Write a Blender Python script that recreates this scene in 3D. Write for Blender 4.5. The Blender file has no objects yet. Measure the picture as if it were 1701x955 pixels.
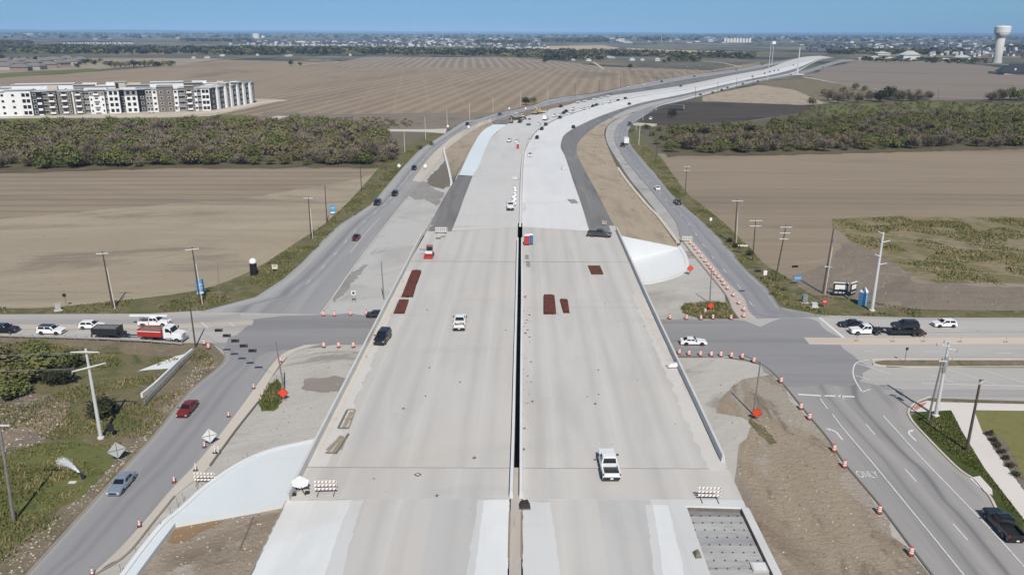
import bpy, bmesh, math, random
from mathutils import Vector, Matrix, noise
rnd = random.Random(7)
SC = bpy.context.scene
COL = SC.collection

# ------------------------------------------------------------------ camera
CAM_H, FPX, PITCH, ROLL = 54.0, 1320.0, math.atan((477.5 - 53.0) / 1320.0), math.radians(0.2)
_fw = Vector((0, math.cos(PITCH), -math.sin(PITCH)))
_up0 = Vector((0, math.sin(PITCH), math.cos(PITCH)))
_rt0 = Vector((1, 0, 0))
_rt = math.cos(ROLL) * _rt0 + math.sin(ROLL) * _up0
_up = -math.sin(ROLL) * _rt0 + math.cos(ROLL) * _up0
cam_data = bpy.data.cameras.new("camera")
cam = bpy.data.objects.new("camera", cam_data)
COL.objects.link(cam)
cam.matrix_world = Matrix(((_rt.x, _up.x, -_fw.x, 0), (_rt.y, _up.y, -_fw.y, 0), (_rt.z, _up.z, -_fw.z, CAM_H), (0, 0, 0, 1)))
cam_data.sensor_width = 36.0
cam_data.lens = 36.0 * FPX / 1701.0
cam_data.clip_start, cam_data.clip_end = 1.0, 200000.0
SC.camera = cam

# ------------------------------------------------------------------ light
SUN_EL, SUN_AZ = math.radians(47.0), math.radians(11.0)      # the sun stands behind the camera, a little to its right
sun_dir = Vector((math.sin(SUN_AZ) * math.cos(SUN_EL), -math.cos(SUN_AZ) * math.cos(SUN_EL), math.sin(SUN_EL)))
sl = bpy.data.lights.new("sun", 'SUN')
sl.energy, sl.angle, sl.color = 4.5, math.radians(0.53), (1.0, 0.945, 0.87)
so = bpy.data.objects.new("sun", sl)
so.rotation_euler = sun_dir.to_track_quat('Z', 'Y').to_euler()
so.location = (0, 0, 300)
COL.objects.link(so)
world = bpy.data.worlds.new("World")
SC.world = world
world.use_nodes = True
wn = world.node_tree
bg = wn.nodes["Background"]
sky = wn.nodes.new("ShaderNodeTexSky")
sky.sky_type = 'NISHITA'
sky.sun_disc = False
sky.sun_elevation = SUN_EL
sky.sun_rotation = math.pi - SUN_AZ
sky.altitude = 200
sky.air_density, sky.dust_density, sky.ozone_density = 0.9, 0.2, 1.6
cap = wn.nodes.new("ShaderNodeVectorMath")               # the glare band of the horizon is held to the blue the photograph shows
cap.operation = 'MINIMUM'
cap.inputs[1].default_value = (2.62, 5.1, 8.0)
wn.links.new(sky.outputs[0], cap.inputs[0])
wn.links.new(cap.outputs[0], bg.inputs[0])
bg.inputs[1].default_value = 0.084
SC.view_settings.view_transform = 'Standard'
SC.view_settings.look = 'None'
SC.view_settings.exposure = 0.0
SC.view_settings.gamma = 1.0
SC.cycles.max_bounces = 5
SC.cycles.diffuse_bounces = 2
SC.cycles.glossy_bounces = 2
SC.cycles.volume_bounces = 0

# ------------------------------------------------------------------ where a point of the photograph lies in the place
def ray(px, py):
    u, v = (px - 850.5) / FPX, (py - 477.5) / FPX
    return _rt * u + _fw - _up * v
def G(px, py, z=0.0):
    d = ray(px, py)
    dz = min(d.z, -0.0012)
    t = (z - CAM_H) / dz
    return Vector((d.x * t, d.y * t, z))
def prof(y):
    """height of the highway surface above the fields at distance y"""
    t = min(max((y - 195.0) / 235.0, 0.0), 1.0)
    return 6.5 - 6.0 * (t * t * (3 - 2 * t))
def GD(px, py, dz=0.0):
    z = 6.5
    for _ in range(25):
        p = G(px, py, z + dz)
        z = 0.5 * z + 0.5 * prof(p.y)
    p = G(px, py, z + dz)
    return p
def height_over(base, tpx, tpy):
    """height at which the vertical through base meets the sight line of (tpx, tpy)"""
    d = ray(tpx, tpy)
    t = base.y / d.y
    return CAM_H + d.z * t - base.z
def heading(px, py, qx, qy, g=G):
    a, b = g(px, py), g(qx, qy)
    return math.atan2(b.y - a.y, b.x - a.x)

# ------------------------------------------------------------------ object helpers
def tag(o, label=None, cat=None, group=None, kind=None):
    if label: o["label"] = label
    if cat: o["category"] = cat
    if group: o["group"] = group
    if kind: o["kind"] = kind
    return o
def empty(name, loc=(0, 0, 0), rz=0.0, label=None, cat=None, group=None):
    o = bpy.data.objects.new(name, None)
    COL.objects.link(o)
    o.location = loc
    o.rotation_euler = (0, 0, rz)
    return tag(o, label, cat, group)
def link_mesh(name, me, parent=None, mat=None):
    o = bpy.data.objects.new(name, me)
    COL.objects.link(o)
    if parent is not None: o.parent = parent
    if mat is not None:
        o.material_slots[0].link = 'OBJECT'
        o.material_slots[0].material = mat
    return o
def copy_tree(o, parent=None):
    c = o.copy()
    COL.objects.link(c)
    c.parent = parent
    for ch in list(o.children): copy_tree(ch, c)
    return c

class MB:
    """collects simple shapes and links them as one mesh"""
    def __init__(s): s.v, s.f, s.m = [], [], []
    def add(s, vs, fs, mi=0, M=None):
        b = len(s.v)
        s.v += [tuple(M @ Vector(p)) if M else tuple(p) for p in vs]
        s.f += [tuple(b + i for i in f) for f in fs]
        s.m += [mi] * len(fs)
        return s
    def box(s, c, d, mi=0, rz=0.0, M=None):
        x, y, z = d[0] / 2, d[1] / 2, d[2] / 2
        ca, sa = math.cos(rz), math.sin(rz)
        vs = [(c[0] + ca * a * x - sa * b * y, c[1] + sa * a * x + ca * b * y, c[2] + e * z) for e in (-1, 1) for a, b in ((-1, -1), (1, -1), (1, 1), (-1, 1))]
        return s.add(vs, [(3, 2, 1, 0), (4, 5, 6, 7), (0, 1, 5, 4), (1, 2, 6, 5), (2, 3, 7, 6), (3, 0, 4, 7)], mi, M)
    def cyl(s, p0, p1, r0, r1=None, n=8, mi=0, cap=True):
        r1 = r0 if r1 is None else r1
        p0, p1 = Vector(p0), Vector(p1)
        ax = (p1 - p0).normalized()
        a = ax.orthogonal().normalized()
        b = ax.cross(a)
        vs = []
        for p, r in ((p0, r0), (p1, r1)):
            for k in range(n):
                t = 2 * math.pi * k / n
                vs.append(p + (a * math.cos(t) + b * math.sin(t)) * r)
        fs = [(k, (k + 1) % n, n + (k + 1) % n, n + k) for k in range(n)]
        if cap: fs += [tuple(range(n - 1, -1, -1)), tuple(range(n, 2 * n))]
        return s.add(vs, fs, mi)
    def tube(s, pts, r, n=4, mi=0):
        for a, b in zip(pts[:-1], pts[1:]): s.cyl(a, b, r, r, n, mi, False)
        return s
    def lathe(s, prof_rz, n=12, mi=None, c=(0, 0, 0)):
        vs, fs, ms = [], [], []
        for r, z in prof_rz:
            for k in range(n):
                t = 2 * math.pi * k / n
                vs.append((c[0] + r * math.cos(t), c[1] + r * math.sin(t), c[2] + z))
        for j in range(len(prof_rz) - 1):
            for k in range(n):
                fs.append((j * n + k, j * n + (k + 1) % n, (j + 1) * n + (k + 1) % n, (j + 1) * n + k))
                ms.append(mi[j] if mi else 0)
        fs.append(tuple((len(prof_rz) - 1) * n + k for k in range(n))); ms.append(mi[-1] if mi else 0)
        b = len(s.v)
        s.v += vs
        s.f += [tuple(b + i for i in f) for f in fs]
        s.m += ms
        return s
    def prism(s, poly, z0, z1, mi=0):
        n = len(poly)
        vs = [(p[0], p[1], z0) for p in poly] + [(p[0], p[1], z1) for p in poly]
        fs = [tuple(range(n, 2 * n)), tuple(range(n - 1, -1, -1))] + [(k, (k + 1) % n, n + (k + 1) % n, n + k) for k in range(n)]
        return s.add(vs, fs, mi)
    def mesh(s, name, mats, smooth=False):
        me = bpy.data.meshes.new(name)
        me.from_pydata(s.v, [], s.f)
        for m in (mats if isinstance(mats, (list, tuple)) else [mats]): me.materials.append(m)
        if any(s.m): me.polygons.foreach_set("material_index", s.m)
        if smooth: me.polygons.foreach_set("use_smooth", [True] * len(s.f))
        me.update()
        return me
    def build(s, name, mats, parent=None, smooth=False):
        return link_mesh(name, s.mesh(name, mats, smooth), parent)

# ------------------------------------------------------------------ materials
MATS = {}
def pmat(name, col, rough=0.6, metal=0.0, var=0.0, scale=3.0, coat=0.0, bump=0.0, spec=0.5):
    """a solid material with a little procedural mottling"""
    if name in MATS: return MATS[name]
    m = bpy.data.materials.new(name)
    m.use_nodes = True
    n, l = m.node_tree.nodes, m.node_tree.links
    b = n["Principled BSDF"]
    b.inputs["Roughness"].default_value = rough
    b.inputs["Metallic"].default_value = metal
    b.inputs["Coat Weight"].default_value = coat
    b.inputs["Specular IOR Level"].default_value = spec
    c = (*col, 1)
    b.inputs["Base Color"].default_value = c
    if var:
        tc = n.new("ShaderNodeTexCoord")
        nz = n.new("ShaderNodeTexNoise")
        nz.inputs["Scale"].default_value = scale
        nz.inputs["Detail"].default_value = 5
        l.new(tc.outputs["Object"], nz.inputs["Vector"])
        mp = n.new("ShaderNodeMapRange")
        mp.inputs[1].default_value, mp.inputs[2].default_value = 0.3, 0.7
        mp.inputs[3].default_value, mp.inputs[4].default_value = 1 - var, 1 + var
        l.new(nz.outputs[0], mp.inputs[0])
        hv = n.new("ShaderNodeHueSaturation")
        hv.inputs["Color"].default_value = c
        l.new(mp.outputs[0], hv.inputs["Value"])
        l.new(hv.outputs[0], b.inputs["Base Color"])
        if bump:
            bp = n.new("ShaderNodeBump")
            bp.inputs["Strength"].default_value = bump
            l.new(nz.outputs[0], bp.inputs["Height"])
            l.new(bp.outputs[0], b.inputs["Normal"])
    MATS[name] = m
    return m

def gmat(name, cols, scale=0.05, rough=0.9, stretch=(1, 1, 1), rz=0.0, layers=(), bump=0.0, bscale=1.5, detail=9, lo=0.32, hi=0.68, distort=0.6, tracks=()):
    """a ground material in world metres. cols: colours blended along one noise. layers: (colour, scale, lo, hi, strength, stretch, rz) stains laid over it;
    a layer whose scale is negative is a set of lines that far apart (furrows, tyre tracks, rows)"""
    if name in MATS: return MATS[name]
    m = bpy.data.materials.new(name)
    m.use_nodes = True
    n, l = m.node_tree.nodes, m.node_tree.links
    b = n["Principled BSDF"]
    b.inputs["Roughness"].default_value = rough
    b.inputs["Specular IOR Level"].default_value = 0.2
    tc = n.new("ShaderNodeTexCoord")
    def vec(st, rot):
        mp = n.new("ShaderNodeMapping")
        mp.vector_type = 'TEXTURE' if False else 'POINT'
        mp.inputs["Rotation"].default_value = (0, 0, -rot)
        mp2 = n.new("ShaderNodeVectorMath"); mp2.operation = 'MULTIPLY'
        mp2.inputs[1].default_value = (st[0], st[1], 0.15)
        l.new(tc.outputs["Object"], mp.inputs["Vector"])
        l.new(mp.outputs[0], mp2.inputs[0])
        return mp2.outputs[0]
    def nz(sc, st, rot, det=detail, dis=distort):
        t = n.new("ShaderNodeTexNoise")
        t.inputs["Scale"].default_value = sc
        t.inputs["Detail"].default_value = det
        t.inputs["Roughness"].default_value = 0.62
        t.inputs["Distortion"].default_value = dis
        l.new(vec(st, rot), t.inputs["Vector"])
        return t.outputs[0]
    base = nz(scale, stretch, rz)
    cr = n.new("ShaderNodeValToRGB")
    el = cr.color_ramp.elements
    while len(el) < len(cols): el.new(0.5)
    for i, c in enumerate(cols):
        el[i].position = lo + (hi - lo) * i / max(len(cols) - 1, 1)
        el[i].color = (*c, 1)
    l.new(base, cr.inputs[0])
    out = cr.outputs[0]
    for col, sc, a, z, k, st, rot in layers:
        if sc < 0:
            w = n.new("ShaderNodeTexWave")
            w.wave_type, w.bands_direction, w.wave_profile = 'BANDS', 'X', 'SIN'
            w.inputs["Scale"].default_value = 0.314 / -sc
            w.inputs["Distortion"].default_value = 1.2
            w.inputs["Detail"].default_value = 3
            w.inputs["Detail Scale"].default_value = 0.6
            w.inputs["Detail Roughness"].default_value = 0.6
            l.new(vec(st, rot), w.inputs["Vector"])
            s_ = w.outputs[1]
        else:
            s_ = nz(sc, st, rot, 8)
        mr = n.new("ShaderNodeMapRange")
        mr.interpolation_type = 'SMOOTHSTEP'
        mr.inputs[1].default_value, mr.inputs[2].default_value = a, z
        mr.inputs[3].default_value, mr.inputs[4].default_value = 0.0, k
        l.new(s_, mr.inputs[0])
        mx = n.new("ShaderNodeMix")
        mx.data_type = 'RGBA'
        l.new(mr.outputs[0], mx.inputs[0])
        l.new(out, mx.inputs[6])
        mx.inputs[7].default_value = (*col, 1)
        out = mx.outputs[2]
    for u0, w, k, col in tracks:                          # dark wheel tracks worn along the road, u across it
        um = n.new("ShaderNodeUVMap"); sp = n.new("ShaderNodeSeparateXYZ"); l.new(um.outputs[0], sp.inputs[0])
        wob = n.new("ShaderNodeMath"); wob.operation = 'MULTIPLY_ADD'; wob.inputs[1].default_value = 0.024; wob.inputs[2].default_value = -0.012 - u0
        l.new(nz(0.03, (1, 1, 1), 0, 3), wob.inputs[0])
        ad = n.new("ShaderNodeMath"); ad.operation = 'ADD'; l.new(sp.outputs[0], ad.inputs[0]); l.new(wob.outputs[0], ad.inputs[1])
        ab = n.new("ShaderNodeMath"); ab.operation = 'ABSOLUTE'; l.new(ad.outputs[0], ab.inputs[0])
        mr = n.new("ShaderNodeMapRange"); mr.interpolation_type = 'SMOOTHSTEP'
        mr.inputs[1].default_value, mr.inputs[2].default_value, mr.inputs[3].default_value, mr.inputs[4].default_value = w, 0.0, 0.0, k
        l.new(ab.outputs[0], mr.inputs[0])
        ml = n.new("ShaderNodeMath"); ml.operation = 'MULTIPLY'; ml.use_clamp = True; l.new(mr.outputs[0], ml.inputs[0])
        m2 = n.new("ShaderNodeMapRange"); m2.inputs[1].default_value, m2.inputs[2].default_value, m2.inputs[3].default_value, m2.inputs[4].default_value = 0.3, 0.6, 0.55, 1.15
        l.new(nz(0.35, (0.15, 1, 1), rz, 6), m2.inputs[0]); l.new(m2.outputs[0], ml.inputs[1])
        mx = n.new("ShaderNodeMix"); mx.data_type = 'RGBA'; l.new(ml.outputs[0], mx.inputs[0]); l.new(out, mx.inputs[6]); mx.inputs[7].default_value = (*col, 1)
        out = mx.outputs[2]
    l.new(out, b.inputs["Base Color"])
    if bump:
        t = nz(bscale, (1, 1, 1), 0, 6)
        bp = n.new("ShaderNodeBump")
        bp.inputs["Strength"].default_value = bump
        bp.inputs["Distance"].default_value = 0.4
        l.new(t, bp.inputs["Height"])
        l.new(bp.outputs[0], b.inputs["Normal"])
    MATS[name] = m
    return m

def lin(r, g, b_):
    """an sRGB colour picked by eye, as the linear base colour of a surface that shows it in this sun"""
    f = lambda c: ((c / 255 + 0.055) / 1.055) ** 2.4 if c > 10 else c / 3294
    return (f(r) * 0.88, f(g) * 0.885, f(b_) * 0.875)

# ------------------------------------------------------------------ flat sheets and strips
def smooth_line(pts, n=6):
    """Catmull-Rom through world points"""
    P = [Vector(p) for p in pts]
    if len(P) < 3: return P
    P = [2 * P[0] - P[1]] + P + [2 * P[-1] - P[-2]]
    out = []
    for i in range(1, len(P) - 2):
        p0, p1, p2, p3 = P[i - 1], P[i], P[i + 1], P[i + 2]
        for k in range(n):
            t = k / n
            out.append(0.5 * ((2 * p1) + (-p0 + p2) * t + (2 * p0 - 5 * p1 + 4 * p2 - p3) * t * t + (-p0 + 3 * p1 - 3 * p2 + p3) * t ** 3))
    out.append(P[-2])
    return out
def resample(P, n):
    d = [0.0]
    for a, b in zip(P[:-1], P[1:]): d.append(d[-1] + (b - a).length)
    out, j = [], 0
    for k in range(n):
        s = d[-1] * k / (n - 1)
        while j < len(d) - 2 and d[j + 1] < s: j += 1
        seg = d[j + 1] - d[j]
        out.append(P[j].lerp(P[j + 1], (s - d[j]) / seg if seg > 1e-9 else 0))
    return out
def L(px, z=0.0, n=6, g=G): return smooth_line([g(x, y, z) for x, y in px], n)
LY = {}
def sheet(name, px, mat, z, label=None, rough_edge=0.0, kind='structure'):
    """a flat ground patch outlined by photograph points; rough_edge metres of ragged outline"""
    P = [G(x, y, z) for x, y in px]
    if rough_edge:
        Q = []
        for a, b in zip(P, P[1:] + P[:1]):
            n_ = max(1, min(60, int((b - a).length / max(rough_edge * 1.5, 0.6))))
            for k in range(n_): Q.append(a.lerp(b, k / n_))
        P = []
        for q in Q:
            o = noise.noise_vector(Vector((q.x, q.y, 0)) * (0.45 / rough_edge)) + 0.6 * noise.noise_vector(Vector((q.x, q.y, 3)) * (1.3 / rough_edge))
            P.append(Vector((q.x + o.x * rough_edge, q.y + o.y * rough_edge, z)))
    me = bpy.data.meshes.new(name)
    me.from_pydata([tuple(p) for p in P], [], [tuple(range(len(P)))])
    if me.polygons[0].normal.z < 0: me.flip_normals()
    me.materials.append(mat)
    o = link_mesh(name, me)
    return tag(o, label, None, None, kind)
def strip(name, A, B, mat, n=60, dz=0.0, kind='structure'):
    """a surface between two world polylines"""
    A, B = resample(A, n), resample(B, n)
    mb = MB()
    mb.v = [(p.x, p.y, p.z + dz) for p in A] + [(p.x, p.y, p.z + dz) for p in B]
    mb.f = [(k, n + k, n + k + 1, k + 1) for k in range(n - 1)]
    mb.m = [0] * (n - 1)
    me = mb.mesh(name, mat)
    uv = me.uv_layers.new(name="UVMap")
    for lp in me.loops:
        i = lp.vertex_index
        uv.data[lp.index].uv = (0.0 if i < n else 1.0, (i % n) / (n - 1))
    if len(me.polygons) and me.polygons[0].normal.z < 0: me.flip_normals()
    o = link_mesh(name, me)
    return tag(o, kind=kind)
def offset(P, w):
    """shift a polyline sideways by w metres (positive: to the right of travel)"""
    out = []
    for i, p in enumerate(P):
        a, b = P[max(i - 1, 0)], P[min(i + 1, len(P) - 1)]
        d = (b - a); d.z = 0
        d.normalize()
        out.append(Vector((p.x + d.y * w, p.y - d.x * w, p.z)))
    return out
def ribbon_mb(P, w, h, mb=None, base=0.0, top_w=None):
    """a kerb or low wall of width w and height h along a polyline, butted segments"""
    mb = mb or MB()
    tw = w if top_w is None else top_w
    A, B, C, D = offset(P, -w / 2), offset(P, w / 2), offset(P, tw / 2), offset(P, -tw / 2)
    n = len(P)
    b = len(mb.v)
    for i in range(n):
        mb.v += [(A[i].x, A[i].y, A[i].z + base), (B[i].x, B[i].y, B[i].z + base), (C[i].x, C[i].y, C[i].z + base + h), (D[i].x, D[i].y, D[i].z + base + h)]
    for i in range(n - 1):
        q, r = b + 4 * i, b + 4 * i + 4
        mb.f += [(q + 1, r + 1, r + 2, q + 2), (q + 2, r + 2, r + 3, q + 3), (q + 3, r + 3, r, q)]
        mb.m += [0] * 3
    mb.f += [(b, b + 1, b + 2, b + 3), (b + 4 * n - 1, b + 4 * n - 2, b + 4 * n - 3, b + 4 * n - 4)]
    mb.m += [0, 0]
    return mb
ONES = "first second third fourth fifth sixth seventh eighth ninth tenth eleventh twelfth thirteenth fourteenth fifteenth sixteenth seventeenth eighteenth nineteenth".split()
TENS = {2: "twent", 3: "thirt", 4: "fort", 5: "fift", 6: "sixt", 7: "sevent", 8: "eight", 9: "ninet"}
def nth(k):
    if k < 20: return ONES[k - 1]
    if k < 100: return TENS[k // 10] + ("ieth" if k % 10 == 0 else "y-" + ONES[k % 10 - 1])
    return "hundred-" + nth(k - 100) if k > 100 else "hundredth"
# ------------------------------------------------------------------ surfaces of the place
H_HW = math.radians(89.1)                                            # the highway runs almost straight away from the camera
H_LF = heading(164, 823, 364, 609)                                   # frontage road on the west side
H_RF = heading(1549, 955, 1305, 632)                                 # frontage road on the east side
dirt_dark, dirt_tan, grass_c = lin(118, 106, 92), lin(176, 160, 138), lin(92, 98, 58)
M_ground = gmat("ground_mat", [lin(74, 80, 66), lin(128, 117, 104), lin(96, 96, 78), lin(146, 132, 112), lin(78, 82, 70)], 0.0011, detail=3, stretch=(1, 1.0, 1), distort=0.2,
                layers=[(lin(56, 66, 58), 0.004, 0.52, 0.56, 0.85, (1, 0.6, 1), 0.2), (lin(160, 150, 135), 0.0023, 0.6, 0.62, 0.8, (1, 1, 1), 0.6), (lin(70, 78, 66), 0.02, 0.56, 0.62, 0.7, (1, 1, 1), 0)])
LN1, LN2 = math.radians(83.0 - 90), math.radians(97.0 - 90)
M_field_n = gmat("field_north_mat", [lin(142, 125, 106), lin(155, 138, 117), lin(133, 117, 101)], 0.012, stretch=(0.2, 1, 1), rz=math.radians(83),
                 layers=[(lin(112, 98, 86), -13.0, 0.30, 0.02, 0.25, (1, 0.35, 1), LN1), (lin(172, 154, 132), -13.0, 0.74, 0.99, 0.5, (1, 0.35, 1), LN1), 
                         (lin(176, 160, 138), -27.0, 0.96, 1.0, 0.2, (1, 0.35, 1), LN2), (lin(120, 106, 94), 0.02, 0.55, 0.7, 0.5, (0.25, 1, 1), 1.45), (lin(112, 104, 96), 0.006, 0.58, 0.66, 0.5, (1, .5, 1), 0.1), (lin(158, 143, 124), 0.25, .58, .7, .4, (.3, 1, 1), 1.45)])
M_field_n2 = gmat("field_upper_mat", [lin(140, 127, 113), lin(148, 135, 120), lin(132, 121, 109)], 0.02, stretch=(0.3, 1, 1), rz=1.6,
                  layers=[(lin(174, 162, 144), -15.0, 0.70, 0.98, 0.55, (1, .35, 1), math.radians(3)), (lin(118, 107, 97), -15.0, .3, .02, .35, (1, .35, 1), math.radians(3))])
M_field_l = gmat("field_left_mat", [lin(150, 137, 118), lin(170, 157, 136), lin(160, 147, 127), lin(177, 164, 143)], 0.03, stretch=(0.25, 1, 1), rz=0.02,
                 layers=[(lin(120, 108, 97), 0.05, 0.54, 0.66, 0.6, (0.3, 1, 1), 0.05), (lin(172, 160, 140), 0.9, 0.58, 0.72, 0.55, (0.5, 1, 1), 0), (lin(108, 112, 74), 0.045, 0.66, 0.74, 0.5, (0.5, 1, 1), 0), (lin(112, 102, 92), 0.6, 0.58, 0.7, 0.35, (1, 1, 1), 0)], bump=0.25)
M_field_l2 = gmat("field_left_rows_mat", [lin(146, 131, 112), lin(158, 143, 122), lin(136, 123, 107)], 0.03, stretch=(0.2, 1, 1), rz=0.02,
                  layers=[(lin(112, 102, 94), -9.0, 0.70, 0.95, 0.4, (1, 1, 1), 0.03 - math.pi / 2), (lin(124, 113, 100), -3.1, 0.6, 0.9, 0.25, (1, 1, 1), 0.03 - math.pi / 2), (lin(116, 108, 100), 0.05, 0.56, 0.7, 0.45, (0.15, 1, 1), 0.02), (lin(170, 158, 138), 0.8, 0.6, 0.75, 0.4, (0.4, 1, 1), 0)], bump=0.25)
M_field_r = gmat("field_right_mat", [lin(141, 127, 109), lin(151, 137, 117), lin(132, 119, 102)], 0.03, stretch=(0.12, 1, 1), rz=-0.02,
                 layers=[(lin(158, 144, 130), -8.5, 0.78, 0.97, 0.35, (1, 1, 1), -0.03 - math.pi / 2), (lin(122, 111, 102), 0.06, 0.55, 0.7, 0.45, (0.12, 1, 1), -0.02), (lin(162, 150, 136), 0.8, 0.6, 0.75, 0.3, (0.4, 1, 1), 0)], bump=0.2)
M_field_rf = gmat("field_right_far_mat", [lin(130, 120, 111), lin(140, 128, 116), lin(120, 111, 104)], 0.012, stretch=(0.15, 1, 1), rz=-0.5,
                  layers=[(lin(158, 146, 132), -40.0, 0.75, 0.98, 0.35, (1, 1, 1), -0.5 - math.pi / 2)])
M_disturbed = gmat("bare_soil_mat", [lin(126, 115, 104), lin(138, 126, 113), lin(116, 106, 97)], 0.06, rz=0.6, stretch=(0.4, 1, 1), layers=[(lin(160, 146, 128), 0.2, 0.56, 0.7, 0.5, (0.4, 1, 1), 0.8), (lin(98, 92, 90), 0.5, 0.58, 0.7, 0.4, (0.5, 1, 1), 0.7)], bump=0.4)
M_tan = gmat("tan_soil_mat", [lin(152, 138, 120), lin(176, 161, 141), lin(164, 148, 128)], 0.08, rz=1.5, stretch=(0.4, 1, 1), layers=[(lin(132, 120, 104), 0.2, 0.56, 0.68, 0.6, (0.5, 1, 1), 1.2), (lin(196, 184, 168), 0.5, 0.6, 0.75, 0.5, (1, 1, 1), 0)], bump=0.5)
M_verge = gmat("verge_mat", [lin(110, 104, 76), lin(98, 100, 62), lin(122, 112, 84), lin(84, 92, 54)], 0.16, layers=[(lin(138, 126, 104), 0.35, 0.57, 0.66, 0.75, (1, 1, 1), 0), (lin(72, 84, 44), 0.25, 0.58, 0.68, 0.7, (1, 1, 1), 0)], bump=0.6)
M_dry = gmat("dry_scrub_mat", [lin(116, 104, 88), lin(134, 122, 102), lin(102, 96, 74)], 0.12, layers=[(lin(96, 98, 60), 0.2, 0.54, 0.64, 0.7, (1, 1, 1), 0), (lin(170, 156, 136), 0.6, 0.6, 0.7, 0.6, (1, 1, 1), 0), (lin(92, 84, 74), 0.9, 0.58, 0.7, 0.6, (1, 1, 1), 0)], bump=0.6)
M_rich = gmat("green_grass_mat", [lin(96, 102, 54), lin(110, 112, 66), lin(86, 94, 48)], 0.2, layers=[(lin(128, 118, 82), 0.3, 0.52, 0.68, 0.6, (1, 1, 1), 0), (lin(62, 76, 34), 0.5, 0.56, 0.66, 0.6, (1, 1, 1), 0)], bump=0.6)
M_lawn = gmat("lawn_mat", [lin(118, 116, 66), lin(128, 124, 78), lin(108, 108, 58)], 0.15, layers=[(lin(96, 100, 52), 0.5, 0.58, 0.7, 0.4, (1, 1, 1), 0)], bump=0.3)
M_lawn2 = gmat("turf_mat", [lin(64, 76, 36), lin(78, 86, 44), lin(58, 70, 34)], 0.2, layers=[(lin(92, 94, 54), 0.5, 0.58, 0.7, 0.5, (1, 1, 1), 0)], bump=0.4)
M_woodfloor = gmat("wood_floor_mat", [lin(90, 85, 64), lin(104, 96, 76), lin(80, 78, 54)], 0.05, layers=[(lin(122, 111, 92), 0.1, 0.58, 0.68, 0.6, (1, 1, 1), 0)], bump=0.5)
M_oldgrass = gmat("meadow_mat", [lin(116, 116, 72), lin(104, 108, 62), lin(130, 124, 86)], 0.04, stretch=(0.4, 1, 1), layers=[(lin(90, 96, 54), 0.15, 0.55, 0.68, 0.6, (1, 1, 1), 0)], bump=0.4)
M_dark_soil = gmat("dark_soil_mat", [lin(74, 66, 60), lin(84, 76, 68), lin(64, 58, 54)], 0.05, stretch=(0.3, 1, 1), layers=[(lin(104, 96, 90), 0.05, 0.58, 0.7, 0.6, (0.2, 1, 1), 0.1)], bump=0.3)
M_pad = gmat("pale_pad_mat", [lin(182, 170, 152), lin(196, 184, 166), lin(166, 154, 138)], 0.06, layers=[(lin(140, 130, 118), 0.2, 0.58, 0.7, 0.5, (1, 1, 1), 0)])
M_gravel = gmat("site_gravel_mat", [lin(178, 173, 167), lin(190, 186, 180), lin(168, 162, 155)], 0.07, rz=0.6, stretch=(0.4, 1, 1),
                layers=[(lin(142, 134, 126), 0.09, 0.575, 0.66, 0.75, (0.45, 1, 1), 0.4), (lin(204, 199, 192), 0.3, 0.58, 0.72, 0.5, (0.4, 1, 1), 0.7), (lin(150, 143, 136), 0.7, 0.6, 0.72, 0.4, (0.25, 1, 1), 0.8)], bump=0.35)
M_mud = gmat("mud_mat", [lin(150, 136, 118), lin(163, 149, 131), lin(136, 122, 106)], 0.09, rz=H_RF, stretch=(0.35, 1, 1),
             layers=[(lin(172, 164, 153), 0.10, 0.53, 0.62, 0.75, (0.35, 1, 1), H_RF + 0.2), (lin(112, 99, 85), 0.14, 0.55, 0.66, 0.6, (0.4, 1, 1), H_RF + 0.1), (lin(98, 98, 64), 0.5, 0.64, 0.7, 0.6, (1, 1, 1), 0), (lin(100, 88, 76), 0.25, 0.56, 0.66, 0.6, (0.3, 1, 1), H_RF), (lin(164, 148, 126), 0.8, 0.57, 0.68, 0.5, (0.3, 1, 1), H_RF), (lin(92, 94, 62), 0.3, 0.67, 0.72, 0.6, (1, 1, 1), 0)], bump=0.7)
M_orange_mud = gmat("clay_mat", [lin(148, 122, 94), lin(140, 114, 86)], 0.1, layers=[(lin(120, 102, 80), 0.5, 0.58, 0.7, 0.5, (1, 1, 1), 0)], bump=0.2)
def road_mat(name, c, rz, worn, k=0.5, tracks=()):
    d = tuple(v * 0.74 for v in c); e = tuple(v * 1.10 for v in c)
    return gmat(name, [tuple(v * 0.93 for v in c), c, tuple(v * 1.05 for v in c)], 0.08, stretch=(0.15, 1, 1), rz=rz,
                layers=[(d, 0.22, 0.48, 0.62, k, (0.03, 1, 1), rz), (e, 0.30, 0.52, 0.66, k, (0.05, 1, 1), rz), (worn, 0.05, 0.58, 0.72, 0.55, (0.5, 1, 1), rz), (d, 2.5, 0.6, 0.75, 0.3, (1, 1, 1), 0), (worn, 1.1, 0.62, 0.74, 0.35, (0.3, 1, 1), rz)], tracks=tracks)
M_road_l = road_mat("frontage_west_mat", lin(152, 151, 152), H_LF, lin(176, 170, 164), 0.5, [(0.30, 0.10, 0.5, lin(128, 127, 130)), (0.48, 0.08, 0.5, lin(128, 127, 130)), (0.02, 0.08, 0.5, lin(176, 172, 168))])
M_road_ln = road_mat("frontage_west_north_mat", lin(160, 159, 159), heading(549, 500, 675, 331), lin(180, 174, 168), 0.5, [(0.34, 0.09, 0.7, lin(126, 126, 130)), (0.52, 0.07, 0.45, lin(134, 133, 136)), (0.12, 0.12, 0.6, lin(182, 179, 176))])
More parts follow.
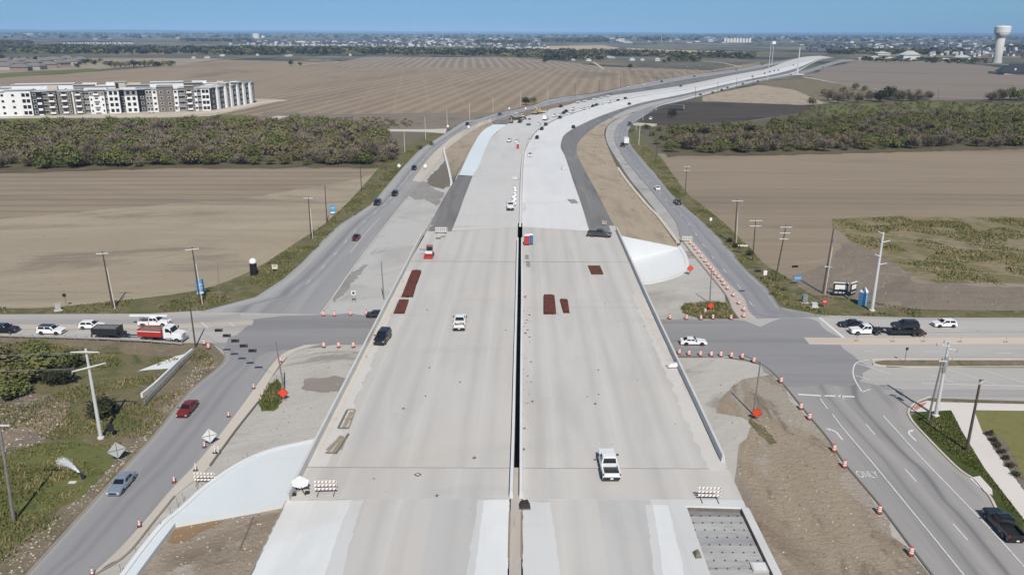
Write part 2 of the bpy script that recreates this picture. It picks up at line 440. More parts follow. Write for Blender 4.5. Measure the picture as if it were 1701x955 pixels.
M_road_r = road_mat("frontage_east_mat", lin(160, 157, 155), H_RF, lin(182, 174, 166), 0.65, [(0.625, 0.035, 0.62, lin(96, 97, 101)), (0.61, 0.10, 0.45, lin(124, 123, 125)), (0.375, 0.03, 0.45, lin(112, 112, 115)), (0.37, 0.09, 0.4, lin(128, 127, 128)), (0.50, 0.05, 0.25, lin(182, 178, 172)), (0.95, 0.08, 0.5, lin(184, 178, 171))])
M_road_rn = road_mat("frontage_east_north_mat", lin(150, 150, 153), heading(1225, 480, 1080, 300), lin(178, 172, 166), 0.5, [(0.40, 0.09, 0.5, lin(130, 130, 134)), (0.68, 0.09, 0.5, lin(130, 130, 134)), (0.95, 0.07, 0.5, lin(176, 172, 168))])
M_street = road_mat("cross_street_mat", lin(182, 178, 174), 0.0, lin(205, 190, 174))
M_street_dark = road_mat("crossing_mat", lin(147, 146, 147), 0.0, lin(164, 161, 158), 0.5)
M_shoulder = road_mat("shoulder_mat", lin(200, 190, 178), H_LF, lin(176, 166, 154))
M_shoulder_r = road_mat("shoulder_east_mat", lin(198, 188, 177), heading(1225, 480, 1150, 400), lin(178, 168, 156))
M_median_lane = road_mat("median_lane_mat", lin(206, 192, 179), 0.0, lin(198, 182, 168), 0.3)
def conc(name, c, k=0.5, stain=None, rough=0.85, tracks=()):
    d = tuple(v * 0.84 for v in c); e = tuple(min(v * 1.10, 0.85) for v in c)
    return gmat(name, [tuple(v * 0.96 for v in c), c, tuple(min(v * 1.04, .85) for v in c)], 0.06, rz=H_HW, stretch=(0.3, 1, 1), rough=rough,
                layers=[(d, 0.16, 0.49, 0.66, k, (0.10, 1, 1), H_HW), (e, 0.12, 0.50, 0.64, k, (0.2, 1, 1), H_HW), (d, 0.9, 0.55, 0.72, k * 0.6, (0.03, 1, 1), H_HW), (d, 0.16, 0.58, 0.68, k * 0.7, (1, 0.2, 1), H_HW), (stain or tuple(v * 0.66 for v in c), 0.55, 0.68, 0.74, 0.5, (0.8, 0.5, 1), H_HW), (tuple(v * 0.5 for v in c), 1.7, 0.74, 0.78, 0.5, (1, .6, 1), H_HW), (lin(206, 194, 181), 0.05, 0.54, 0.7, k * .9, (.6, 1, 1), 0.9), (d, 0.035, 0.5, 0.66, k * .8, (.5, 1, 1), 0.4)], tracks=tracks)
M_deck = conc("deck_mat", lin(199, 195, 190), 0.5, tracks=[(0.28, 0.13, 0.30, lin(172, 169, 166)), (0.68, 0.12, 0.25, lin(174, 171, 168)), (0.5, .06, .25, lin(216, 212, 206))])
M_deck2 = conc("deck_lane_mat", lin(193, 191, 188), 0.5, tracks=[(0.3, 0.14, 0.25, lin(172, 170, 168)), (0.7, 0.12, 0.3, lin(174, 171, 169))])
M_white = conc("cured_concrete_mat", lin(226, 228, 229), 0.3, lin(190, 190, 190))
M_grayroad = conc("pavement_mat", lin(206, 204, 201), 0.4)
M_white2 = conc("pale_pavement_mat", lin(222, 222, 222), 0.28, lin(196, 194, 192))
M_lane_w = conc("pale_lane_mat", lin(224, 225, 225), 0.45, lin(196, 194, 192))
M_lane_v = conc("grey_lane_mat", lin(208, 208, 207), 0.45, lin(196, 194, 192))
M_blue = conc("fresh_concrete_mat", lin(219, 228, 233), 0.15, lin(204, 214, 220))
M_turn = conc("turnaround_mat", lin(217, 223, 226), 0.2, lin(200, 204, 206))
M_turn_r = conc("turnaround_east_mat", lin(226, 228, 229), 0.2, lin(205, 205, 205))
M_base = gmat("road_base_mat", [lin(118, 116, 115), lin(132, 130, 128), lin(106, 104, 103)], 0.1, rz=H_HW, stretch=(0.1, 1, 1), layers=[(lin(156, 152, 147), 0.2, 0.56, 0.7, 0.5, (0.08, 1, 1), H_HW), (lin(88, 86, 86), 0.3, 0.56, 0.7, 0.5, (0.1, 1, 1), H_HW), (lin(150, 146, 140), 0.9, 0.6, 0.7, 0.3, (.6, 1, 1), 0)], bump=0.3)
M_wall = pmat("parapet_mat", lin(208, 206, 203), 0.85, var=0.06, scale=0.3)
M_wall2 = pmat("barrier_mat", lin(222, 221, 219), 0.85, var=0.05, scale=0.3)
M_kerb = pmat("kerb_mat", lin(205, 196, 184), 0.9, var=0.08, scale=0.4)
M_kerb_d = pmat("kerb_worn_mat", lin(150, 142, 132), 0.9, var=0.1, scale=0.4)
M_line = gmat("road_paint_mat", [(0.70, 0.70, 0.68), (0.60, 0.60, 0.58)], 1.2, layers=[(lin(165, 162, 160), 1.5, 0.55, 0.68, 0.75, (1, 1, 1), 0)])
M_walk = gmat("sidewalk_mat", [lin(222, 215, 208), lin(216, 209, 203)], 0.2, layers=[(lin(200, 192, 184), 0.5, 0.6, 0.72, 0.5, (1, 1, 1), 0)])

# ---- the sheet of ground out to the horizon, low ridges beyond
mb = MB()
n_ = 96
ring = [(0, 0, 0)]
radii = [150, 400, 900, 2000, 5000, 12000, 25000, 42000]
for r in radii:
    for k in range(n_):
        a = 2 * math.pi * k / n_
        ring.append((r * math.cos(a), r * math.sin(a) + 60, 0))
mb.v = ring
mb.f = [(0, 1 + k, 1 + (k + 1) % n_) for k in range(n_)]
for j in range(len(radii) - 1):
    for k in range(n_):
        mb.f.append((1 + j * n_ + k, 1 + (j + 1) * n_ + k, 1 + (j + 1) * n_ + (k + 1) % n_, 1 + j * n_ + (k + 1) % n_))
mb.m = [0] * len(mb.f)
tag(mb.build("ground", M_ground), kind='structure')
M_ridge = gmat("ridge_mat", [lin(58, 66, 56), lin(72, 76, 62)], 0.001, detail=4)
for i, (dist, hgt, seed) in enumerate(((15500, 30, 1.3), (22500, 62, 5.1), (33000, 95, 9.7))):
    mb = MB()
    m_ = 130
    for k in range(m_):
        a = math.radians(52 + 76 * k / (m_ - 1))
        h = hgt * (0.55 + 0.45 * noise.noise(Vector((k * 0.09, seed, 0))) + 0.16 * noise.noise(Vector((k * 0.5, seed, 2)))) * (1 + 0.8 * abs((k - 65) / 65) ** 2)
        c, s = math.cos(a), math.sin(a)
        for q, zz in ((-1500, -1.0), (0, h), (2600, -1.0)):
            mb.v.append(((dist + q) * c, (dist + q) * s, zz))
    for k in range(m_ - 1):
        for q in range(2):
            mb.f.append((3 * k + q, 3 * k + q + 1, 3 * k + 4 + q, 3 * k + 3 + q))
    mb.m = [0] * len(mb.f)
    o = mb.build("hills", M_ridge, smooth=True)
    tag(o, kind='structure')

# ---- fields, meadows, bare soil
sheet("field", [(-500, 150), (-60, 131), (100, 124), (300, 108), (370, 100), (560, 104), (610, 95), (850, 96), (905, 99), (1000, 111), (1180, 117), (1262, 103), (1262, 109), (1143, 125), (1067, 138), (997, 153), (921, 163), (840, 185), (771, 201), (742, 213), (640, 216), (440, 212), (350, 205), (-60, 205), (-600, 215)], M_field_n, 0.02)
sheet("field", [(555, 107), (612, 95.5), (850, 97), (1000, 111), (1180, 118), (1140, 119.5), (905, 114), (560, 111.5)], M_field_n2, 0.06)
sheet("field", [(-900, 292), (0, 283), (300, 275), (640, 267), (700, 240), (690, 265), (645, 312), (600, 350), (545, 398), (500, 440), (425, 490), (330, 510), (0, 516), (-1500, 516)], M_field_l, 0.02)
sheet("field", [(-900, 291), (0, 282), (300, 274), (640, 267), (640, 282), (592, 298), (430, 326), (200, 346), (0, 364), (-1100, 400)], M_field_l2, 0.035, rough_edge=1.5)
sheet("field", [(1060, 256), (1110, 255), (1701, 243), (2400, 232), (2900, 530), (1701, 531), (1520, 530), (1330, 525), (1280, 490), (1225, 425), (1150, 340), (1090, 286)], M_field_r, 0.02)
sheet("field", [(1370, 113), (1420, 103.5), (1560, 103), (1640, 110), (1701, 119), (2300, 150), (2300, 185), (1701, 163), (1560, 168), (1440, 152), (1345, 130)], M_field_rf, 0.06)
sheet("field", [(905, 77), (1000, 75.5), (1030, 80), (1012, 83.5), (905, 83)], gmat("stubble_mat", [lin(178, 160, 136), lin(190, 172, 148)], 0.01), 0.3)
sheet("field", [(1040, 80), (1100, 83), (1240, 87), (1262, 93), (1180, 92.5), (1050, 86)], gmat("stubble_mat", [], 1), 0.3)
sheet("meadow", [(-600, 205), (0, 197), (250, 192), (400, 191), (470, 205), (560, 198), (650, 213), (400, 216), (0, 216), (-600, 222)], M_oldgrass, 0.05, rough_edge=3)
sheet("wood_floor", [(-900, 214), (0, 208), (400, 206), (540, 205), (640, 217), (662, 262), (648, 279), (300, 280), (0, 288), (-900, 298)], M_woodfloor, 0.065, rough_edge=3)
sheet("wood_floor", [(1075, 205), (1130, 207), (1260, 201), (1350, 180), (1450, 165), (1701, 168), (2400, 170), (2400, 236), (1701, 248), (1300, 258), (1108, 260), (1088, 240)], M_woodfloor, 0.065, rough_edge=3)
sheet("meadow", [(1330, 190), (1365, 176), (1500, 170), (1701, 172), (2300, 172), (2300, 196), (1701, 190), (1540, 184), (1400, 192)], M_oldgrass, 0.08, rough_edge=3)
sheet("bare_soil", [(1078, 187), (1112, 169), (1160, 170), (1340, 172), (1358, 178), (1330, 187), (1240, 201), (1130, 208), (1082, 208), (1062, 200)], M_dark_soil, 0.10, rough_edge=1.2)
sheet("bare_soil", [(1168, 160), (1215, 150), (1262, 141), (1320, 150), (1372, 172), (1340, 175), (1165, 168.5)], M_tan, 0.12, rough_edge=1.5)
sheet("bare_soil", [(1255, 137), (1340, 131), (1440, 152), (1470, 166), (1372, 173), (1300, 150)], M_dry, 0.10, rough_edge=2)
sheet("bare_soil", [(640, 216), (742, 214), (800, 195), (838, 187), (700, 188), (560, 190), (440, 186), (430, 200)], M_disturbed, 0.045, rough_edge=2)
sheet("site_pad", [(-500, 205), (-20, 197), (260, 196), (352, 193), (475, 166), (415, 164), (200, 180), (-500, 188)], M_pad, 0.06, rough_edge=1)
sheet("site_pad", [(-400, 112), (0, 97), (60, 95), (130, 97), (250, 97), (372, 98), (300, 108), (150, 116), (0, 126), (-400, 150)], M_pad if False else gmat("suburb_ground_mat", [lin(150, 138, 122), lin(166, 152, 134), lin(120, 116, 92)], 0.01), 0.14)
sheet("meadow", [(-400, 150), (0, 122), (150, 114), (180, 117), (80, 124), (-20, 131), (-400, 165)], M_oldgrass, 0.16, rough_edge=2)
sheet("bare_soil", [(1290, 470), (1370, 440), (1400, 405), (1420, 398), (1475, 432), (1530, 470), (1640, 476), (2400, 486), (2400, 512), (1530, 516), (1400, 508), (1320, 500)], M_disturbed, 0.035, rough_edge=1.6)
sheet("meadow", [(1385, 364), (1480, 359), (1701, 361), (2500, 368), (2500, 484), (1640, 473), (1525, 466), (1478, 430), (1405, 397)], gmat("scrub_grass_mat", [lin(132, 120, 93), lin(118, 113, 77), lin(148, 133, 109), lin(112, 109, 72)], 0.08, layers=[(lin(148, 132, 108), 0.16, 0.55, 0.66, 0.75, (1, 1, 1), 0), (lin(96, 100, 58), 0.25, 0.56, 0.66, 0.6, (1, 1, 1), 0), (lin(156, 140, 116), 0.7, 0.58, 0.7, 0.6, (1, 1, 1), 0)], bump=0.6), 0.06, rough_edge=3.2)
# verges
VL_in = L([(-600, 523), (0, 523), (250, 521), (325, 518), (395, 505), (430, 489), (462, 469), (505, 434), (560, 379), (612, 343), (663, 285), (700, 247), (738, 223)], 0.05)
VL_out = L([(-600, 512), (0, 512), (110, 508), (300, 487), (380, 466), (440, 437), (490, 404), (540, 371), (588, 326), (640, 268), (676, 240), (716, 222)], 0.05)
strip("verge", VL_out, VL_in, M_verge, 80)
strip("verge", L([(1043, 222), (1043, 233), (1050, 246), (1065, 264), (1089, 291), (1118, 327), (1168, 372), (1214, 417), (1234, 445), (1270, 476), (1296, 503), (1333, 523), (1381, 526.5), (1523, 528.5), (2300, 529)], 0.05),
      L([(1062, 214), (1070, 233), (1082, 246), (1100, 264), (1118, 290), (1146, 325), (1198, 366), (1244, 410), (1272, 440), (1310, 462), (1345, 488), (1385, 492), (1440, 500), (1530, 514), (2300, 518)], 0.05), M_verge, 80)
# ---- ground south of the cross street
sheet("verge", [(-900, 556), (0, 556), (177, 562), (303, 570), (350, 578), (372, 594), (363, 611), (313, 655), (263, 717), (210, 774), (164, 824), (44, 956), (-110, 1130), (-1300, 1130)], M_dry, 0.03)
sheet("grass_bank", [(-900, 600), (-60, 575), (60, 566), (180, 585), (280, 592), (262, 640), (250, 672), (222, 712), (190, 752), (150, 792), (80, 862), (10, 915), (-60, 985), (-900, 1100)], M_verge, 0.045, rough_edge=1.0)
sheet("grass_bank", [(-300, 760), (40, 738), (115, 735), (165, 740), (200, 742), (180, 768), (120, 830), (60, 872), (0, 905), (-300, 1000)], M_rich, 0.06, rough_edge=2.6)
sheet("bare_soil", [(-500, 640), (20, 650), (82, 655), (118, 672), (112, 700), (70, 735), (35, 742), (-30, 772), (-500, 850)], gmat("spoil_mat", [lin(150, 134, 116), lin(128, 116, 104), lin(168, 152, 134)], 0.12, layers=[(lin(108, 100, 94), 0.3, 0.56, 0.66, 0.7, (1, 1, 1), 0)], bump=0.9), 0.07, rough_edge=1.0)
sheet("gravel_yard", [(480, 590), (505, 574), (535, 571), (700, 571), (700, 760), (516, 760), (455, 800), (395, 850), (300, 900), (200, 1130), (-20, 1130), (158, 955), (210, 922), (255, 867), (290, 824), (349, 774), (392, 715), (430, 667), (448, 631)], M_gravel, 0.03)
sheet("mud_patch", [(508, 628), (565, 625), (582, 630), (572, 650), (530, 651), (498, 646)], gmat("brown_mud_mat", [lin(150, 142, 134), lin(142, 134, 126)], 0.2, layers=[(lin(166, 158, 150), 0.5, 0.58, 0.7, 0.5, (1, 1, 1), 0)]), 0.05, rough_edge=0.7)
sheet("grass_bank", [(431, 668), (446, 640), (462, 630), (470, 650), (468, 668), (455, 682), (432, 682)], M_rich, 0.055, rough_edge=0.6)
M_mudw = gmat("mud_west_mat", [lin(150, 138, 122), lin(168, 156, 141), lin(136, 122, 106)], 0.1, rz=0.5, stretch=(0.4, 1, 1), layers=[(lin(186, 180, 172), 0.2, 0.56, 0.66, 0.6, (0.5, 1, 1), 0.5), (lin(120, 108, 94), 0.4, 0.56, 0.68, 0.6, (.4, 1, 1), 0.6)], bump=0.7)
M_orange_mud and sheet("mud_patch", [(292, 871), (352, 861), (366, 866), (345, 880), (322, 892), (290, 902), (278, 902)], M_orange_mud, 0.06, rough_edge=0.5)
sheet("gravel_yard", [(520, 523), (700, 523), (720, 420), (760, 300), (742, 258), (737, 250), (752, 227), (735, 240), (713, 261), (690, 298), (675, 331), (645, 369), (593, 437), (549, 500), (533, 522)], gmat("paved_yard_mat", [lin(182, 180, 177), lin(192, 190, 187), lin(174, 172, 169)], 0.05, layers=[(lin(160, 156, 151), 0.12, 0.6, 0.68, 0.6, (0.4, 1, 1), 1.0)]), 0.03)
sheet("mud_patch", [(712, 296), (726, 282), (741, 266), (746, 284), (748, 308), (735, 314), (718, 310), (708, 304)], gmat("spoil_heap_mat", [lin(116, 108, 98), lin(132, 122, 110)], 0.3, bump=0.8), 0.075, rough_edge=0.8)
sheet("mud_patch", [(672, 322), (690, 300), (706, 302), (722, 314), (736, 320), (728, 342), (716, 338), (705, 330), (690, 332)], gmat("wet_gravel_mat", [lin(142, 139, 136), lin(158, 154, 149)], 0.15, layers=[(lin(184, 178, 170), 0.4, 0.58, 0.66, 0.6, (1, 1, 1), 0)]), 0.06, rough_edge=1.0)
sheet("mud_patch", [(712, 372), (725, 350), (722, 380), (700, 425), (668, 470), (655, 492), (650, 488), (690, 420)], gmat("wet_gravel_mat", [], 1), 0.06, rough_edge=0.8)
sheet("mud_patch", [(562, 470), (602, 440), (610, 440), (592, 462), (578, 482), (560, 498), (552, 502)], gmat("wet_gravel_mat", [], 1), 0.06, rough_edge=0.7)
# east side
sheet("gravel_yard", [(1040, 592), (1110, 594), (1200, 594), (1240, 600), (1268, 608), (1300, 632), (1346, 695), (1376, 731), (1402, 770), (1457, 836), (1511, 907), (1549, 957), (1680, 1130), (1250, 1130), (1040, 700)], M_gravel, 0.03)
sheet("mud_bank", [(1198, 668), (1212, 650), (1238, 630), (1272, 618), (1300, 634), (1346, 696), (1376, 732), (1402, 770), (1457, 836), (1511, 907), (1549, 957), (1680, 1130), (1260, 1130), (1215, 760), (1222, 738), (1250, 728), (1256, 704), (1228, 690), (1205, 682)], M_mud, 0.05, rough_edge=1.8)
sheet("grass_bank", [(1248, 690), (1256, 700), (1275, 716), (1290, 734), (1278, 736), (1262, 722), (1250, 708)], M_verge, 0.07, rough_edge=0.7)
sheet("gravel_yard", [(1040, 533), (1060, 470), (1118, 462), (1141, 444), (1139, 428), (1128, 410), (1133, 398), (1169, 445), (1204, 489), (1205, 501), (1227, 529), (1228, 533)], M_gravel, 0.03)
sheet("grass_bank", [(1131, 510), (1138, 504), (1165, 505), (1186, 500), (1205, 503), (1227, 528), (1200, 532), (1165, 530), (1142, 523), (1133, 519)], M_verge, 0.055, rough_edge=0.4)

# ---- roads
LF_S_L = L([(-110, 1130), (44, 955), (164, 823), (210, 773), (263, 715), (313, 652), (364, 609), (374, 593), (368, 579), (350, 569)], 0.08)
LF_S_R = L([(10, 1130), (158, 955), (210, 921), (255, 867), (290, 824), (349, 774), (392, 715), (430, 667), (448, 631), (483, 588), (535, 570)], 0.08)
strip("road", LF_S_L, LF_S_R, M_road_l, 90)
SH_A = L([(-80, 1130), (150, 955), (229, 877), (285, 812), (329, 766), (365, 722), (403, 672), (430, 635), (466, 590), (505, 573)], 0.09)
strip("road_shoulder", SH_A, L([(10, 1130), (158, 954), (210, 921), (255, 867), (290, 824), (349, 774), (392, 715), (430, 667), (448, 631), (483, 588), (535, 571)], 0.09), M_shoulder, 90, 0.006)
LF_N_L = L([(330, 518), (395, 507), (430, 490), (462, 470), (505, 433), (546, 389), (577, 364), (612, 343), (642, 311), (663, 285), (688, 259), (703, 245), (738, 223), (771, 202.5), (791, 199), (828, 188), (850, 184), (883, 176.6), (921, 164), (997, 154), (1067, 138.7), (1143, 126), (1219, 116), (1266, 108), (1325, 97), (1346, 94)], 0.08)
LF_N_R = L([(533, 522), (549, 500), (558, 487), (593, 437), (623, 399), (645, 369), (675, 331), (690, 313), (714, 283), (744, 248), (758, 236), (796, 211), (818, 202.5), (840, 195), (868, 186), (900, 178), (930, 171), (957, 166.5), (1015, 154), (1074, 145), (1143, 132), (1219, 120.5), (1270, 111.5), (1325, 100), (1350, 95)], 0.08)
strip("road", LF_N_L, LF_N_R, M_road_ln, 150)
strip("road_shoulder", L([(684, 300), (713.6, 261), (735.6, 240.6), (752, 227), (790, 207), (815, 198)], 0.09), L([(700, 303), (725, 276), (744, 249), (758, 236.5), (796, 211.5), (818, 203)], 0.09), M_shoulder, 40, 0.006)
strip("driveway", L([(640, 215), (700, 215), (742, 214)], 0.09), L([(640, 218.5), (700, 219.5), (740, 222)], 0.09), M_kerb, 10, 0.004)
RF_N_L = L([(1228, 530), (1216, 513), (1205, 489), (1169, 444.5), (1133, 398), (1120, 364), (1080, 314), (1057, 288), (1041, 268), (1029, 249), (1021, 233), (1021, 223), (1025, 211.5), (1034, 203), (1050, 189.5), (1068, 180.5), (1102.5, 169), (1140, 159.5), (1240, 136), (1275, 129), (1303, 125.5), (1335, 118), (1360, 110), (1380, 104), (1400, 99)], 0.08)
RF_N_R = L([(1381, 526), (1333, 523), (1310, 518.5), (1295, 511), (1270, 475.5), (1234, 444.5), (1214, 416.7), (1168.6, 371), (1118, 326), (1088, 289), (1065, 263), (1050, 245), (1044, 233), (1043, 220), (1049, 208), (1059, 200), (1074, 190.5), (1090, 183), (1121, 171.5), (1163, 160), (1244, 140), (1275, 133.5), (1304, 128.5), (1335, 122.5), (1362, 115), (1390, 106), (1420, 99.5)], 0.08)
strip("road", RF_N_L, RF_N_R, M_road_rn, 150)
strip("road_shoulder", L([(1228, 530), (1216, 513), (1205, 489), (1169, 444.5), (1133, 398)], 0.09), L([(1258, 530), (1243, 516), (1235, 494), (1208, 469), (1189, 445), (1172, 425), (1150, 400)], 0.09), M_shoulder_r, 40, 0.006)
strip("pavement_strip", L([(1125, 398), (1115, 385), (1085, 345), (1048, 300), (1028, 270), (1010, 240), (1006, 222), (1012, 207), (1030, 196), (1060, 182)], 0.06), L([(1133, 399), (1120, 364), (1080, 314), (1057, 288), (1041, 268), (1029, 249), (1021, 233), (1025, 211), (1034, 203), (1062, 183)], 0.06), gmat("strip_paving_mat", [lin(166, 164, 164), lin(180, 177, 174), lin(152, 151, 153)], 0.05, layers=[(lin(196, 190, 182), 0.1, 0.58, 0.64, 0.7, (.5, 1, 1), 1.9), (lin(132, 130, 130), 0.06, 0.6, 0.64, 0.7, (1, 1, 1), 0)]), 80)
RF_S_L = L([(1235, 590), (1262, 603), (1290, 625), (1346, 693), (1376, 729), (1402, 768), (1457.5, 834), (1511, 905), (1549, 955), (1680, 1130)], 0.085)
RF_S_R = L([(1545, 659), (1520, 670), (1509.5, 682.5), (1512, 694), (1528, 714), (1589, 776), (1622, 799), (1645, 826), (1660, 852), (1701, 892), (1900, 1130)], 0.085)
strip("road", RF_S_L, RF_S_R, M_road_r, 90)
# the cross street, one sheet under the bridge from side to side
sheet("street", [(-1600, 521.5), (0, 522), (250, 521), (330, 516), (560, 521.5), (1060, 531), (1230, 529.5), (1320, 522), (1523, 527.5), (2800, 528), (2900, 690), (1701, 666), (1545, 661), (1500, 664), (1300, 640), (1262, 604), (1235, 595), (1090, 590), (600, 571), (505, 573), (440, 600), (378, 596), (352, 570), (303, 570), (177, 562), (0, 556), (-1700, 550)], M_street, 0.075)
sheet("crossing", [(372, 570), (420, 530), (470, 522), (640, 524), (900, 528), (1228, 531), (1262, 540), (1300, 528), (1345, 527), (1395, 560), (1400, 580), (1440, 610), (1425, 640), (1300, 640), (1262, 604), (1235, 594), (1090, 589), (600, 570), (470, 578), (400, 600)], M_street_dark, 0.095, rough_edge=1.6)
def flat(name, pts, w, mat, z=0.11, g=G, dz=0.0):
    P = smooth_line([g(x, y, z) for x, y in pts], 5) if g is G else smooth_line([GD(x, y, dz) for x, y in pts], 5)
    return strip(name, offset(P, -w / 2), offset(P, w / 2), mat, max(len(P), 2))
flat("street_lane", [(1340, 566), (1430, 567), (1701, 566), (2600, 563)], 3.4, M_median_lane, 0.10)
flat("street_lane", [(-900, 541), (0, 542.5), (300, 541), (420, 536)], 2.6, gmat("warm_lane_mat", [lin(198, 186, 174), lin(186, 177, 168)], 0.2, stretch=(.2, 1, 1)), 0.10)
flat("street_lane", [(-900, 534), (0, 534.5), (300, 533), (400, 524)], 2.6, gmat("worn_lane_mat", [lin(160, 157, 156), lin(172, 168, 165)], 0.2, stretch=(.1, 1, 1)), 0.10)
flat("street_lane", [(1470, 653), (1600, 652), (1701, 653), (2500, 660)], 2.6, gmat("worn_lane_mat", [], 1), 0.10)
# raised median and corner island of the cross street
sheet("traffic_island", [(1452, 600.5), (1470, 598), (1701, 598), (2600, 597), (2600, 610), (1701, 610), (1475, 609)], M_dry, 0.2, rough_edge=0.0)
mb = ribbon_mb(L([(2600, 610.5), (1701, 610.5), (1475, 609.5), (1453, 601), (1470, 597.8), (1701, 597.8), (2600, 596.8)], 0.0, 3), 0.25, 0.24)
tag(mb.build("kerb", M_kerb), kind='structure')
sheet("turf", [(1513, 692), (1522, 684), (1581, 681), (1597, 715), (1635, 778), (1700, 860), (1701, 888), (1662, 850), (1647, 826), (1624, 799), (1590, 775), (1530, 715)], M_lawn2, 0.16)
sheet("turf", [(1560, 664.5), (1701, 667.5), (2500, 690), (2500, 694), (1701, 670.5), (1552, 667)], M_dry, 0.15)
sheet("lawn", [(1617, 681), (1701, 681), (2600, 690), (2600, 1000), (1701, 812), (1630, 714)], M_lawn, 0.14)
sheet("sidewalk", [(1540, 665), (1552, 667.2), (1701, 670.8), (2500, 695), (2500, 715), (1701, 682), (1618, 681), (1631, 715), (1701, 814), (1900, 1030), (1820, 1030), (1698, 858), (1636, 778), (1597, 714), (1580, 681), (1522, 684), (1512, 682), (1522, 671)], M_walk, 0.19)
sheet("kerb_ramp", [(1517, 677), (1525, 671), (1533, 669), (1541, 667.5), (1535, 673), (1522, 681)], gmat("tactile_mat", [lin(196, 120, 112), lin(208, 140, 130)], 1.5), 0.2)
sheet("planting_bed", [(1632, 716), (1645, 713), (1672, 735), (1692, 772), (1712, 822), (1701, 814), (1662, 760)], gmat("mulch_mat", [lin(116, 104, 94), lin(132, 120, 108), lin(92, 82, 74)], 0.6, bump=0.7), 0.2, rough_edge=0.25)
tag(ribbon_mb(RF_S_R, 0.3, 0.13).build("kerb", M_kerb), kind='structure')
sheet("drain_inlet", [(1616, 792), (1628, 790), (1648, 812), (1649, 822), (1636, 816)], M_walk, 0.23)
mb = ribbon_mb(LF_S_L, 0.3, 0.05); tag(mb.build("kerb", M_kerb_d), kind='structure')
mb = ribbon_mb(RF_N_R[2:], 0.3, 0.05); tag(mb.build("kerb", M_kerb_d), kind='structure')
mb = ribbon_mb(RF_N_L, 0.3, 0.10); tag(mb.build("kerb", M_kerb_d), kind='structure')
mb = ribbon_mb(L([(158, 955), (210, 921.5), (255, 867.5), (290, 824.5)], 0.05), 0.2, 0.16); tag(mb.build("kerb", M_kerb_d), kind='structure')
mb = ribbon_mb(L([(349, 774), (392, 715), (430, 667)], 0.05), 0.25, 0.18); tag(mb.build("kerb", pmat("edge_mat", lin(110, 106, 100), 0.9)), kind='structure')
mb = ribbon_mb(L([(533, 521), (549, 500), (593, 437), (645, 369), (675, 331)], 0.05), 0.3, 0.14); tag(mb.build("kerb", M_kerb), kind='structure')
mb = ribbon_mb(L([(684, 300), (713.6, 261), (735.6, 240.6), (752, 227)], 0.05), 0.25, 0.1); tag(mb.build("kerb", M_kerb_d), kind='structure')
mb = ribbon_mb(RF_S_L, 0.25, 0.06); tag(mb.build("kerb", pmat("edge_mat", (0, 0, 0))), kind='structure')

# ---- highway: outer edges, carriageways, strips
def LD(px, dz=0.0, n=5): return smooth_line([GD(x, y, dz) for x, y in px], n)
def split_line(P, y):
    a = [p for p in P if p.y <= y + 1e-6]; b = [p for p in P if p.y > y + 1e-6]
    t = (y - a[-1].y) / (b[0].y - a[-1].y)
    m = a[-1].lerp(b[0], t)
    return a + [m], [m] + b
HL_px = [(337, 1100), (412, 955), (474, 832), (498, 786), (531, 721), (575, 635), (628, 531), (672, 446), (700, 392), (711, 382), (728, 346), (748.6, 310.6), (760, 286), (776.6, 254), (791, 227.5), (806, 214), (820.6, 206), (850, 199), (880, 191), (905, 183.5), (930, 177), (957, 170.5), (983, 165.5), (1015, 158), (1074, 150), (1140, 140), (1219, 123.8), (1270, 115), (1308, 102), (1335, 95), (1362, 93)]
HR_px = [(1361, 1100), (1293, 955), (1234, 830), (1214, 787), (1162, 676), (1121, 590), (1074, 490), (1026, 384), (1014, 363.6), (992, 320.7), (966, 272.6), (958, 255), (959, 240), (962.6, 234.5), (976.7, 220), (991, 211), (1010, 202), (1034, 193), (1062, 184), (1102, 174), (1140, 165.5), (1190, 152), (1240, 138.5), (1275, 130.5), (1305.6, 125), (1325, 119.5), (1346, 107), (1366, 99), (1386, 96)]
ML_px = [(840.9, 1100), (844.7, 955), (847.7, 828), (851, 730), (854.3, 600), (857.3, 490), (859.5, 400), (863, 300), (866, 262), (870, 245), (886, 219.5), (908, 204.5), (932, 193), (957, 185.4), (977, 178.6), (1000, 171.5), (1040, 163.8), (1074, 157.5), (1140, 148), (1219, 131.5), (1270, 121), (1310, 109), (1340, 101), (1372, 95)]
MR_px = [(866, 1100), (866.5, 955), (867, 828), (867, 730), (867.3, 600), (868, 490), (867.6, 400), (868.5, 300), (871, 262), (875, 246.5), (890, 221.5), (912, 206), (935, 194.5), (959, 186.8), (979, 180), (1002, 172.8), (1042, 164.8), (1077, 158.6), (1142, 149), (1220, 132.6), (1271, 122), (1311, 109.9), (1341, 101.7), (1374, 95.4)]
def run_back(P, y=4.0):
    """carry an edge line on behind the camera's foot"""
    d = P[8] - P[0]
    return [P[0] + d * ((y - P[0].y) / d.y)] + P
HL, HR, ML, MR = (run_back(LD(q)) for q in (HL_px, HR_px, ML_px, MR_px))
Y_AP, Y_J = GD(857, 828).y, GD(857, 777).y              # end of the paving, expansion joint
Y_BE = 200.0                                             # north abutment
strip("highway_base", [p + Vector((0.3, 0, 0)) for p in HL if p.y > 203], [p - Vector((0.3, 0, 0)) for p in HR if p.y > 203], M_grayroad, 220, -0.3)
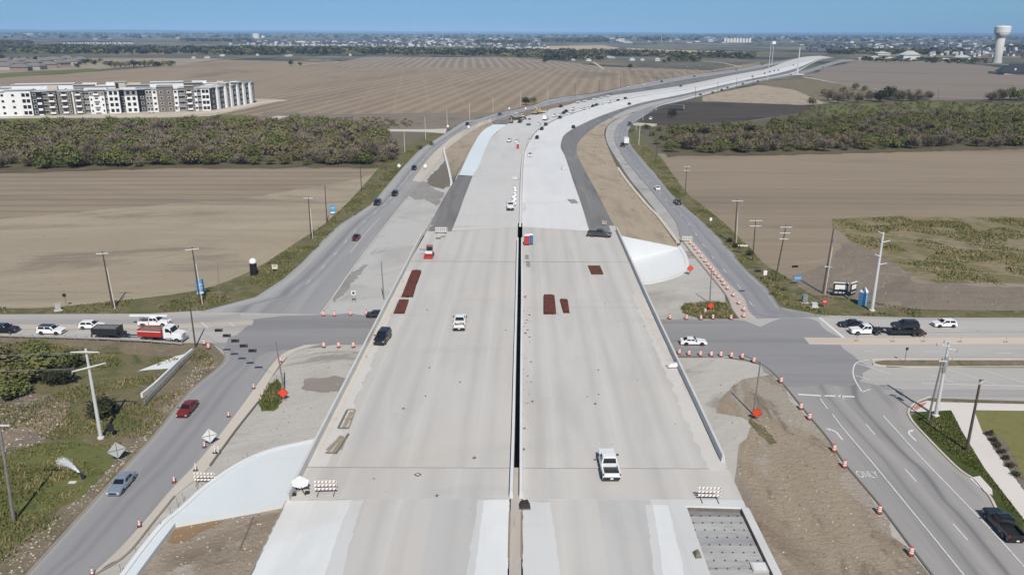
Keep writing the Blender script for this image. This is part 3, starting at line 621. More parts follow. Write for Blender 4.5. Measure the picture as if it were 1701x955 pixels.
# white / grey edge lines north of the bridge
PL = LD([(750, 384), (785, 293), (796, 274), (812, 236), (841, 207), (862, 202), (880, 191.5), (906, 188), (912, 182.5), (927, 178.5), (944, 174.5), (957, 171), (983, 166.3), (1015, 159), (1074, 151), (1140, 141), (1219, 124.8), (1270, 116), (1308, 103), (1335, 96), (1362, 93.6)])
PR = LD([(979, 384), (966, 341), (951, 298), (938.6, 260), (931.5, 246), (933, 233.5), (938, 224), (953, 213.5), (976.7, 202), (1000, 192), (1033, 180.6), (1074, 169), (1140, 155.6), (1240, 133), (1282, 124.6), (1308, 118), (1328, 112), (1346, 104.5), (1363, 98), (1384, 95.6)])
ML_n, MR_n = [p for p in ML if p.y >= Y_BE - 3], [p for p in MR if p.y >= Y_BE - 3]
strip("highway", PL, ML_n, M_grayroad, 200, 0.0)
strip("highway", MR_n, PR, M_white2, 200, 0.0)
strip("highway_gravel", PR, LD([(1026, 384), (1014, 363.6), (992, 320.7), (966, 272.6), (958, 255), (959, 240), (962.6, 234.5), (976.7, 220), (991, 211), (1010, 202), (1034, 193), (1062, 184), (1102, 172), (1140, 162), (1240, 136), (1275, 129), (1305, 123), (1325, 117), (1346, 106), (1363, 98.8), (1384, 96)]), M_base, 180, 0.0)
strip("highway_shoulder", LD([(985, 213), (1008, 200), (1034, 186), (1062, 176.5), (1102, 166.5), (1140, 159), (1240, 134.8)]), LD([(991, 211), (1010, 202), (1034, 193), (1062, 184), (1102, 172), (1140, 162), (1240, 136)]), gmat("strip_paving_mat", [], 1), 70, 0.03)
strip("highway_gravel", LD([(711, 384), (728, 346), (748, 311), (762, 292)]), LD([(750, 384), (762, 353), (773, 322), (785, 293)]), M_base, 30, 0.004)
strip("fresh_lane", LD([(762, 291), (781, 251), (796, 224.6), (806, 214.5), (819, 207)]), LD([(785, 292.5), (796, 274), (812, 236), (824, 221), (841, 207)]), M_blue, 40, 0.012)
strip("highway_gravel", LD([(819, 206.6), (822, 204), (828, 201)]), LD([(841, 206.6), (846, 204), (852, 201)]), M_base, 8, 0.012)
# tan slopes that drop from the highway to the frontage roads
strip("embankment", [p + Vector((0, 0, 0.02)) for p in LD([(1032, 392.5), (1014, 363.6), (992, 320.7), (966, 272.6), (958, 255), (959, 240), (962.6, 234.5), (976.7, 220), (991, 211), (1010, 202), (1034, 193), (1060, 184.5)])],
      L([(1128, 412), (1110, 386), (1093, 361), (1075, 343), (1042, 303), (1026, 280), (1008, 240), (1004, 222), (1008, 210), (1020, 200), (1032, 195), (1046, 190), (1064, 183.5)], 0.1), M_tan, 90)
strip("embankment", L([(752, 306), (738, 252), (745, 247), (758, 236.5), (796, 211.5), (818, 203.5)], 0.12), [p - Vector((0, 0, 0.02)) for p in LD([(757, 300), (762, 290), (781, 251), (796, 224.6), (808, 213), (820, 206)])], M_tan, 60)
strip("embankment", L([(818, 203), (840, 195.5), (868, 186.5), (900, 178.5), (930, 171.5), (957, 167)], 0.1), [p - Vector((0, 0, 0.01)) for p in LD([(822, 205.5), (850, 201), (880, 191), (905, 187), (926, 178.5), (957, 171)])], gmat("spoil_road_mat", [lin(150, 134, 114), lin(132, 118, 102), lin(166, 152, 134)], 0.08, bump=0.5), 40)
strip("embankment", L([(957, 167), (1015, 154.5), (1074, 145.5), (1143, 132.5), (1219, 121), (1270, 112)], 0.1), [p - Vector((0, 0, 0.01)) for p in LD([(957, 171), (1015, 158.5), (1074, 150.5), (1143, 140), (1219, 124.4), (1270, 115.5)])], M_base, 40)
# south of the joint: paving lanes side by side, then the bridge deck
def lanes(y0, y1, tl, tr):
    """split the deck between two distances into lanes; tl, tr: (fractions, materials) west and east of the median"""
    def at(P, y):
        return split_line(P, y)[0][-1]
    for A, B, (fr, ms) in ((HL, ML, tl), (MR, HR, tr)):
        for f0, f1, m in zip(fr[:-1], fr[1:], ms):
            a = [at(A, y) for y in (y0, (y0 + y1) / 2, y1)]
            b = [at(B, y) for y in (y0, (y0 + y1) / 2, y1)]
            strip("paving_lane" if y1 < Y_J else "deck_lane", [p.lerp(q, f0) for p, q in zip(a, b)], [p.lerp(q, f1) for p, q in zip(a, b)], m, 3)
lanes(5.0, GD(1200, 1100).y, ([0, 0.012], [M_kerb_d]), ([0.58, 1.0], [M_lane_w]))
lanes(5.0, Y_AP - 0.05, ([0.012, 0.36, 0.66, 0.995], [M_deck2, M_deck, M_deck2]), ([0.005, 0.34, 0.58], [M_deck, M_deck2]))
def deck_patch(name, px, mat, dz, edge):
    return sheet(name, px, mat, 6.5 + dz, rough_edge=edge)
deck_patch("curing_film", [(476, 832), (604, 830), (592, 862), (582, 900), (568, 955), (530, 1100), (345, 1100), (418, 955)], M_lane_v, .010, .22)
deck_patch("curing_film", [(476, 832), (584, 830), (570, 862), (556, 900), (540, 955), (494, 1100), (345, 1100), (418, 955)], M_lane_w, .016, .12)
deck_patch("curing_film", [(794, 830), (846, 829.5), (843.5, 955), (839, 1100), (765, 1100), (776, 955), (786, 880)], M_lane_v, .010, .18)
deck_patch("curing_film", [(804, 830), (846, 829.5), (843.5, 955), (839, 1100), (777, 1100), (788, 955), (798, 880)], M_lane_w, .016, .10)
deck_patch("curing_film", [(869, 832), (914, 834), (924, 900), (930, 955), (935, 1100), (868, 1100)], M_lane_v, .012, .15)
deck_patch("curing_film", [(1072, 838), (1110, 838), (1136, 950), (1152, 1100), (1108, 1100), (1086, 955), (1080, 890)], M_lane_v, .010, .18)
deck_patch("curing_film", [(1084, 838), (1110, 838), (1136, 950), (1152, 1100), (1124, 1100), (1101, 955), (1093, 890)], M_lane_w, .016, .10)
dust = gmat("deck_dust_mat", [lin(203, 193, 181), lin(208, 201, 192), lin(197, 188, 178)], 0.4, layers=[(lin(186, 176, 166), 1.2, .58, .7, .5, (1, 1, 1), 0)])
pale = gmat("deck_pale_mat", [lin(205, 201, 196), lin(211, 207, 202)], 0.4)
deck_patch("dust_patch", [(507, 775), (528, 735), (575, 642), (612, 570), (648, 500), (674, 452), (690, 445), (672, 480), (650, 520), (628, 575), (610, 620), (585, 680), (560, 740), (540, 775)], pale, .010, .5)
deck_patch("dust_patch", [(524, 745), (575, 645), (612, 573), (646, 505), (671, 458), (672, 468), (650, 512), (622, 570), (596, 620), (570, 680), (548, 720), (535, 748)], dust, .016, .35)
deck_patch("dust_patch", [(1066, 488), (1112, 590), (1160, 690), (1203, 782), (1180, 782), (1150, 720), (1115, 640), (1085, 570), (1050, 490)], pale, .010, .6)
deck_patch("dust_patch", [(1060, 480), (1090, 545), (1122, 612), (1112, 606), (1082, 552), (1052, 490)], dust, .016, .3)
lanes(GD(1200, 1100).y, Y_AP - 0.05, ([0, 0.012], [M_kerb_d]), ([0.58, 0.735], [M_lane_v]))
lanes(GD(1139, 842).y, Y_AP - 0.05, ([0, 0.012], [M_kerb_d]), ([0.735, 1.0], [M_lane_v]))
lanes(Y_AP + 0.05, Y_J - 0.04, ([0, 0.5, 1], [M_deck, M_deck]), ([0, 0.5, 1], [M_deck, M_deck]))
lanes(Y_J + 0.04, Y_BE, ([0, 0.33, 0.66, 1], [M_deck, M_deck, M_deck]), ([0, 0.33, 0.66, 1], [M_deck, M_deck, M_deck]))
M_joint = pmat("joint_mat", (0.10, 0.10, 0.10), 0.9)
for yj, w in ((Y_AP, 0.06), (Y_J, 0.16), (104.0, 0.05), (136.0, 0.05), (166.0, 0.05)):
    for A, B in ((HL, ML), (MR, HR)):
        a, b = split_line(A, yj)[0][-1], split_line(B, yj)[0][-1]
        mb = MB(); mb.box(((a + b) / 2 + Vector((0, 0, -0.028))), ((b - a).length - 0.1, w, 0.05))
        tag(mb.build("expansion_joint", M_joint if w > 0.1 else (M_white if yj == Y_AP else M_kerb_d)), kind='structure')
# sides: retaining walls, edge beams of the bridge, abutments
M_side = gmat("wall_panel_mat", [lin(176, 172, 166), lin(188, 184, 178)], 0.3)
for P, sgn in ((HL, 1), (HR, -1)):
    south, rest = split_line(P, Y_J + 1)
    span, north = split_line(rest, Y_BE)
    for part, zb in ((south, None), (north, None), (span, 1.7)):
        mb = MB()
        for p in part: mb.v += [(p.x, p.y, p.z - 0.005), (p.x, p.y, (p.z - zb) if zb else -0.5)]
        k_ = len(part)
        mb.f = [(2 * i, 2 * i + 2, 2 * i + 3, 2 * i + 1) for i in range(k_ - 1)]
        mb.m = [0] * len(mb.f)
        tag(mb.build("retaining_wall" if zb is None else "bridge_beam", M_side), kind='structure')
for yb in (Y_J + 1, Y_BE):
    for A, B in ((HL, ML), (MR, HR)):
        a, b = split_line(A, yb)[0][-1], split_line(B, yb)[0][-1]
        mb = MB(); mb.box(((a.x + b.x) / 2, yb, 3.1), (b.x - a.x - 0.1, 0.8, 6.2))
        tag(mb.build("abutment", M_side), kind='structure')
for A, B in ((HL, ML), (MR, HR)):                        # underside of the span, so that the gap between the carriageways is dark
    a, b = [split_line(P, Y_J + 1)[0][-1] for P in (A, B)]
    c, d = [split_line(P, Y_BE)[0][-1] for P in (A, B)]
    mb = MB(); mb.add([(p.x, p.y, p.z - 1.7) for p in (a, b, d, c)], [(0, 1, 2, 3)])
    mb.add([(b.x if A is HL else a.x, b.y, 6.4), (d.x if A is HL else c.x, d.y, 6.4), (d.x if A is HL else c.x, d.y, 4.8), (b.x if A is HL else a.x, b.y, 4.8)], [(0, 1, 2, 3)])
    tag(mb.build("bridge_soffit", M_side), kind='structure')

# parapets and median barriers
def wall_thing(name, P, w, h, mat, label, cat, tw=None, seg=None):
    """a wall; seg: length of its cast segments, each a part with a joint"""
    if not seg:
        return tag(ribbon_mb(P, w, h, top_w=tw).build(name, mat), label, cat)
    e = empty(name, P[0], 0, label, cat)
    tot = sum((b - a).length for a, b in zip(P[:-1], P[1:]))
    k = max(1, int(round(tot / seg)))
    Q = resample(P, k * 4 + 1)
    for i in range(k):
        q = [p - P[0] for p in Q[4 * i:4 * i + 5]]
        dv = (q[1] - q[0]).normalized() * 0.02
        q[0] = q[0] + dv; q[-1] = q[-1] - dv
        ribbon_mb(q, w, h, top_w=tw).build("wall_segment", mat, e)
    return e
PW = [p for p in offset(HL, 0.25) if Y_AP - 1 < p.y < 191]
PE = [p for p in offset(HR, -0.25) if Y_J - 1 < p.y < 197]
wall_thing("parapet", PW, 0.45, 0.9, M_wall, "long pale concrete parapet along the west edge of the bridge deck", "parapet", 0.3, 12)
wall_thing("parapet", PE, 0.45, 0.9, M_wall, "long grey concrete parapet along the east edge of the bridge deck", "parapet", 0.3, 12)
BW = [p for p in offset(ML, 0.10) if Y_AP - 8.5 < p.y < 196]
BE_ = [p for p in offset(MR, -0.10) if Y_AP - 8.5 < p.y < 196]
wall_thing("median_barrier", [p for p in BW if p.y > Y_AP - 0.5], 0.42, 0.85, M_wall2, "white concrete barrier on the west side of the black gap between the decks", "barrier", 0.32, 12)
wall_thing("median_barrier", [p for p in BE_ if p.y > Y_AP - 0.5], 0.42, 0.85, M_wall2, "white concrete barrier on the east side of the black gap between the decks", "barrier", 0.32, 12)
MN = [(a + b) / 2 for a, b in zip(resample(ML_n, 120), resample(MR_n, 120))]
wall_thing("median_barrier", [p for p in MN if 197 < p.y < 420], 0.62, 0.9, M_wall2, "single white median barrier running north from the bridge round the curve", "barrier", 0.4, 15)
wall_thing("median_barrier", [p for p in MN if p.y >= 420], 0.62, 0.9, M_wall2, "far stretch of pale median barrier shrinking towards the overpass", "barrier", 0.4)
# the fill between the approach slabs
a, b = split_line(ML, Y_J)[0][-1], split_line(MR, Y_J)[0][-1]
c, d = split_line(ML, Y_AP - 66.0)[0][-1], split_line(MR, Y_AP - 66.0)[0][-1]
mb = MB()
mb.prism([(c.x + 0.03, c.y), (d.x - 0.03, d.y), (b.x - 0.03, b.y), (a.x + 0.03, a.y)], 6.0, 6.56)
tag(mb.build("median_fill", gmat("median_fill_mat", [lin(196, 186, 174), lin(184, 176, 168), lin(204, 196, 186)], 0.3, rz=H_HW, stretch=(.2, 1, 1), layers=[(lin(160, 150, 140), 1, .6, .7, .6, (.3, 1, 1), H_HW)])), kind='structure')
for P, lb in ((ML, "west"), (MR, "east")):
    q = [p for p in P if Y_AP - 11 < p.y < Y_AP - 0.4]
    tag(ribbon_mb(q, 0.16, 0.22).build("form_board", pmat("timber_mat", lin(150, 136, 116), 0.85, var=0.15, scale=2)), "narrow timber form board on the %s side of the median fill" % lb, "form board")
# paving lane pit on the near right: coping, sunken bed of form panels
pit = [GD(1139, 842), GD(1237, 845), GD(1292, 955), GD(1172, 955)]
far_r = GD(1361, 1100); far_l = GD(1200, 1100)
sheet_v = [pit[0], pit[1], far_r, far_l]
bz = 6.5 - 0.42
mb = MB(); mb.add([(p.x, p.y, bz) for p in sheet_v], [(3, 2, 1, 0)])
tag(mb.build("pit_floor", gmat("pit_floor_mat", [lin(150, 148, 146), lin(128, 126, 126)], 0.5)), kind='structure')
M_pitwall = pmat("pit_wall_mat", lin(120, 112, 104), 0.9, var=0.2, scale=1.2)
bed = empty("sunken_bed", (pit[0].x, pit[0].y, bz), 0, "sunken bed of grey slabs with bolted joints in the unpaved lane corner", "paving bed")
O = Vector((pit[0].x, pit[0].y, bz))
Lx = lambda y: pit[0].x + (far_l.x - pit[0].x) * (pit[0].y - y) / (pit[0].y - far_l.y) + 0.05
Rx = lambda y: pit[1].x + (far_r.x - pit[1].x) * (pit[1].y - y) / (pit[1].y - far_r.y) - 0.45
yy = pit[0].y - 1.15
pm = [gmat("slab_%s_mat" % k, [lin(*[v - 14 for v in c_]), lin(*c_), lin(*[v + 10 for v in c_])], 0.5, stretch=(0.35, 1.3, 1), layers=[(lin(138, 137, 138), 0.9, 0.55, 0.68, 0.7, (0.25, 1.6, 1), 0)]) for k, c_ in (("grey", (172, 171, 170)), ("dark", (160, 160, 161)), ("pale", (182, 180, 178)))]
row = 0
M_bolt = pmat("bolt_mat", (0.05, 0.05, 0.05), 0.6)
while yy > 57.5:
    y2 = yy - 1.22
    x0, x1 = Lx((yy + y2) / 2), Rx((yy + y2) / 2)
    mb = MB(); mb.box(((x0 + x1) / 2 - O.x, (yy + y2) / 2 - O.y, 0.05 + rnd.uniform(0, .012)), (x1 - x0 - 0.03, 1.15, 0.1))
    mb.build("slab", pm[(0, 2, 0, 1, 0, 2)[row % 6]], bed)
    for k in range(6):
        mb = MB(); mb.cyl((x0 + (x1 - x0) * (k + 0.5) / 6 - O.x, yy - O.y, 0.02), (x0 + (x1 - x0) * (k + 0.5) / 6 - O.x, yy - O.y, 0.2), 0.07, n=6)
        mb.build("bolt", M_bolt, bed)
    yy = y2; row += 1
mb = MB()
for p, q, dv in ((pit[0], pit[1], (0, -0.03)), (pit[1], far_r, (-0.4, 0)), (pit[0], far_l, (0.02, 0))):
    mb.add([(p.x + dv[0], p.y + dv[1], 6.5 - .01), (q.x + dv[0], q.y + dv[1], 6.5 - .01), (q.x + dv[0], q.y + dv[1], bz), (p.x + dv[0], p.y + dv[1], bz)], [(0, 1, 2, 3)])
tag(mb.build("pit_wall", M_pitwall), kind='structure')
tag(ribbon_mb([Vector((pit[1].x + 0.05, pit[1].y + .1, 6.4)), Vector((far_r.x + 0.05, far_r.y, 6.4))], 0.8, 0.22).build("coping", M_wall), kind='structure')
tag(ribbon_mb([Vector((pit[0].x, pit[0].y + 0.14, 6.4)), Vector((pit[1].x, pit[1].y + 0.14, 6.4))], 0.24, 0.13).build("coping", M_white), kind='structure')
mb = MB(); pc = GD(1262, 938)
lid = empty("square_slab", (pc.x, pc.y, bz + 0.1), H_HW - math.pi / 2, "pale square slab lid lying on the sunken grey bed", "lid")
MB().box((0, 0, 0.08), (1.5, 1.35, 0.16)).build("lid_frame", pmat("lid_frame_mat", lin(196, 194, 190), 0.7), lid)
MB().box((0, 0, 0.17), (1.2, 1.05, 0.03)).build("plate", pmat("lid_mat", lin(222, 223, 224), 0.6, var=0.06, scale=2), lid)

# turnaround paving below the bridge on both sides, with kerbs
TL = [(200, 960), (236, 912), (270, 871), (302, 844), (345, 806), (400, 769), (450, 748), (516, 733)]
TLB = [(222, 960), (262, 906), (291, 868), (352, 857), (430, 843), (474, 834)]
TLW = [G(105, 1100, 0.7)] + smooth_line([G(x, y, 0.7) for x, y in TL], 5) + [G(640, 712, 0.7), G(640, 812, 0.7)] + [G(x, y, 0.7) for x, y in reversed(TLB)] + [G(130, 1100, 0.7)]
mb = MB(); mb.prism([(p.x, p.y) for p in reversed(TLW)], -0.1, 0.7)
tag(mb.build("turnaround_paving", M_turn), kind='structure')
sheet("mud_bank", [(130, 1100), (222, 960), (262, 906), (291, 868), (352, 857), (430, 843), (474, 834), (640, 812), (640, 1100)], M_mudw, 0.045)
mb = ribbon_mb(L([(200, 960), (236, 912), (270, 871), (302, 844), (345, 806), (400, 769), (450, 748), (514, 733), (600, 715)], 0.72), 0.55, 0.14)
tag(mb.build("kerb", M_white), kind='structure')
sheet("turnaround_paving", [(980, 383), (1031, 391), (1128, 412), (1137, 424), (1141, 440), (1134, 453), (1118, 461), (1093, 468), (1070, 471.5), (1000, 474), (940, 400)], M_turn_r, 0.16)
wa, wb = GD(1031.5, 392.3), G(1128, 412, 0.1)
mb = MB(); mb.prism([(0, -.18), (1, -.18), (1, .18), (0, .18)], 0, 1)
mb.v = [(wa.x, wa.y - .18, 0), (wb.x, wb.y - .18, 0), (wb.x, wb.y + .18, 0), (wa.x, wa.y + .18, 0), (wa.x, wa.y - .18, wa.z + .05), (wb.x, wb.y - .18, .2), (wb.x, wb.y + .18, .2), (wa.x, wa.y + .18, wa.z + .05)]
tag(mb.build("abutment_wing", M_turn_r), kind='structure')
mb = ribbon_mb(L([(1128, 410), (1137, 424), (1141, 440), (1134, 453), (1118, 461), (1093, 468), (1070, 471.5), (1000, 475)], 0.0), 0.9, 0.28)
tag(mb.build("kerb", M_wall2), kind='structure')
mb = ribbon_mb(L([(1026, 280), (1042, 303), (1075, 343), (1093, 361), (1126, 404)], 0.0), 1.0, 0.5)
tag(mb.build("kerb", M_kerb), kind='structure')
wall_thing("retaining_wall", L([(750, 309), (745, 285), (739, 262), (737, 250)], 0.0, 3), 1.1, 1.5, M_wall2, "pale stub of retaining wall between the frontage road and the fresh lane", "wall", 0.8)["kind"] = "thing"
wall_thing("low_wall", L([(738, 251), (745, 247), (758, 236), (796, 211), (818, 202.8)], 0.0, 3), 0.3, 0.45, M_kerb, "thin pale kerb wall that bends along the inner edge of the west frontage road", "wall")["kind"] = "thing"

# ---- painted markings
def dashes(name, pts, mat=M_line, w=0.14, z=0.115):
    mb = MB()
    for p in pts:
        P = smooth_line([G(x, y, z) for x, y in p], 4)
        A, B = offset(P, -w / 2), offset(P, w / 2)
        for i in range(len(P) - 1):
            mb.add([A[i], B[i], B[i + 1], A[i + 1]], [(0, 1, 2, 3)])
    return tag(mb.build(name, mat), kind='structure')
RFm = [[(1382.7, 687.6), (1404, 715), (1457.5, 778), (1602, 955), (1740, 1130)], [(1467, 690), (1490, 715), (1530, 759), (1622, 854), (1701, 940), (1860, 1130)],
       [(1503, 778), (1522, 799)], [(1583, 869), (1607, 896)], [(1438.5, 704), (1453.7, 722)], [(1362.5, 662), (1375, 679)], [(1395, 655), (1402, 663)]]
dashes("lane_marking", RFm, w=0.16)
dashes("stop_line", [[(1325.7, 654.7), (1363.7, 657)], [(1370, 657), (1388, 657.4)], [(1392, 658), (1419.5, 658.5)]], w=0.5)
dashes("stop_line", [[(1361, 527), (1402, 561)]], w=0.6)
dashes("lane_marking", [[(1422, 603), (1479, 620.5)], [(1420.7, 623), (1445, 630.6)], [(1455, 597), (1436, 598.5), (1422, 603), (1417, 615), (1420, 630), (1432, 651)], [(1548.7, 623), (1597, 639.5)], [(1575, 614), (1659, 640)], [(1630, 614), (1701, 635.7), (1800, 667)], [(1700, 614), (1900, 675)], [(1531, 636.5), (1701, 641), (2400, 655)], [(1432, 651), (1446, 646)]], w=0.2)
dashes("lane_marking", [[(1380, 537.5), (1420, 538.5)], [(1520, 550), (1701, 549), (2400, 545)], [(1437, 583.5), (1455, 583.7)], [(1535, 584), (1565, 584)], [(1653, 586.5), (1680, 586.5)]], w=0.18)
dashes("lane_marking", [[(35, 549), (58, 549.5)], [(125, 552), (155, 553)], [(305, 556), (318, 545)], [(334, 535), (346, 545)], [(380, 536), (390, 542)]], w=0.18)
RN_c = [(a + b) / 2 for a, b in zip(resample(RF_N_L, 160), resample(RF_N_R, 160))]
def path_dashes(name, P, d0, ln, gap, y0, y1, w=0.14, shift=0.0):
    mb = MB()
    Q = offset(P, shift)
    Q = resample(Q, int(sum((b - a).length for a, b in zip(Q[:-1], Q[1:])) / 1.0))
    s = int(d0)
    while s + ln < len(Q):
        if y0 < Q[s].y < y1:
            seg = Q[s:s + int(ln) + 1]
            A, B = offset(seg, -w / 2), offset(seg, w / 2)
            for i in range(len(seg) - 1):
                mb.add([A[i] + Vector((0, 0, .03)), B[i] + Vector((0, 0, .03)), B[i + 1] + Vector((0, 0, .03)), A[i + 1] + Vector((0, 0, .03))], [(3, 2, 1, 0)])
        s += int(ln + gap)
    return tag(mb.build(name, M_line), kind='structure')
path_dashes("lane_marking", RN_c, 8, 3, 9, 150, 430, 0.15, -0.6)
LN_c = [(a + b) / 2 for a, b in zip(resample(LF_N_L, 160), resample(LF_N_R, 160))]
path_dashes("lane_marking", LN_c, 8, 3, 9, 165, 420, 0.15, -0.5)
path_dashes("lane_marking", LN_c, 8, 40, 0, 165, 225, 0.13, 3.0)
def arrow(px, py, hd, left=1):
    """a turn arrow painted flat on the road"""
    mb = MB()
    def poly(pts): mb.add([(x, y, 0) for x, y in pts], [tuple(range(len(pts)))])
    s = left
    poly([(-1.8, -0.11), (-1.8, 0.11), (0.0, 0.13), (0.0, -0.11)])
    poly([(0.0, -0.11), (0.0, 0.13), (0.55, 0.40 * s + .02), (0.75, 0.24 * s)] if s > 0 else [(0.0, 0.13), (0.0, -0.11), (0.55, 0.40 * s - .02), (0.75, 0.24 * s)])
    poly([(0.35, 0.50 * s), (0.95, 0.34 * s), (0.98, 1.05 * s)])
    o = mb.build("turn_arrow", M_line)
    o.location = G(px, py, 0.12); o.rotation_euler = (0, 0, hd)
    o.scale = (1.2, 1.2, 1)
    return tag(o, kind='structure')
arrow(1390, 718, H_RF, 1)
arrow(1510, 720, H_RF, -1)
arrow(1614, 795, H_RF, -1)
fc = bpy.data.curves.new("only_text", 'FONT')
fc.body = "ONLY"; fc.size = 1.55; fc.align_x = 'CENTER'; fc.align_y = 'CENTER'; fc.extrude = 0.0
fo = bpy.data.objects.new("only_text", fc)
COL.objects.link(fo)
dg = bpy.context.evaluated_depsgraph_get()
me = bpy.data.meshes.new_from_object(fo.evaluated_get(dg))
bpy.data.objects.remove(fo)
me.materials.clear(); me.materials.append(M_line)
o = link_mesh("road_lettering", me)
o.location = G(1441, 788, 0.12); o.rotation_euler = (0, 0, H_RF - math.pi / 2); o.scale = (0.66, 1.5, 1)
tag(o, kind='structure')
# ------------------------------------------------------------------ vehicles
M_glass = pmat("car_glass", (0.012, 0.014, 0.017), 0.06, spec=0.6)
M_tyre = pmat("tyre", (0.018, 0.018, 0.018), 0.85)
M_rim = pmat("rim", (0.42, 0.43, 0.44), 0.35, metal=0.7)
M_rimd = pmat("rim_dark", (0.07, 0.07, 0.075), 0.4, metal=0.5)
M_trim = pmat("black_trim", (0.02, 0.02, 0.022), 0.5)
M_lamp = pmat("lamp_glass", (0.75, 0.76, 0.78), 0.12, coat=0.5)
M_tail = pmat("tail_lamp", (0.35, 0.015, 0.012), 0.2, coat=0.5)
M_plate = pmat("plate", (0.75, 0.75, 0.75), 0.5)
PAINT = {k: pmat("paint_" + k, c, 0.32, metal=m, coat=0.7) for k, c, m in (("white", (0.80, 0.80, 0.79), 0), ("black", (0.014, 0.014, 0.017), 0.1), ("silver", (0.36, 0.43, 0.50), 0.5), ("red", (0.22, 0.022, 0.016), 0.2), ("maroon", (0.10, 0.012, 0.010), 0.2), ("grey", (0.10, 0.105, 0.11), 0.3), ("olive", (0.060, 0.058, 0.046), 0.2), ("tan", (0.42, 0.36, 0.27), 0.1), ("yellow", (0.62, 0.40, 0.05), 0), ("blue", (0.03, 0.06, 0.12), 0.3), ("truck_red", (0.42, 0.03, 0.025), 0))}

def extrude_side(prof_xz, hw, taper=0.10, tumble=0.05, ztum=0.6, bev=0.05, seg=2):
    """a car body: its side outline pulled across the width, narrowed towards nose and tail and towards the top, edges rounded"""
    bm = bmesh.new()
    xs = [p[0] for p in prof_xz]; xm, xr = (max(xs) + min(xs)) / 2, (max(xs) - min(xs)) / 2
    sides = []
    for sgn in (-1, 1):
        vs = []
        for x, z in prof_xz:
            w = hw * (1 - taper * max(0, abs((x - xm) / xr) - 0.6) / 0.4) - (tumble if z > ztum else 0) * min(1, (z - ztum) / 0.4 if z > ztum else 0)
            vs.append(bm.verts.new((x, sgn * w, z)))
        sides.append(vs)
    n = len(prof_xz)
    fa = bm.faces.new(list(reversed(sides[1]))); fb = bm.faces.new(sides[0])
    for i in range(n):
        bm.faces.new((sides[0][(i + 1) % n], sides[0][i], sides[1][i], sides[1][(i + 1) % n]))
    bm.normal_update()
    ed = [e for f in (fa, fb) for e in f.edges]
    bmesh.ops.bevel(bm, geom=ed, offset=bev, segments=seg, affect='EDGES', clamp_overlap=True)
    bmesh.ops.recalc_face_normals(bm, faces=bm.faces)
    me = bpy.data.meshes.new("body")
    bm.to_mesh(me); bm.free()
    return me
def arch(cx, r, zc, n=7): return [(cx - r * math.cos(math.pi * k / (n - 1)), zc + r * math.sin(math.pi * k / (n - 1)) * 1.0) for k in range(n)]
SPEC = {   # length, half width, wheel r, wheelbase x's, bottom, hood z, belt z, roof z, cowl x, windscreen top x, rear top x, rear base x, tail z
    'sedan': dict(L=4.75, W=0.90, r=0.33, fx=1.40, rx=-1.38, zb=0.24, zh=0.74, zc=0.93, roof=1.43, cowl=0.92, wt=0.22, rt=-1.02, rb=-1.72, zt=0.96),
    'coupe': dict(L=4.80, W=0.94, r=0.35, fx=1.42, rx=-1.40, zb=0.22, zh=0.78, zc=0.96, roof=1.36, cowl=0.70, wt=-0.02, rt=-1.05, rb=-1.85, zt=0.98),
    'suv': dict(L=4.85, W=0.97, r=0.38, fx=1.46, rx=-1.42, zb=0.30, zh=0.98, zc=1.12, roof=1.72, cowl=1.02, wt=0.38, rt=-2.05, rb=-2.32, zt=1.12),
    'crossover': dict(L=4.45, W=0.92, r=0.35, fx=1.33, rx=-1.32, zb=0.27, zh=0.90, zc=1.02, roof=1.58, cowl=0.95, wt=0.28, rt=-1.65, rb=-2.08, zt=1.04),
    'pickup': dict(L=5.85, W=1.0, r=0.41, fx=1.85, rx=-1.75, zb=0.42, zh=1.14, zc=1.24, roof=1.92, cowl=1.18, wt=0.55, rt=-0.72, rb=-0.86, zt=1.22),
}
MESH = {}
def cached(key, fn):
    if key not in MESH: MESH[key] = fn()
    return MESH[key]
def wheel_mesh(r, w):
    mb = MB(); mb.lathe([(r * 0.62, -w / 2), (r * 0.94, -w / 2), (r, -w * 0.35), (r, w * 0.35), (r * 0.94, w / 2), (r * 0.62, w / 2 - 0.01)], 16)
    me = mb.mesh("tyre", M_tyre); me.transform(Matrix.Rotation(math.pi / 2, 4, 'X')); return me
def rim_mesh(r, w):
    mb = MB(); mb.lathe([(r * 0.62, -w / 2 + .01), (r * 0.60, w / 2 - 0.03), (r * 0.2, w / 2 - .01)], 12)
    for k in range(5):
        t = 2 * math.pi * k / 5
        mb.box((0.38 * r * math.cos(t), 0.38 * r * math.sin(t), w / 2 - 0.01), (0.42 * r, 0.12 * r, 0.03), rz=t)
    me = mb.mesh("rim", M_rim); me.transform(Matrix.Rotation(math.pi / 2, 4, 'X')); return me
def quad_mesh(name, pts, mat, thick=0.012):
    c = sum((Vector(p) for p in pts), Vector()) / len(pts)
    nrm = (Vector(pts[1]) - Vector(pts[0])).cross(Vector(pts[2]) - Vector(pts[0])).normalized() * thick
    n = len(pts)
    mb = MB(); mb.add([Vector(p) + nrm for p in pts] + [Vector(p) - nrm for p in pts], [tuple(range(n)), tuple(range(2 * n - 1, n - 1, -1))] + [(i, n + i, n + (i + 1) % n, (i + 1) % n) for i in range(n)])
    return mb.mesh(name, mat)
def add_wheels(e, s, xs, r, W, rim=True, dark=False, w=0.24):
    for x in xs:
        for sg in (-1, 1):
            o = link_mesh("wheel", cached(("wheel", r, w), lambda: wheel_mesh(r, w)), e)
            o.location = (x, sg * (W - w / 2 + 0.01), r)
            if sg > 0: o.rotation_euler = (0, 0, math.pi)
            if rim:
                q = link_mesh("rim", cached(("rim", r, w), lambda: rim_mesh(r, w)), o)
                if dark: q.material_slots[0].link = 'OBJECT'; q.material_slots[0].material = M_rimd
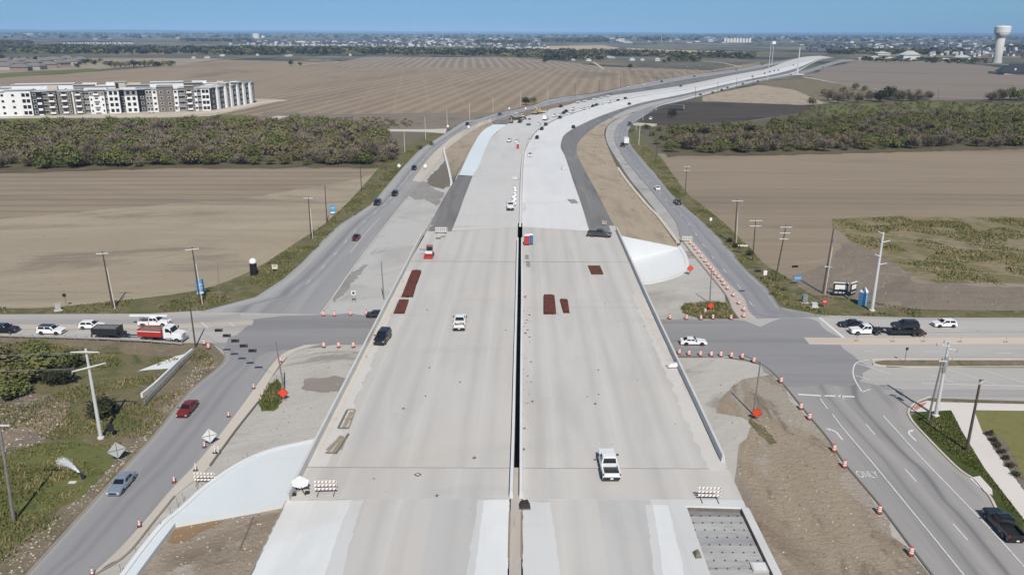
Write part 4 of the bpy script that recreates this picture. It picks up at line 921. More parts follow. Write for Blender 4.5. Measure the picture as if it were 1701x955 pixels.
def make_car(style, paint, loc, rz, label, cat="car", group=None, detail=2, roof_paint=None, name=None, rim_dark=False):
    p = SPEC[style]
    e = empty(name or {"pickup": "pickup_truck", "suv": "sport_utility_car", "crossover": "hatchback_car"}.get(style, "passenger_car"), loc, rz, label, cat, group)
    P = PAINT[paint]
    Lh, W = p['L'] / 2, p['W']
    zb, zh, zc, zt = p['zb'], p['zh'], p['zc'], p['zt']
    def body():
        ar = p['r'] + 0.06
        rear = -Lh if style != 'pickup' else -0.80
        pr = [(Lh - 0.08, zb), (Lh, zb + 0.22), (Lh - 0.03, zh - 0.10), (Lh - 0.18, zh), (p['cowl'] + .45, zc - 0.04), (p['cowl'], zc)]
        if style == 'pickup': pr += [(-0.80, zc), (-0.80, zb)]
        else: pr += [(p['rb'] + 0.05, zt), (-Lh + 0.16, zt - 0.02), (-Lh, zt - 0.22), (-Lh + 0.02, zb + 0.2), (-Lh + 0.10, zb)]
        if style != 'pickup': pr += [(x, z) for x, z in arch(p['rx'], ar, p['r'])]
        pr += [(x, z) for x, z in arch(p['fx'], ar, p['r'])]
        pr = [(x, max(z, zb)) for x, z in pr]
        return extrude_side(pr, W, bev=0.06)
    b = link_mesh("body", cached((style, "body"), lambda: _slot(body())), e, P)
    gw, rw = W - 0.09, W - 0.24
    c0, w0, r0, r1 = p['cowl'] - 0.02, p['wt'], p['rt'], p['rb']
    zg = zc - 0.02; zr = p['roof'] - 0.05
    def cabin():       # pillars and cabin shell, painted
        bm = bmesh.new()
        vs = [bm.verts.new(v) for v in ((c0, -gw, zg), (c0, gw, zg), (r1, gw, zg), (r1, -gw, zg), (w0, -rw, zr), (w0, rw, zr), (r0, rw, zr), (r0, -rw, zr))]
        for f in ((0, 3, 2, 1), (4, 5, 6, 7), (0, 1, 5, 4), (1, 2, 6, 5), (2, 3, 7, 6), (3, 0, 4, 7)): bm.faces.new([vs[i] for i in f])
        bmesh.ops.bevel(bm, geom=list(bm.edges), offset=0.05, segments=2, affect='EDGES')
        me = bpy.data.meshes.new("cabin"); bm.to_mesh(me); bm.free(); return _slot(me)
    link_mesh("cabin", cached((style, "cabin"), cabin), e, P)
    def lerp3(a, b, t): return Vector(a) * (1 - t) + Vector(b) * t
    def pane(q, m=(0.07, 0.93), k=(0.10, 0.90)):
        a, b_, c, d = q
        f = lambda u, v: lerp3(lerp3(a, b_, u), lerp3(d, c, u), v)
        return [f(m[0], k[0]), f(m[1], k[0]), f(m[1], k[1]), f(m[0], k[1])]
    A = lambda i: ((c0, -gw, zg), (c0, gw, zg), (r1, gw, zg), (r1, -gw, zg), (w0, -rw, zr), (w0, rw, zr), (r0, rw, zr), (r0, -rw, zr))[i]
    link_mesh("windscreen", cached((style, "wsc"), lambda: quad_mesh("windscreen", pane((A(0), A(1), A(5), A(4))), M_glass)), e)
    link_mesh("rear_window", cached((style, "rwin"), lambda: quad_mesh("rear_window", pane((A(2), A(3), A(7), A(6))), M_glass)), e)
    for sg, q in ((1, (A(1), A(2), A(6), A(5))), (-1, (A(3), A(0), A(4), A(7)))):
        for i, (u0, u1) in enumerate(((0.09, 0.47), (0.52, 0.91)) if sg > 0 else ((0.09, 0.48), (0.53, 0.91))):
            link_mesh("side_window", cached((style, "sw", sg, i), lambda: quad_mesh("side_window", pane(q, (u0, u1), (0.14, 0.86)), M_glass)), e)
    def roof():
        bm = bmesh.new()
        vs = [bm.verts.new(v) for v in ((w0 + 0.02, -rw, zr + .0), (w0 + 0.02, rw, zr), (r0 - 0.02, rw, zr), (r0 - 0.02, -rw, zr), (w0 - 0.22, -rw + 0.14, zr + 0.055), (w0 - 0.22, rw - 0.14, zr + 0.055), (r0 + 0.18, rw - 0.14, zr + 0.055), (r0 + 0.18, -rw + 0.14, zr + 0.055))]
        for f in ((0, 3, 2, 1), (4, 5, 6, 7), (0, 1, 5, 4), (1, 2, 6, 5), (2, 3, 7, 6), (3, 0, 4, 7)): bm.faces.new([vs[i] for i in f])
        me = bpy.data.meshes.new("roof"); bm.to_mesh(me); bm.free(); return _slot(me)
    link_mesh("roof", cached((style, "roof"), roof), e, PAINT[roof_paint or paint])
    add_wheels(e, p, (p['fx'], p['rx']), p['r'], W, detail > 0, rim_dark)
    if style == 'pickup':
        def bed():
            mb = MB(); x0, x1 = -0.86, -Lh + 0.02; z0, z1 = 0.62, zt
            xm, dx = (x0 + x1) / 2, x0 - x1
            for sg in (-1, 1): mb.box((xm, sg * (W - 0.09), (z0 + z1) / 2 + .1), (dx, 0.16, z1 - z0 - .2)); mb.box((x0 - 0.42, sg * (W - 0.09), 0.64), (0.84, 0.16, 0.36)); mb.box((x1 + 0.24, sg * (W - 0.09), 0.64), (0.48, 0.16, 0.36))
            mb.box((x0 - 0.03, 0, 1.0), (0.06, 2 * W - 0.36, 0.5)); mb.box((xm, 0, 0.78), (dx, 2 * W - 0.3, 0.06))
            return mb.mesh("bed", P)
        link_mesh("bed", _slot(cached((style, "bed"), bed)), e, P)
        link_mesh("tailgate", _slot(cached((style, "tg"), lambda: MB().box((-Lh + 0.02, 0, 0.97), (0.07, 2 * W - 0.36, 0.48)).mesh("tailgate", P))), e, P)
        link_mesh("bed_liner", cached((style, "bl"), lambda: MB().box((-1.86, 0, 0.83), (1.9, 2 * W - 0.44, 0.03)).mesh("bed_liner", M_trim)), e)
        link_mesh("bumper", cached((style, "bump"), lambda: MB().box((-Lh - 0.02, 0, 0.6), (0.18, 2 * W - 0.1, 0.2)).mesh("bumper", M_trim)), e)
    if detail < 1: return e
    def lamps(nm, mat, x, z, dy, dz, yo): return lambda: MB().box((x, 0, z), (0.08, dy, dz)).mesh(nm, mat)
    for sg in (-1, 1):
        o = link_mesh("headlight", cached((style, "hl"), lambda: MB().box((0, 0, 0), (0.16, 0.34, 0.14)).mesh("headlight", M_lamp)), e); o.location = (Lh - 0.10, sg * (W - 0.30), zh - 0.16); o.rotation_euler = (0, 0, -sg * 0.35)
        o = link_mesh("tail_light", cached((style, "tl"), lambda: MB().box((0, 0, 0), (0.10, 0.20 if style != 'pickup' else 0.14, 0.16 if style in ('sedan', 'coupe') else 0.32)).mesh("tail_light", M_tail)), e); o.location = (-Lh + 0.06, sg * (W - 0.20 if style != 'pickup' else W - .08), zt - 0.18)
        o = link_mesh("mirror", cached((style, "mir"), lambda: _slot(MB().box((0, 0, 0), (0.14, 0.26, 0.17)).mesh("mirror", P))), e, P if paint != 'white' or style == 'sedan' else M_trim); o.location = (c0 - 0.25, sg * (W + 0.10), zg + 0.12)
    link_mesh("grille", cached((style, "gr"), lambda: MB().box((Lh - 0.02, 0, (zb + zh) / 2 + .04), (0.05, W * 1.0, 0.22)).mesh("grille", M_trim)), e)
    link_mesh("number_plate", cached((style, "np"), lambda: MB().box((-Lh - (0.01 if style != 'pickup' else .12), 0, (zb + zt) / 2 - .1 if style != 'pickup' else .6), (0.03, 0.32, 0.16)).mesh("number_plate", M_plate)), e)
    return e
def _slot(me):
    if not me.materials: me.materials.append(PAINT["white"])
    return me
def on_deck(px, py): return GD(px, py)
V = Vector
hdeck = math.radians(89.2)
# near traffic
c = make_car('pickup', 'white', GD(1010.5, 779), math.radians(90.5), "white pickup with black bed driving away on the bridge deck near the striped barricade", "pickup truck")
c = make_car('suv', 'black', GD(636, 566), math.radians(-97), "black sport utility car on the bridge deck close to the west parapet", "car")
c = make_car('pickup', 'olive', GD(996, 393), math.radians(-14), "dark olive pickup parked askew at the edge of the deck by the gravel lane", "pickup truck", rim_dark=False)
c = make_car('pickup', 'white', GD(848, 346), math.radians(91), "white and black pickup beside the median barrier behind a row of white bags", "pickup truck")
g_l = lambda a, b, x, y: heading(a, b, x, y)
make_car('sedan', 'red', G(312, 684), g_l(312, 684, 285, 715), "dark red sedan driving down the west frontage road beyond the guardrail", "car")
make_car('sedan', 'silver', G(203, 809), g_l(203, 809, 170, 847), "silver blue sedan on the west frontage road beside the grass bank", "car")
make_car('pickup', 'black', G(1664, 879), g_l(1664, 879, 1620, 832), "black pickup driving up the east frontage road past the drain inlet", "pickup truck")
make_car('coupe', 'white', G(1151, 572), math.radians(-1), "white coupe with dark sunroof crossing under the bridge beside the row of drums", "car", rim_dark=True)
make_car('sedan', 'black', G(1413, 542.5), math.radians(180), "black sedan waiting at the white stop line on the cross street", "car")
make_car('crossover', 'white', G(1568, 542.5), math.radians(181), "white hatchback with black roof panel rolling behind the car trailer", "car", rim_dark=True)
make_car('suv', 'black', G(9, 552), math.radians(-1), "black car at the tail of the queue along the steel guardrail", "car")
make_car('suv', 'white', G(86, 554), math.radians(-3), "white sport utility car with black roof between the black car and the dump trailer", "car", roof_paint='black', rim_dark=True)
make_car('crossover', 'white', G(153, 545.5), math.radians(0), "white sport utility car with sunroof half hidden behind the black dump trailer", "car")
make_car('sedan', 'black', G(629, 527), math.radians(2), "black car nose showing under the west parapet of the bridge", "car")
for px, py, st, pt, lb in ((592, 398, 'sedan', 'maroon', "maroon car alone on the west frontage road by the paved yard"), (627, 340, 'suv', 'black', "black car in the outer lane of the west frontage road next to the verge"),
                           (656, 325, 'suv', 'black', "black car in the inner lane of the west frontage road beside the wet gravel"), (688, 282, 'suv', 'black', "black car on the west frontage road between two white diamond signs"),
                           (776.5, 208, 'suv', 'black', "black car by the driveway mouth of the west frontage road"), (830, 192, 'suv', 'grey', "dark grey car on the west frontage road next to the paving machines")):
    i = (px, py)
    make_car(st, pt, G(px, py), min(((a - G(px, py)).length, heading_ := math.atan2(LN_c[k - 1].y - a.y, LN_c[k - 1].x - a.x)) for k, a in enumerate(LN_c) if k)[1], lb, "car", "traffic on the west frontage road", 1)
def along(Pc, p, back=False):
    k = min(range(1, len(Pc) - 1), key=lambda q: (Pc[q] - p).length)
    d = Pc[k + 1] - Pc[k - 1]
    return math.atan2(d.y, d.x) + (math.pi if back else 0)
for px, py, st, pt, lb in ((1091.5, 315, 'sedan', 'white', "white sedan on the east frontage road ahead of the black car"), (1125, 339, 'suv', 'black', "black car on the east frontage road behind the white sedan"),
                           (1034, 243.5, 'pickup', 'black', "black pickup beside the white box truck on the bend of the east frontage road"), (1184, 155.5, 'suv', 'grey', "grey car leading three on the far straight of the east frontage road"),
                           (1199, 151, 'suv', 'black', "middle black car of three on the far straight of the east frontage road"), (1208.5, 147.3, 'sedan', 'black', "last black car of three on the far straight of the east frontage road"),
                           (1234, 141, 'suv', 'grey', "dark car near the tan soil pad on the east frontage road"), (1259, 136.5, 'suv', 'black', "dark car just short of the tall lamp mast on the east frontage road"),
                           (1163.5, 158.8, 'suv', 'grey', "small grey car just past the box trailer on the east frontage road"), (1367, 113, 'suv', 'grey', "tiny dark car near the overpass columns on the east frontage road")):
    make_car(st, pt, G(px, py), along(RN_c, G(px, py)), lb, "car", "traffic on the east frontage road", 1 if py > 200 else 0)
# vehicles on the new highway: crews' trucks and cars, far off
HWC = MN
far_v = [(846, 236, 'pickup', 'white', 'd', "white pickup on the grey lane left of the white van"), (858.5, 237, 'suv', 'white', 'd', "white van with dark tail beside the median curve"),
    (880.5, 260, 'suv', 'white', 'd', "white car driving away on the pale lane just east of the median"), (892, 231, 'suv', 'black', 'd', "black utility vehicle alone on the pale lane past the median bend"),
    (952.6, 213, 'suv', 'black', 'd', "black car alone near the gravel edge of the pale lane"), (895, 208, 'crossover', 'white', 'd', "white car left of a black one at the start of the median bend"),
    (907, 208.5, 'suv', 'black', 'd', "black car right of a white one at the start of the median bend"), (900, 216, 'crossover', 'black', 'd', "dark small car below the black and white pair at the median bend"),
    (864, 204, 'pickup', 'black', 'd', "black pickup next to the paving machine"), (921.5, 194, 'pickup', 'white', 'd', "white pickup with ladder rack beyond the tarp truck"),
    (930.5, 197, 'suv', 'black', 'd', "black car in front of the white pickup by the tarp truck"), (930.5, 192, 'crossover', 'white', 'd', "white car tucked behind the black car by the tarp truck"),
    (940, 187, 'pickup', 'black', 'd', "black pickup in the crowd of crew trucks"), (936, 189.5, 'suv', 'black', 'd', "black car in the crowd of crew trucks"),
    (946, 191, 'crossover', 'white', 'd', "white car nearest the pale lane in the crowd of crew trucks"), (951.7, 188.5, 'pickup', 'white', 'd', "white pickup behind the white car in the crowd of crew trucks"),
    (952, 182.5, 'pickup', 'white', 'd', "white pickup with grey bed in the grey lane beyond the crew trucks"), (932, 178.5, 'pickup', 'black', 'd', "black and white truck at the edge of the dark road base"),
    (905, 187.5, 'pickup', 'white', 'd', "white truck beside the yellow excavator"), (966, 184, 'crossover', 'white', 'd', "first white car of three in line along the median"),
    (971, 182.5, 'pickup', 'white', 'd', "second white vehicle of three in line along the median"), (977, 181.3, 'crossover', 'white', 'd', "third white car of three in line along the median"),
    (985, 178, 'suv', 'black', 'd', "front black car of two close together on the highway"), (991, 176, 'suv', 'black', 'd', "rear black car of two close together on the highway"),
    (960.7, 171.5, 'pickup', 'white', 'd', "first white pickup of five lined up on the west shoulder of the highway"), (972, 169.5, 'pickup', 'white', 'd', "second white pickup of five lined up on the west shoulder of the highway"),
    (987.6, 166.6, 'pickup', 'white', 'd', "third white pickup of five lined up on the west shoulder of the highway"), (1000, 163.8, 'pickup', 'white', 'd', "fourth white pickup of five lined up on the west shoulder of the highway"),
    (1010, 161.7, 'pickup', 'white', 'd', "fifth white pickup of five lined up on the west shoulder of the highway"), (1000, 174.5, 'sedan', 'white', 'd', "low white car past the two black cars on the highway"),
    (1014, 171.6, 'pickup', 'white', 'd', "white pickup ahead of a smaller white car on the highway"), (1020, 169.5, 'crossover', 'white', 'd', "small white car behind a white pickup on the highway"),
    (1026.6, 168, 'sedan', 'black', 'd', "lower black car of a spaced pair on the highway"), (1039, 165, 'suv', 'black', 'd', "upper black car of a spaced pair on the highway"),
    (1045.5, 174.3, 'suv', 'black', 'd', "black car at the gravel edge across from the spaced pair"), (1131, 144.5, 'pickup', 'grey', 'd', "grey and white truck alone on the long straight"),
    (1250, 128.5, 'suv', 'grey', 'd', "grey car near the first of the dark row on the far highway"), (1270, 123.2, 'suv', 'black', 'd', "first dark car of four in a row on the far highway"),
    (1279, 120.8, 'suv', 'black', 'd', "second dark car of four in a row on the far highway"), (1286, 118.8, 'suv', 'black', 'd', "third dark car of four in a row on the far highway"),
    (1293, 118, 'suv', 'grey', 'd', "fourth dark car of four in a row on the far highway"), (1318, 109.4, 'suv', 'grey', 'd', "grey speck of a car behind the steel monopole"),
    (1044, 146, 'crossover', 'white', 'g', "white car on the far west frontage road behind the pickups"), (1071.5, 141.7, 'suv', 'white', 'g', "white van ahead of a dark car on the far west frontage road"),
    (1099, 136.6, 'suv', 'black', 'g', "dark car past the white van on the far west frontage road"), (1153.5, 128, 'suv', 'black', 'g', "dark car alone beside the pole line on the far west frontage road"),
    (1223, 117.6, 'suv', 'black', 'g', "dark car where the west frontage road nears the overpass"), (1267, 108.6, 'suv', 'grey', 'g', "farthest dark car on the west frontage road")]
for px, py, st, pt, lv, lb in far_v:
    p = GD(px, py) if lv == 'd' else G(px, py, 0.1)
    make_car(st, pt, p, along(HWC, p, rnd.random() < 0.4), lb, "pickup truck" if st == 'pickup' else "car", "crew vehicles on the new highway" if lv == 'd' else "traffic on the far west frontage road", 1 if py > 225 else 0)
make_car('suv', 'white', G(1081, 199), 1.3, "white car parked on bare soil beside the concrete ramp slab", "car", None, 0)

# white work pickup with a cluttered bed on the deck
c = make_car('pickup', 'white', GD(764, 541), math.radians(91), "white work pickup with boxes and hoses in its bed on the west deck", "pickup truck")
for i, (x, y, sx, sy, sz, m) in enumerate(((-1.2, 0.3, .5, .6, .45, PAINT['white']), (-1.9, -0.35, .7, .5, .35, pmat("crate", (.4, .38, .34), .8)), (-2.3, 0.35, .5, .5, .3, PAINT['grey']))):
    o = MB().box((x, y, 0.85 + sz / 2), (sx, sy, sz)).build("tool_box", m, c)
M_steel = pmat("steel", (0.42, 0.43, 0.44), 0.45, metal=0.6)
M_steeld = pmat("dark_steel", (0.035, 0.036, 0.04), 0.5, metal=0.3)
# white utility pickup with a long ladder rack behind the dump truck
c = make_car('pickup', 'white', G(258, 541), 0.0, "white utility pickup carrying a long white boom behind the red dump truck", "utility truck")
MB().box((-1.0, 0, 2.1), (7.2, 0.55, 0.28)).build("boom", PAINT['white'], c)
rk = MB()
for x in (0.9, -2.4):
    rk.box((x, 0, 1.93), (0.08, 1.7, 0.06)); rk.box((x, 0.8, 1.55), (0.06, 0.06, 0.76)); rk.box((x, -0.8, 1.55), (0.06, 0.06, 0.76))
rk.build("rack", M_steeld, c)

def dump_truck(loc, rz):
    e = empty("dump_truck", loc, rz, "red dump truck with white cab stopped along the guardrail", "dump truck")
    W = 1.22
    cab = extrude_side([(1.1, 0.75), (1.1, 2.3), (1.3, 2.95), (1.9, 3.02), (2.55, 2.85), (3.0, 1.95), (4.5, 1.72), (4.62, 1.5), (4.62, 0.7)] + [(x, max(z, .6)) for x, z in arch(3.75, 0.62, 0.52)], W, 0.12, 0.12, 1.6, 0.08)
    link_mesh("cab", _slot(cab), e, PAINT['white'])
    link_mesh("windscreen", quad_mesh("windscreen", [(2.62, -0.92, 2.76), (2.62, 0.92, 2.76), (3.02, 0.98, 2.02), (3.02, -0.98, 2.02)], M_glass, 0.03), e)
    for sg in (-1, 1):
        link_mesh("side_window", quad_mesh("side_window", [(1.75, sg * 1.12, 2.1), (2.7, sg * 1.13, 2.1), (2.42, sg * 1.06, 2.7), (1.75, sg * 1.04, 2.75)], M_glass, 0.03), e)
        MB().box((4.58, sg * 0.85, 1.25), (0.12, 0.3, 0.3)).build("headlight", M_lamp, e)
        MB().box((2.9, sg * 1.42, 2.3), (0.12, 0.26, 0.5)).build("mirror", M_trim, e)
        mb = MB(); mb.cyl((1.85, sg * 1.12, 0.75), (2.75, sg * 1.12, 0.75), 0.3, n=10); mb.build("fuel_tank", M_steel, e)
        mb = MB(); mb.cyl((1.2, sg * 1.05, 0.9), (1.2, sg * 1.05, 3.4), 0.08, n=8); mb.build("exhaust_stack", M_steel, e)
    MB().box((4.64, 0, 1.2), (0.06, 1.05, 0.8)).build("grille", M_steel, e)
    MB().box((4.72, 0, 0.62), (0.24, 2.35, 0.3)).build("bumper", M_steel, e)
    MB().box((-0.6, 0, 0.85), (6.6, 0.85, 0.25)).build("chassis", M_steeld, e)
    mb = MB()
    x0, x1, z0, z1 = -3.6, 0.95, 1.1, 2.35
    for sg in (-1, 1): mb.box(((x0 + x1) / 2, sg * 1.2, (z0 + z1) / 2), (x1 - x0, 0.09, z1 - z0))
    mb.box((x0, 0, (z0 + z1) / 2), (0.09, 2.3, z1 - z0)); mb.box((x1, 0, (z0 + z1) / 2 + .15), (0.09, 2.3, z1 - z0 + .3)); mb.box(((x0 + x1) / 2, 0, z0 + .04), (x1 - x0 - .1, 2.3, 0.08))
    body = mb.build("dump_body", PAINT['truck_red'], e)
    mb = MB()
    for sg in (-1, 1):
        mb.box(((x0 + x1) / 2, sg * 1.255, z1 - 0.25), (x1 - x0, 0.03, 0.14))
    mb.build("stripe", PAINT['white'], body)
    mb = MB()
    for sg in (-1, 1):
        for k in range(8): mb.box((x0 + 0.3 + k * 0.57, sg * 1.27, (z0 + z1) / 2 - .22), (0.09, 0.06, 0.85))
    mb.build("rib", PAINT['truck_red'], body)
    vs = [(x0 + 0.1 + (x1 - x0 - 0.2) * i / 8, -1.1 + 2.2 * j / 5, z1 - 0.1 + 0.35 * math.sin(math.pi * i / 8) * math.sin(math.pi * j / 5) + rnd.uniform(-.05, .05)) for i in range(9) for j in range(6)]
    MB().add(vs, [(i * 6 + j, i * 6 + 6 + j, i * 6 + 7 + j, i * 6 + j + 1) for i in range(8) for j in range(5)]).build("soil_load", pmat("load_soil", lin(120, 108, 96), 0.95, var=0.2, scale=2), e)
    add_wheels(e, None, (3.75, -1.35, -2.65), 0.52, 1.22, True, False, 0.32)
    return e
dump_truck(G(267, 565), math.radians(-6))
def dump_trailer(loc, rz):
    e = empty("dump_trailer", loc, rz, "black dump trailer with a long tongue behind the red dump truck", "trailer")
    mb = MB(); x0, x1, z0, z1 = -2.6, 2.2, 1.05, 2.25
    for sg in (-1, 1): mb.box(((x0 + x1) / 2, sg * 1.15, (z0 + z1) / 2), (x1 - x0, 0.08, z1 - z0))
    mb.box((x0, 0, (z0 + z1) / 2), (0.08, 2.2, z1 - z0)); mb.box((x1, 0, (z0 + z1) / 2 + .1), (0.08, 2.2, z1 - z0 + .2)); mb.box(((x0 + x1) / 2, 0, z0 + .04), (x1 - x0, 2.2, 0.08))
    mb.build("dump_body", M_steeld, e)
    MB().box(((x0 + x1) / 2, 0, z1 - 0.12), (x1 - x0 - 0.1, 2.15, 0.06)).build("tarpaulin", pmat("tarp_grey", (0.16, 0.15, 0.14), 0.8, var=0.2, scale=2), e)
    mb = MB(); mb.box((0.6, 0, 0.8), (6.4, 0.7, 0.18)); mb.box((4.4, 0, 0.72), (2.6, 0.22, 0.16)); mb.box((2.9, 0, 1.15), (0.6, 0.9, 0.5))
    mb.build("frame", M_steeld, e)
    mb = MB(); mb.box((-2.7, 1.0, 0.55), (0.12, 0.3, 1.0)); mb.box((-2.7, -1.0, 0.55), (0.12, 0.3, 1.0)); mb.build("mudguard", M_trim, e)
    add_wheels(e, None, (-1.0, 0.0), 0.42, 1.2, True, False, 0.28)
dump_trailer(G(182, 561.5), math.radians(-3))
# white flatbed pickup, its gooseneck trailer and the car on it
c = make_car('pickup', 'white', G(1437, 554.5), math.radians(180), "white pickup with a black flat deck towing the car trailer", "pickup truck")
for ch in list(c.children):
    if ch.name.split('.')[0] in ("bed", "tailgate", "bed_liner"): bpy.data.objects.remove(ch)
mb = MB(); mb.box((-2.0, 0, 1.0), (2.3, 2.1, 0.12)); mb.box((-0.95, 0, 1.45), (0.08, 2.0, 0.9)); mb.build("flat_deck", M_steeld, c)
e = empty("car_trailer", G(1501, 556), math.radians(180), "black gooseneck trailer carrying a black car on the cross street", "trailer")
MB().box((-0.3, 0, 0.82), (6.6, 2.4, 0.16)).build("deck", M_steeld, e)
mb = MB(); mb.box((-3.4, 0, .6), (0.5, 2.4, 0.3)); mb.box((4.2, 0, 1.35), (2.6, 0.4, 0.22)); mb.box((3.05, 0, 1.1), (0.3, 0.5, 0.7)); mb.box((5.4, 0, 1.2), (.25, .3, .4)); mb.build("gooseneck", M_steeld, e)
for sg in (-1, 1): MB().box((-1.9, sg * 1.2, 0.98), (2.2, 0.3, 0.08)).build("fender", M_steeld, e)
MB().box((-3.0, 1.22, 1.0), (0.5, 0.06, 0.4)).build("marker_panel", M_tail, e)
add_wheels(e, None, (-1.4, -2.4), 0.38, 1.22, True, False, 0.24)
make_car('suv', 'black', V(tuple(G(1499, 554))) + V((0.4, 0.3, 0.92)), math.radians(180), "black car loaded on the gooseneck trailer", "car")

def box_truck(loc, rz, label, L_=6.5, H_=3.4, col='white', cab=True, name="box_truck", cat="truck", fl=False):
    e = empty(name, loc, rz, label, cat)
    if cab:
        link_mesh("cab", _slot(extrude_side([(1.2, .5), (1.2, 2.3), (2.2, 2.3), (2.7, 1.55), (3.5, 1.3), (3.6, .5)], 1.0, .1, .12, 1.2, .06)), e, PAINT[col])
        link_mesh("windscreen", quad_mesh("windscreen", [(2.27, -.8, 2.22), (2.27, .8, 2.22), (2.7, .85, 1.62), (2.7, -.85, 1.62)], M_glass, .03), e)
    if fl:
        MB().box((1.0 - L_ / 2, 0, 1.0), (L_, 2.3, 0.2)).build("flat_deck", M_steeld, e)
        mb = MB(); mb.box((.6, 0, 1.9), (.1, 2.2, 1.7)); mb.box((-3, .9, 1.7), (.1, .1, 1.3)); mb.box((-3, -.9, 1.7), (.1, .1, 1.3)); mb.box((-1.2, 0, 2.4), (3.6, .3, .25)); mb.build("rack", M_steel, e)
    else:
        bx = MB().box((1.0 - L_ / 2, 0, 0.9 + (H_ - .9) / 2), (L_, 2.4, H_ - 0.9)).build("cargo_box", PAINT[col], e)
        MB().box((1.0 - L_ - .02, 0, 0.9 + (H_ - .9) / 2), (.04, 2.1, H_ - 1.2)).build("rear_door", PAINT['white'], bx)
    MB().box((1.0 - L_ / 2, 0, .75), (L_, .9, .25)).build("chassis", M_steeld, e)
    add_wheels(e, None, ((2.6, 0.9 - L_ * .72) if cab else (0.5 - L_ * .72, -.6 - L_ * .72)), .45, 1.15, False, False, .28)
    return e
p = G(1039.5, 239); box_truck(p, along(RN_c, p), "white box truck next to the black pickup on the bend of the east frontage road")
p = G(1046, 208.5); box_truck(p, along(RN_c, p, True), "grey flat truck with an upright rack where the east frontage road bends north", 5.5, 3, 'grey', fl=True, name="flat_truck")
p = G(1114, 183); box_truck(p, 2.75, "white box trailer with grey side parked above the dark bare soil", 10.5, 4.0, 'grey', False, "box_trailer", "trailer")
p = GD(907, 199.5); box_truck(p, along(HWC, p), "white truck with pale tarpaulin load among the crew vehicles on the curve", 5.5, 3.2)
# ------------------------------------------------------------------ road works furniture
M_orange = pmat("drum_orange", (0.56, 0.085, 0.045), 0.5, var=0.08, scale=2)
M_reflect = pmat("reflective_white", (0.78, 0.78, 0.76), 0.4)
M_rubber = pmat("rubber", (0.025, 0.024, 0.023), 0.9)
M_wood = pmat("pole_wood", (0.085, 0.062, 0.045), 0.9, var=0.25, scale=2)
M_woodg = pmat("pole_grey", (0.20, 0.185, 0.165), 0.9, var=0.2, scale=2)
M_galv = pmat("pole_steel", (0.62, 0.62, 0.61), 0.5, metal=0.15, var=0.05, scale=1)
M_beige = pmat("pole_beige", (0.52, 0.47, 0.41), 0.7, var=0.05, scale=1)
M_arm = pmat("crossarm", (0.62, 0.60, 0.57), 0.7, var=0.1, scale=2)
M_ins = pmat("insulator", (0.30, 0.30, 0.31), 0.3)
def drum_meshes():
    body = MB(); body.lathe([(0.29, 0.06), (0.285, 0.3), (0.265, 0.32), (0.26, 0.55), (0.245, 0.57), (0.24, 0.8), (0.225, 0.82), (0.215, 1.0), (0.12, 1.04)], 12, [0, 0, 0, 0, 0, 0, 0, 0])
    bands = []
    for z, r0, r1 in ((0.59, 0.263, 0.254), (0.83, 0.247, 0.236), (0.33, 0.286, 0.279)):
        m = MB(); m.lathe([(r0, z), (r1, z + 0.16)], 12); m.f.pop(); m.m.pop(); bands.append(m.mesh("reflective_band", M_reflect))
    base = MB(); base.lathe([(0.36, 0.0), (0.36, 0.05), (0.31, 0.08), (0.3, 0.08)], 10)
    han = MB(); han.box((0, 0, 1.08), (0.22, 0.05, 0.09))
    return body.mesh("drum_body", M_orange), bands, base.mesh("rubber_base", M_rubber), han.mesh("handle", M_orange)
DM = drum_meshes()
def drum(px, py, label, group):
    e = empty("traffic_drum", G(px, py, 0.1), rnd.uniform(0, 6), label, "traffic drum", group)
    e.scale = (0.98, 0.98, 1.0)
    b = link_mesh("drum_body", DM[0], e)
    for k in DM[1]: link_mesh("reflective_band", k, b)
    link_mesh("rubber_base", DM[2], e); link_mesh("handle", DM[3], e)
def row_of(pts, text, group, fn=drum):
    for i, (x, y) in enumerate(pts): fn(x, y, text % nth(i + 1), group)
row_of([(537.5, 524.5), (555.7, 524.8), (582.5, 523.5), (609, 523)], "%s orange drum from the kerb on the north side of the underpass, west yard", "drums closing the west yard")
row_of([(538, 576.5), (562.6, 576.5), (587, 576.5)], "%s orange drum from the street corner on the south side, gravel yard", "drums closing the west gravel yard")
row_of([(339.5, 572), (346.5, 578.5)], "%s orange drum at the foot of the pole where guardrail and kerb meet", "drums at the guardrail end")
row_of([(1112.5, 530), (1140, 530.5), (1164, 531), (1184, 530), (1214, 530.7)], "%s orange drum east of the parapet along the front of the grass patch", "drums in front of the grass patch")
drum(1171, 519.7, "orange drum standing inside the grass patch beside the orange warning sign", "drums in front of the grass patch")
row_of([(1235, 527), (1235, 516.5), (1227, 505.5), (1218, 492.5), (1208, 481), (1202, 474), (1199, 468), (1193, 462), (1187.6, 457), (1184, 451.5), (1180, 447), (1176, 441.7), (1171, 435.5), (1165, 428.6), (1160, 421), (1154.6, 415), (1152, 410), (1146, 405.6)], "%s orange drum from the street up the shoulder of the east frontage road", "drums up the east shoulder")
row_of([(1128, 588), (1144, 590), (1163, 591), (1181, 591.6), (1197, 592), (1214.6, 593.4), (1232.6, 595), (1252, 601.7)], "%s orange drum from the parapet in the row behind the white coupe", "drums behind the coupe")
row_of([(1297, 635.4), (1330, 679), (1344, 696), (1385, 749), (1402, 775.5), (1460, 851.5), (1512.5, 921)], "%s orange drum down the muddy edge of the east frontage road", "drums on the muddy edge")
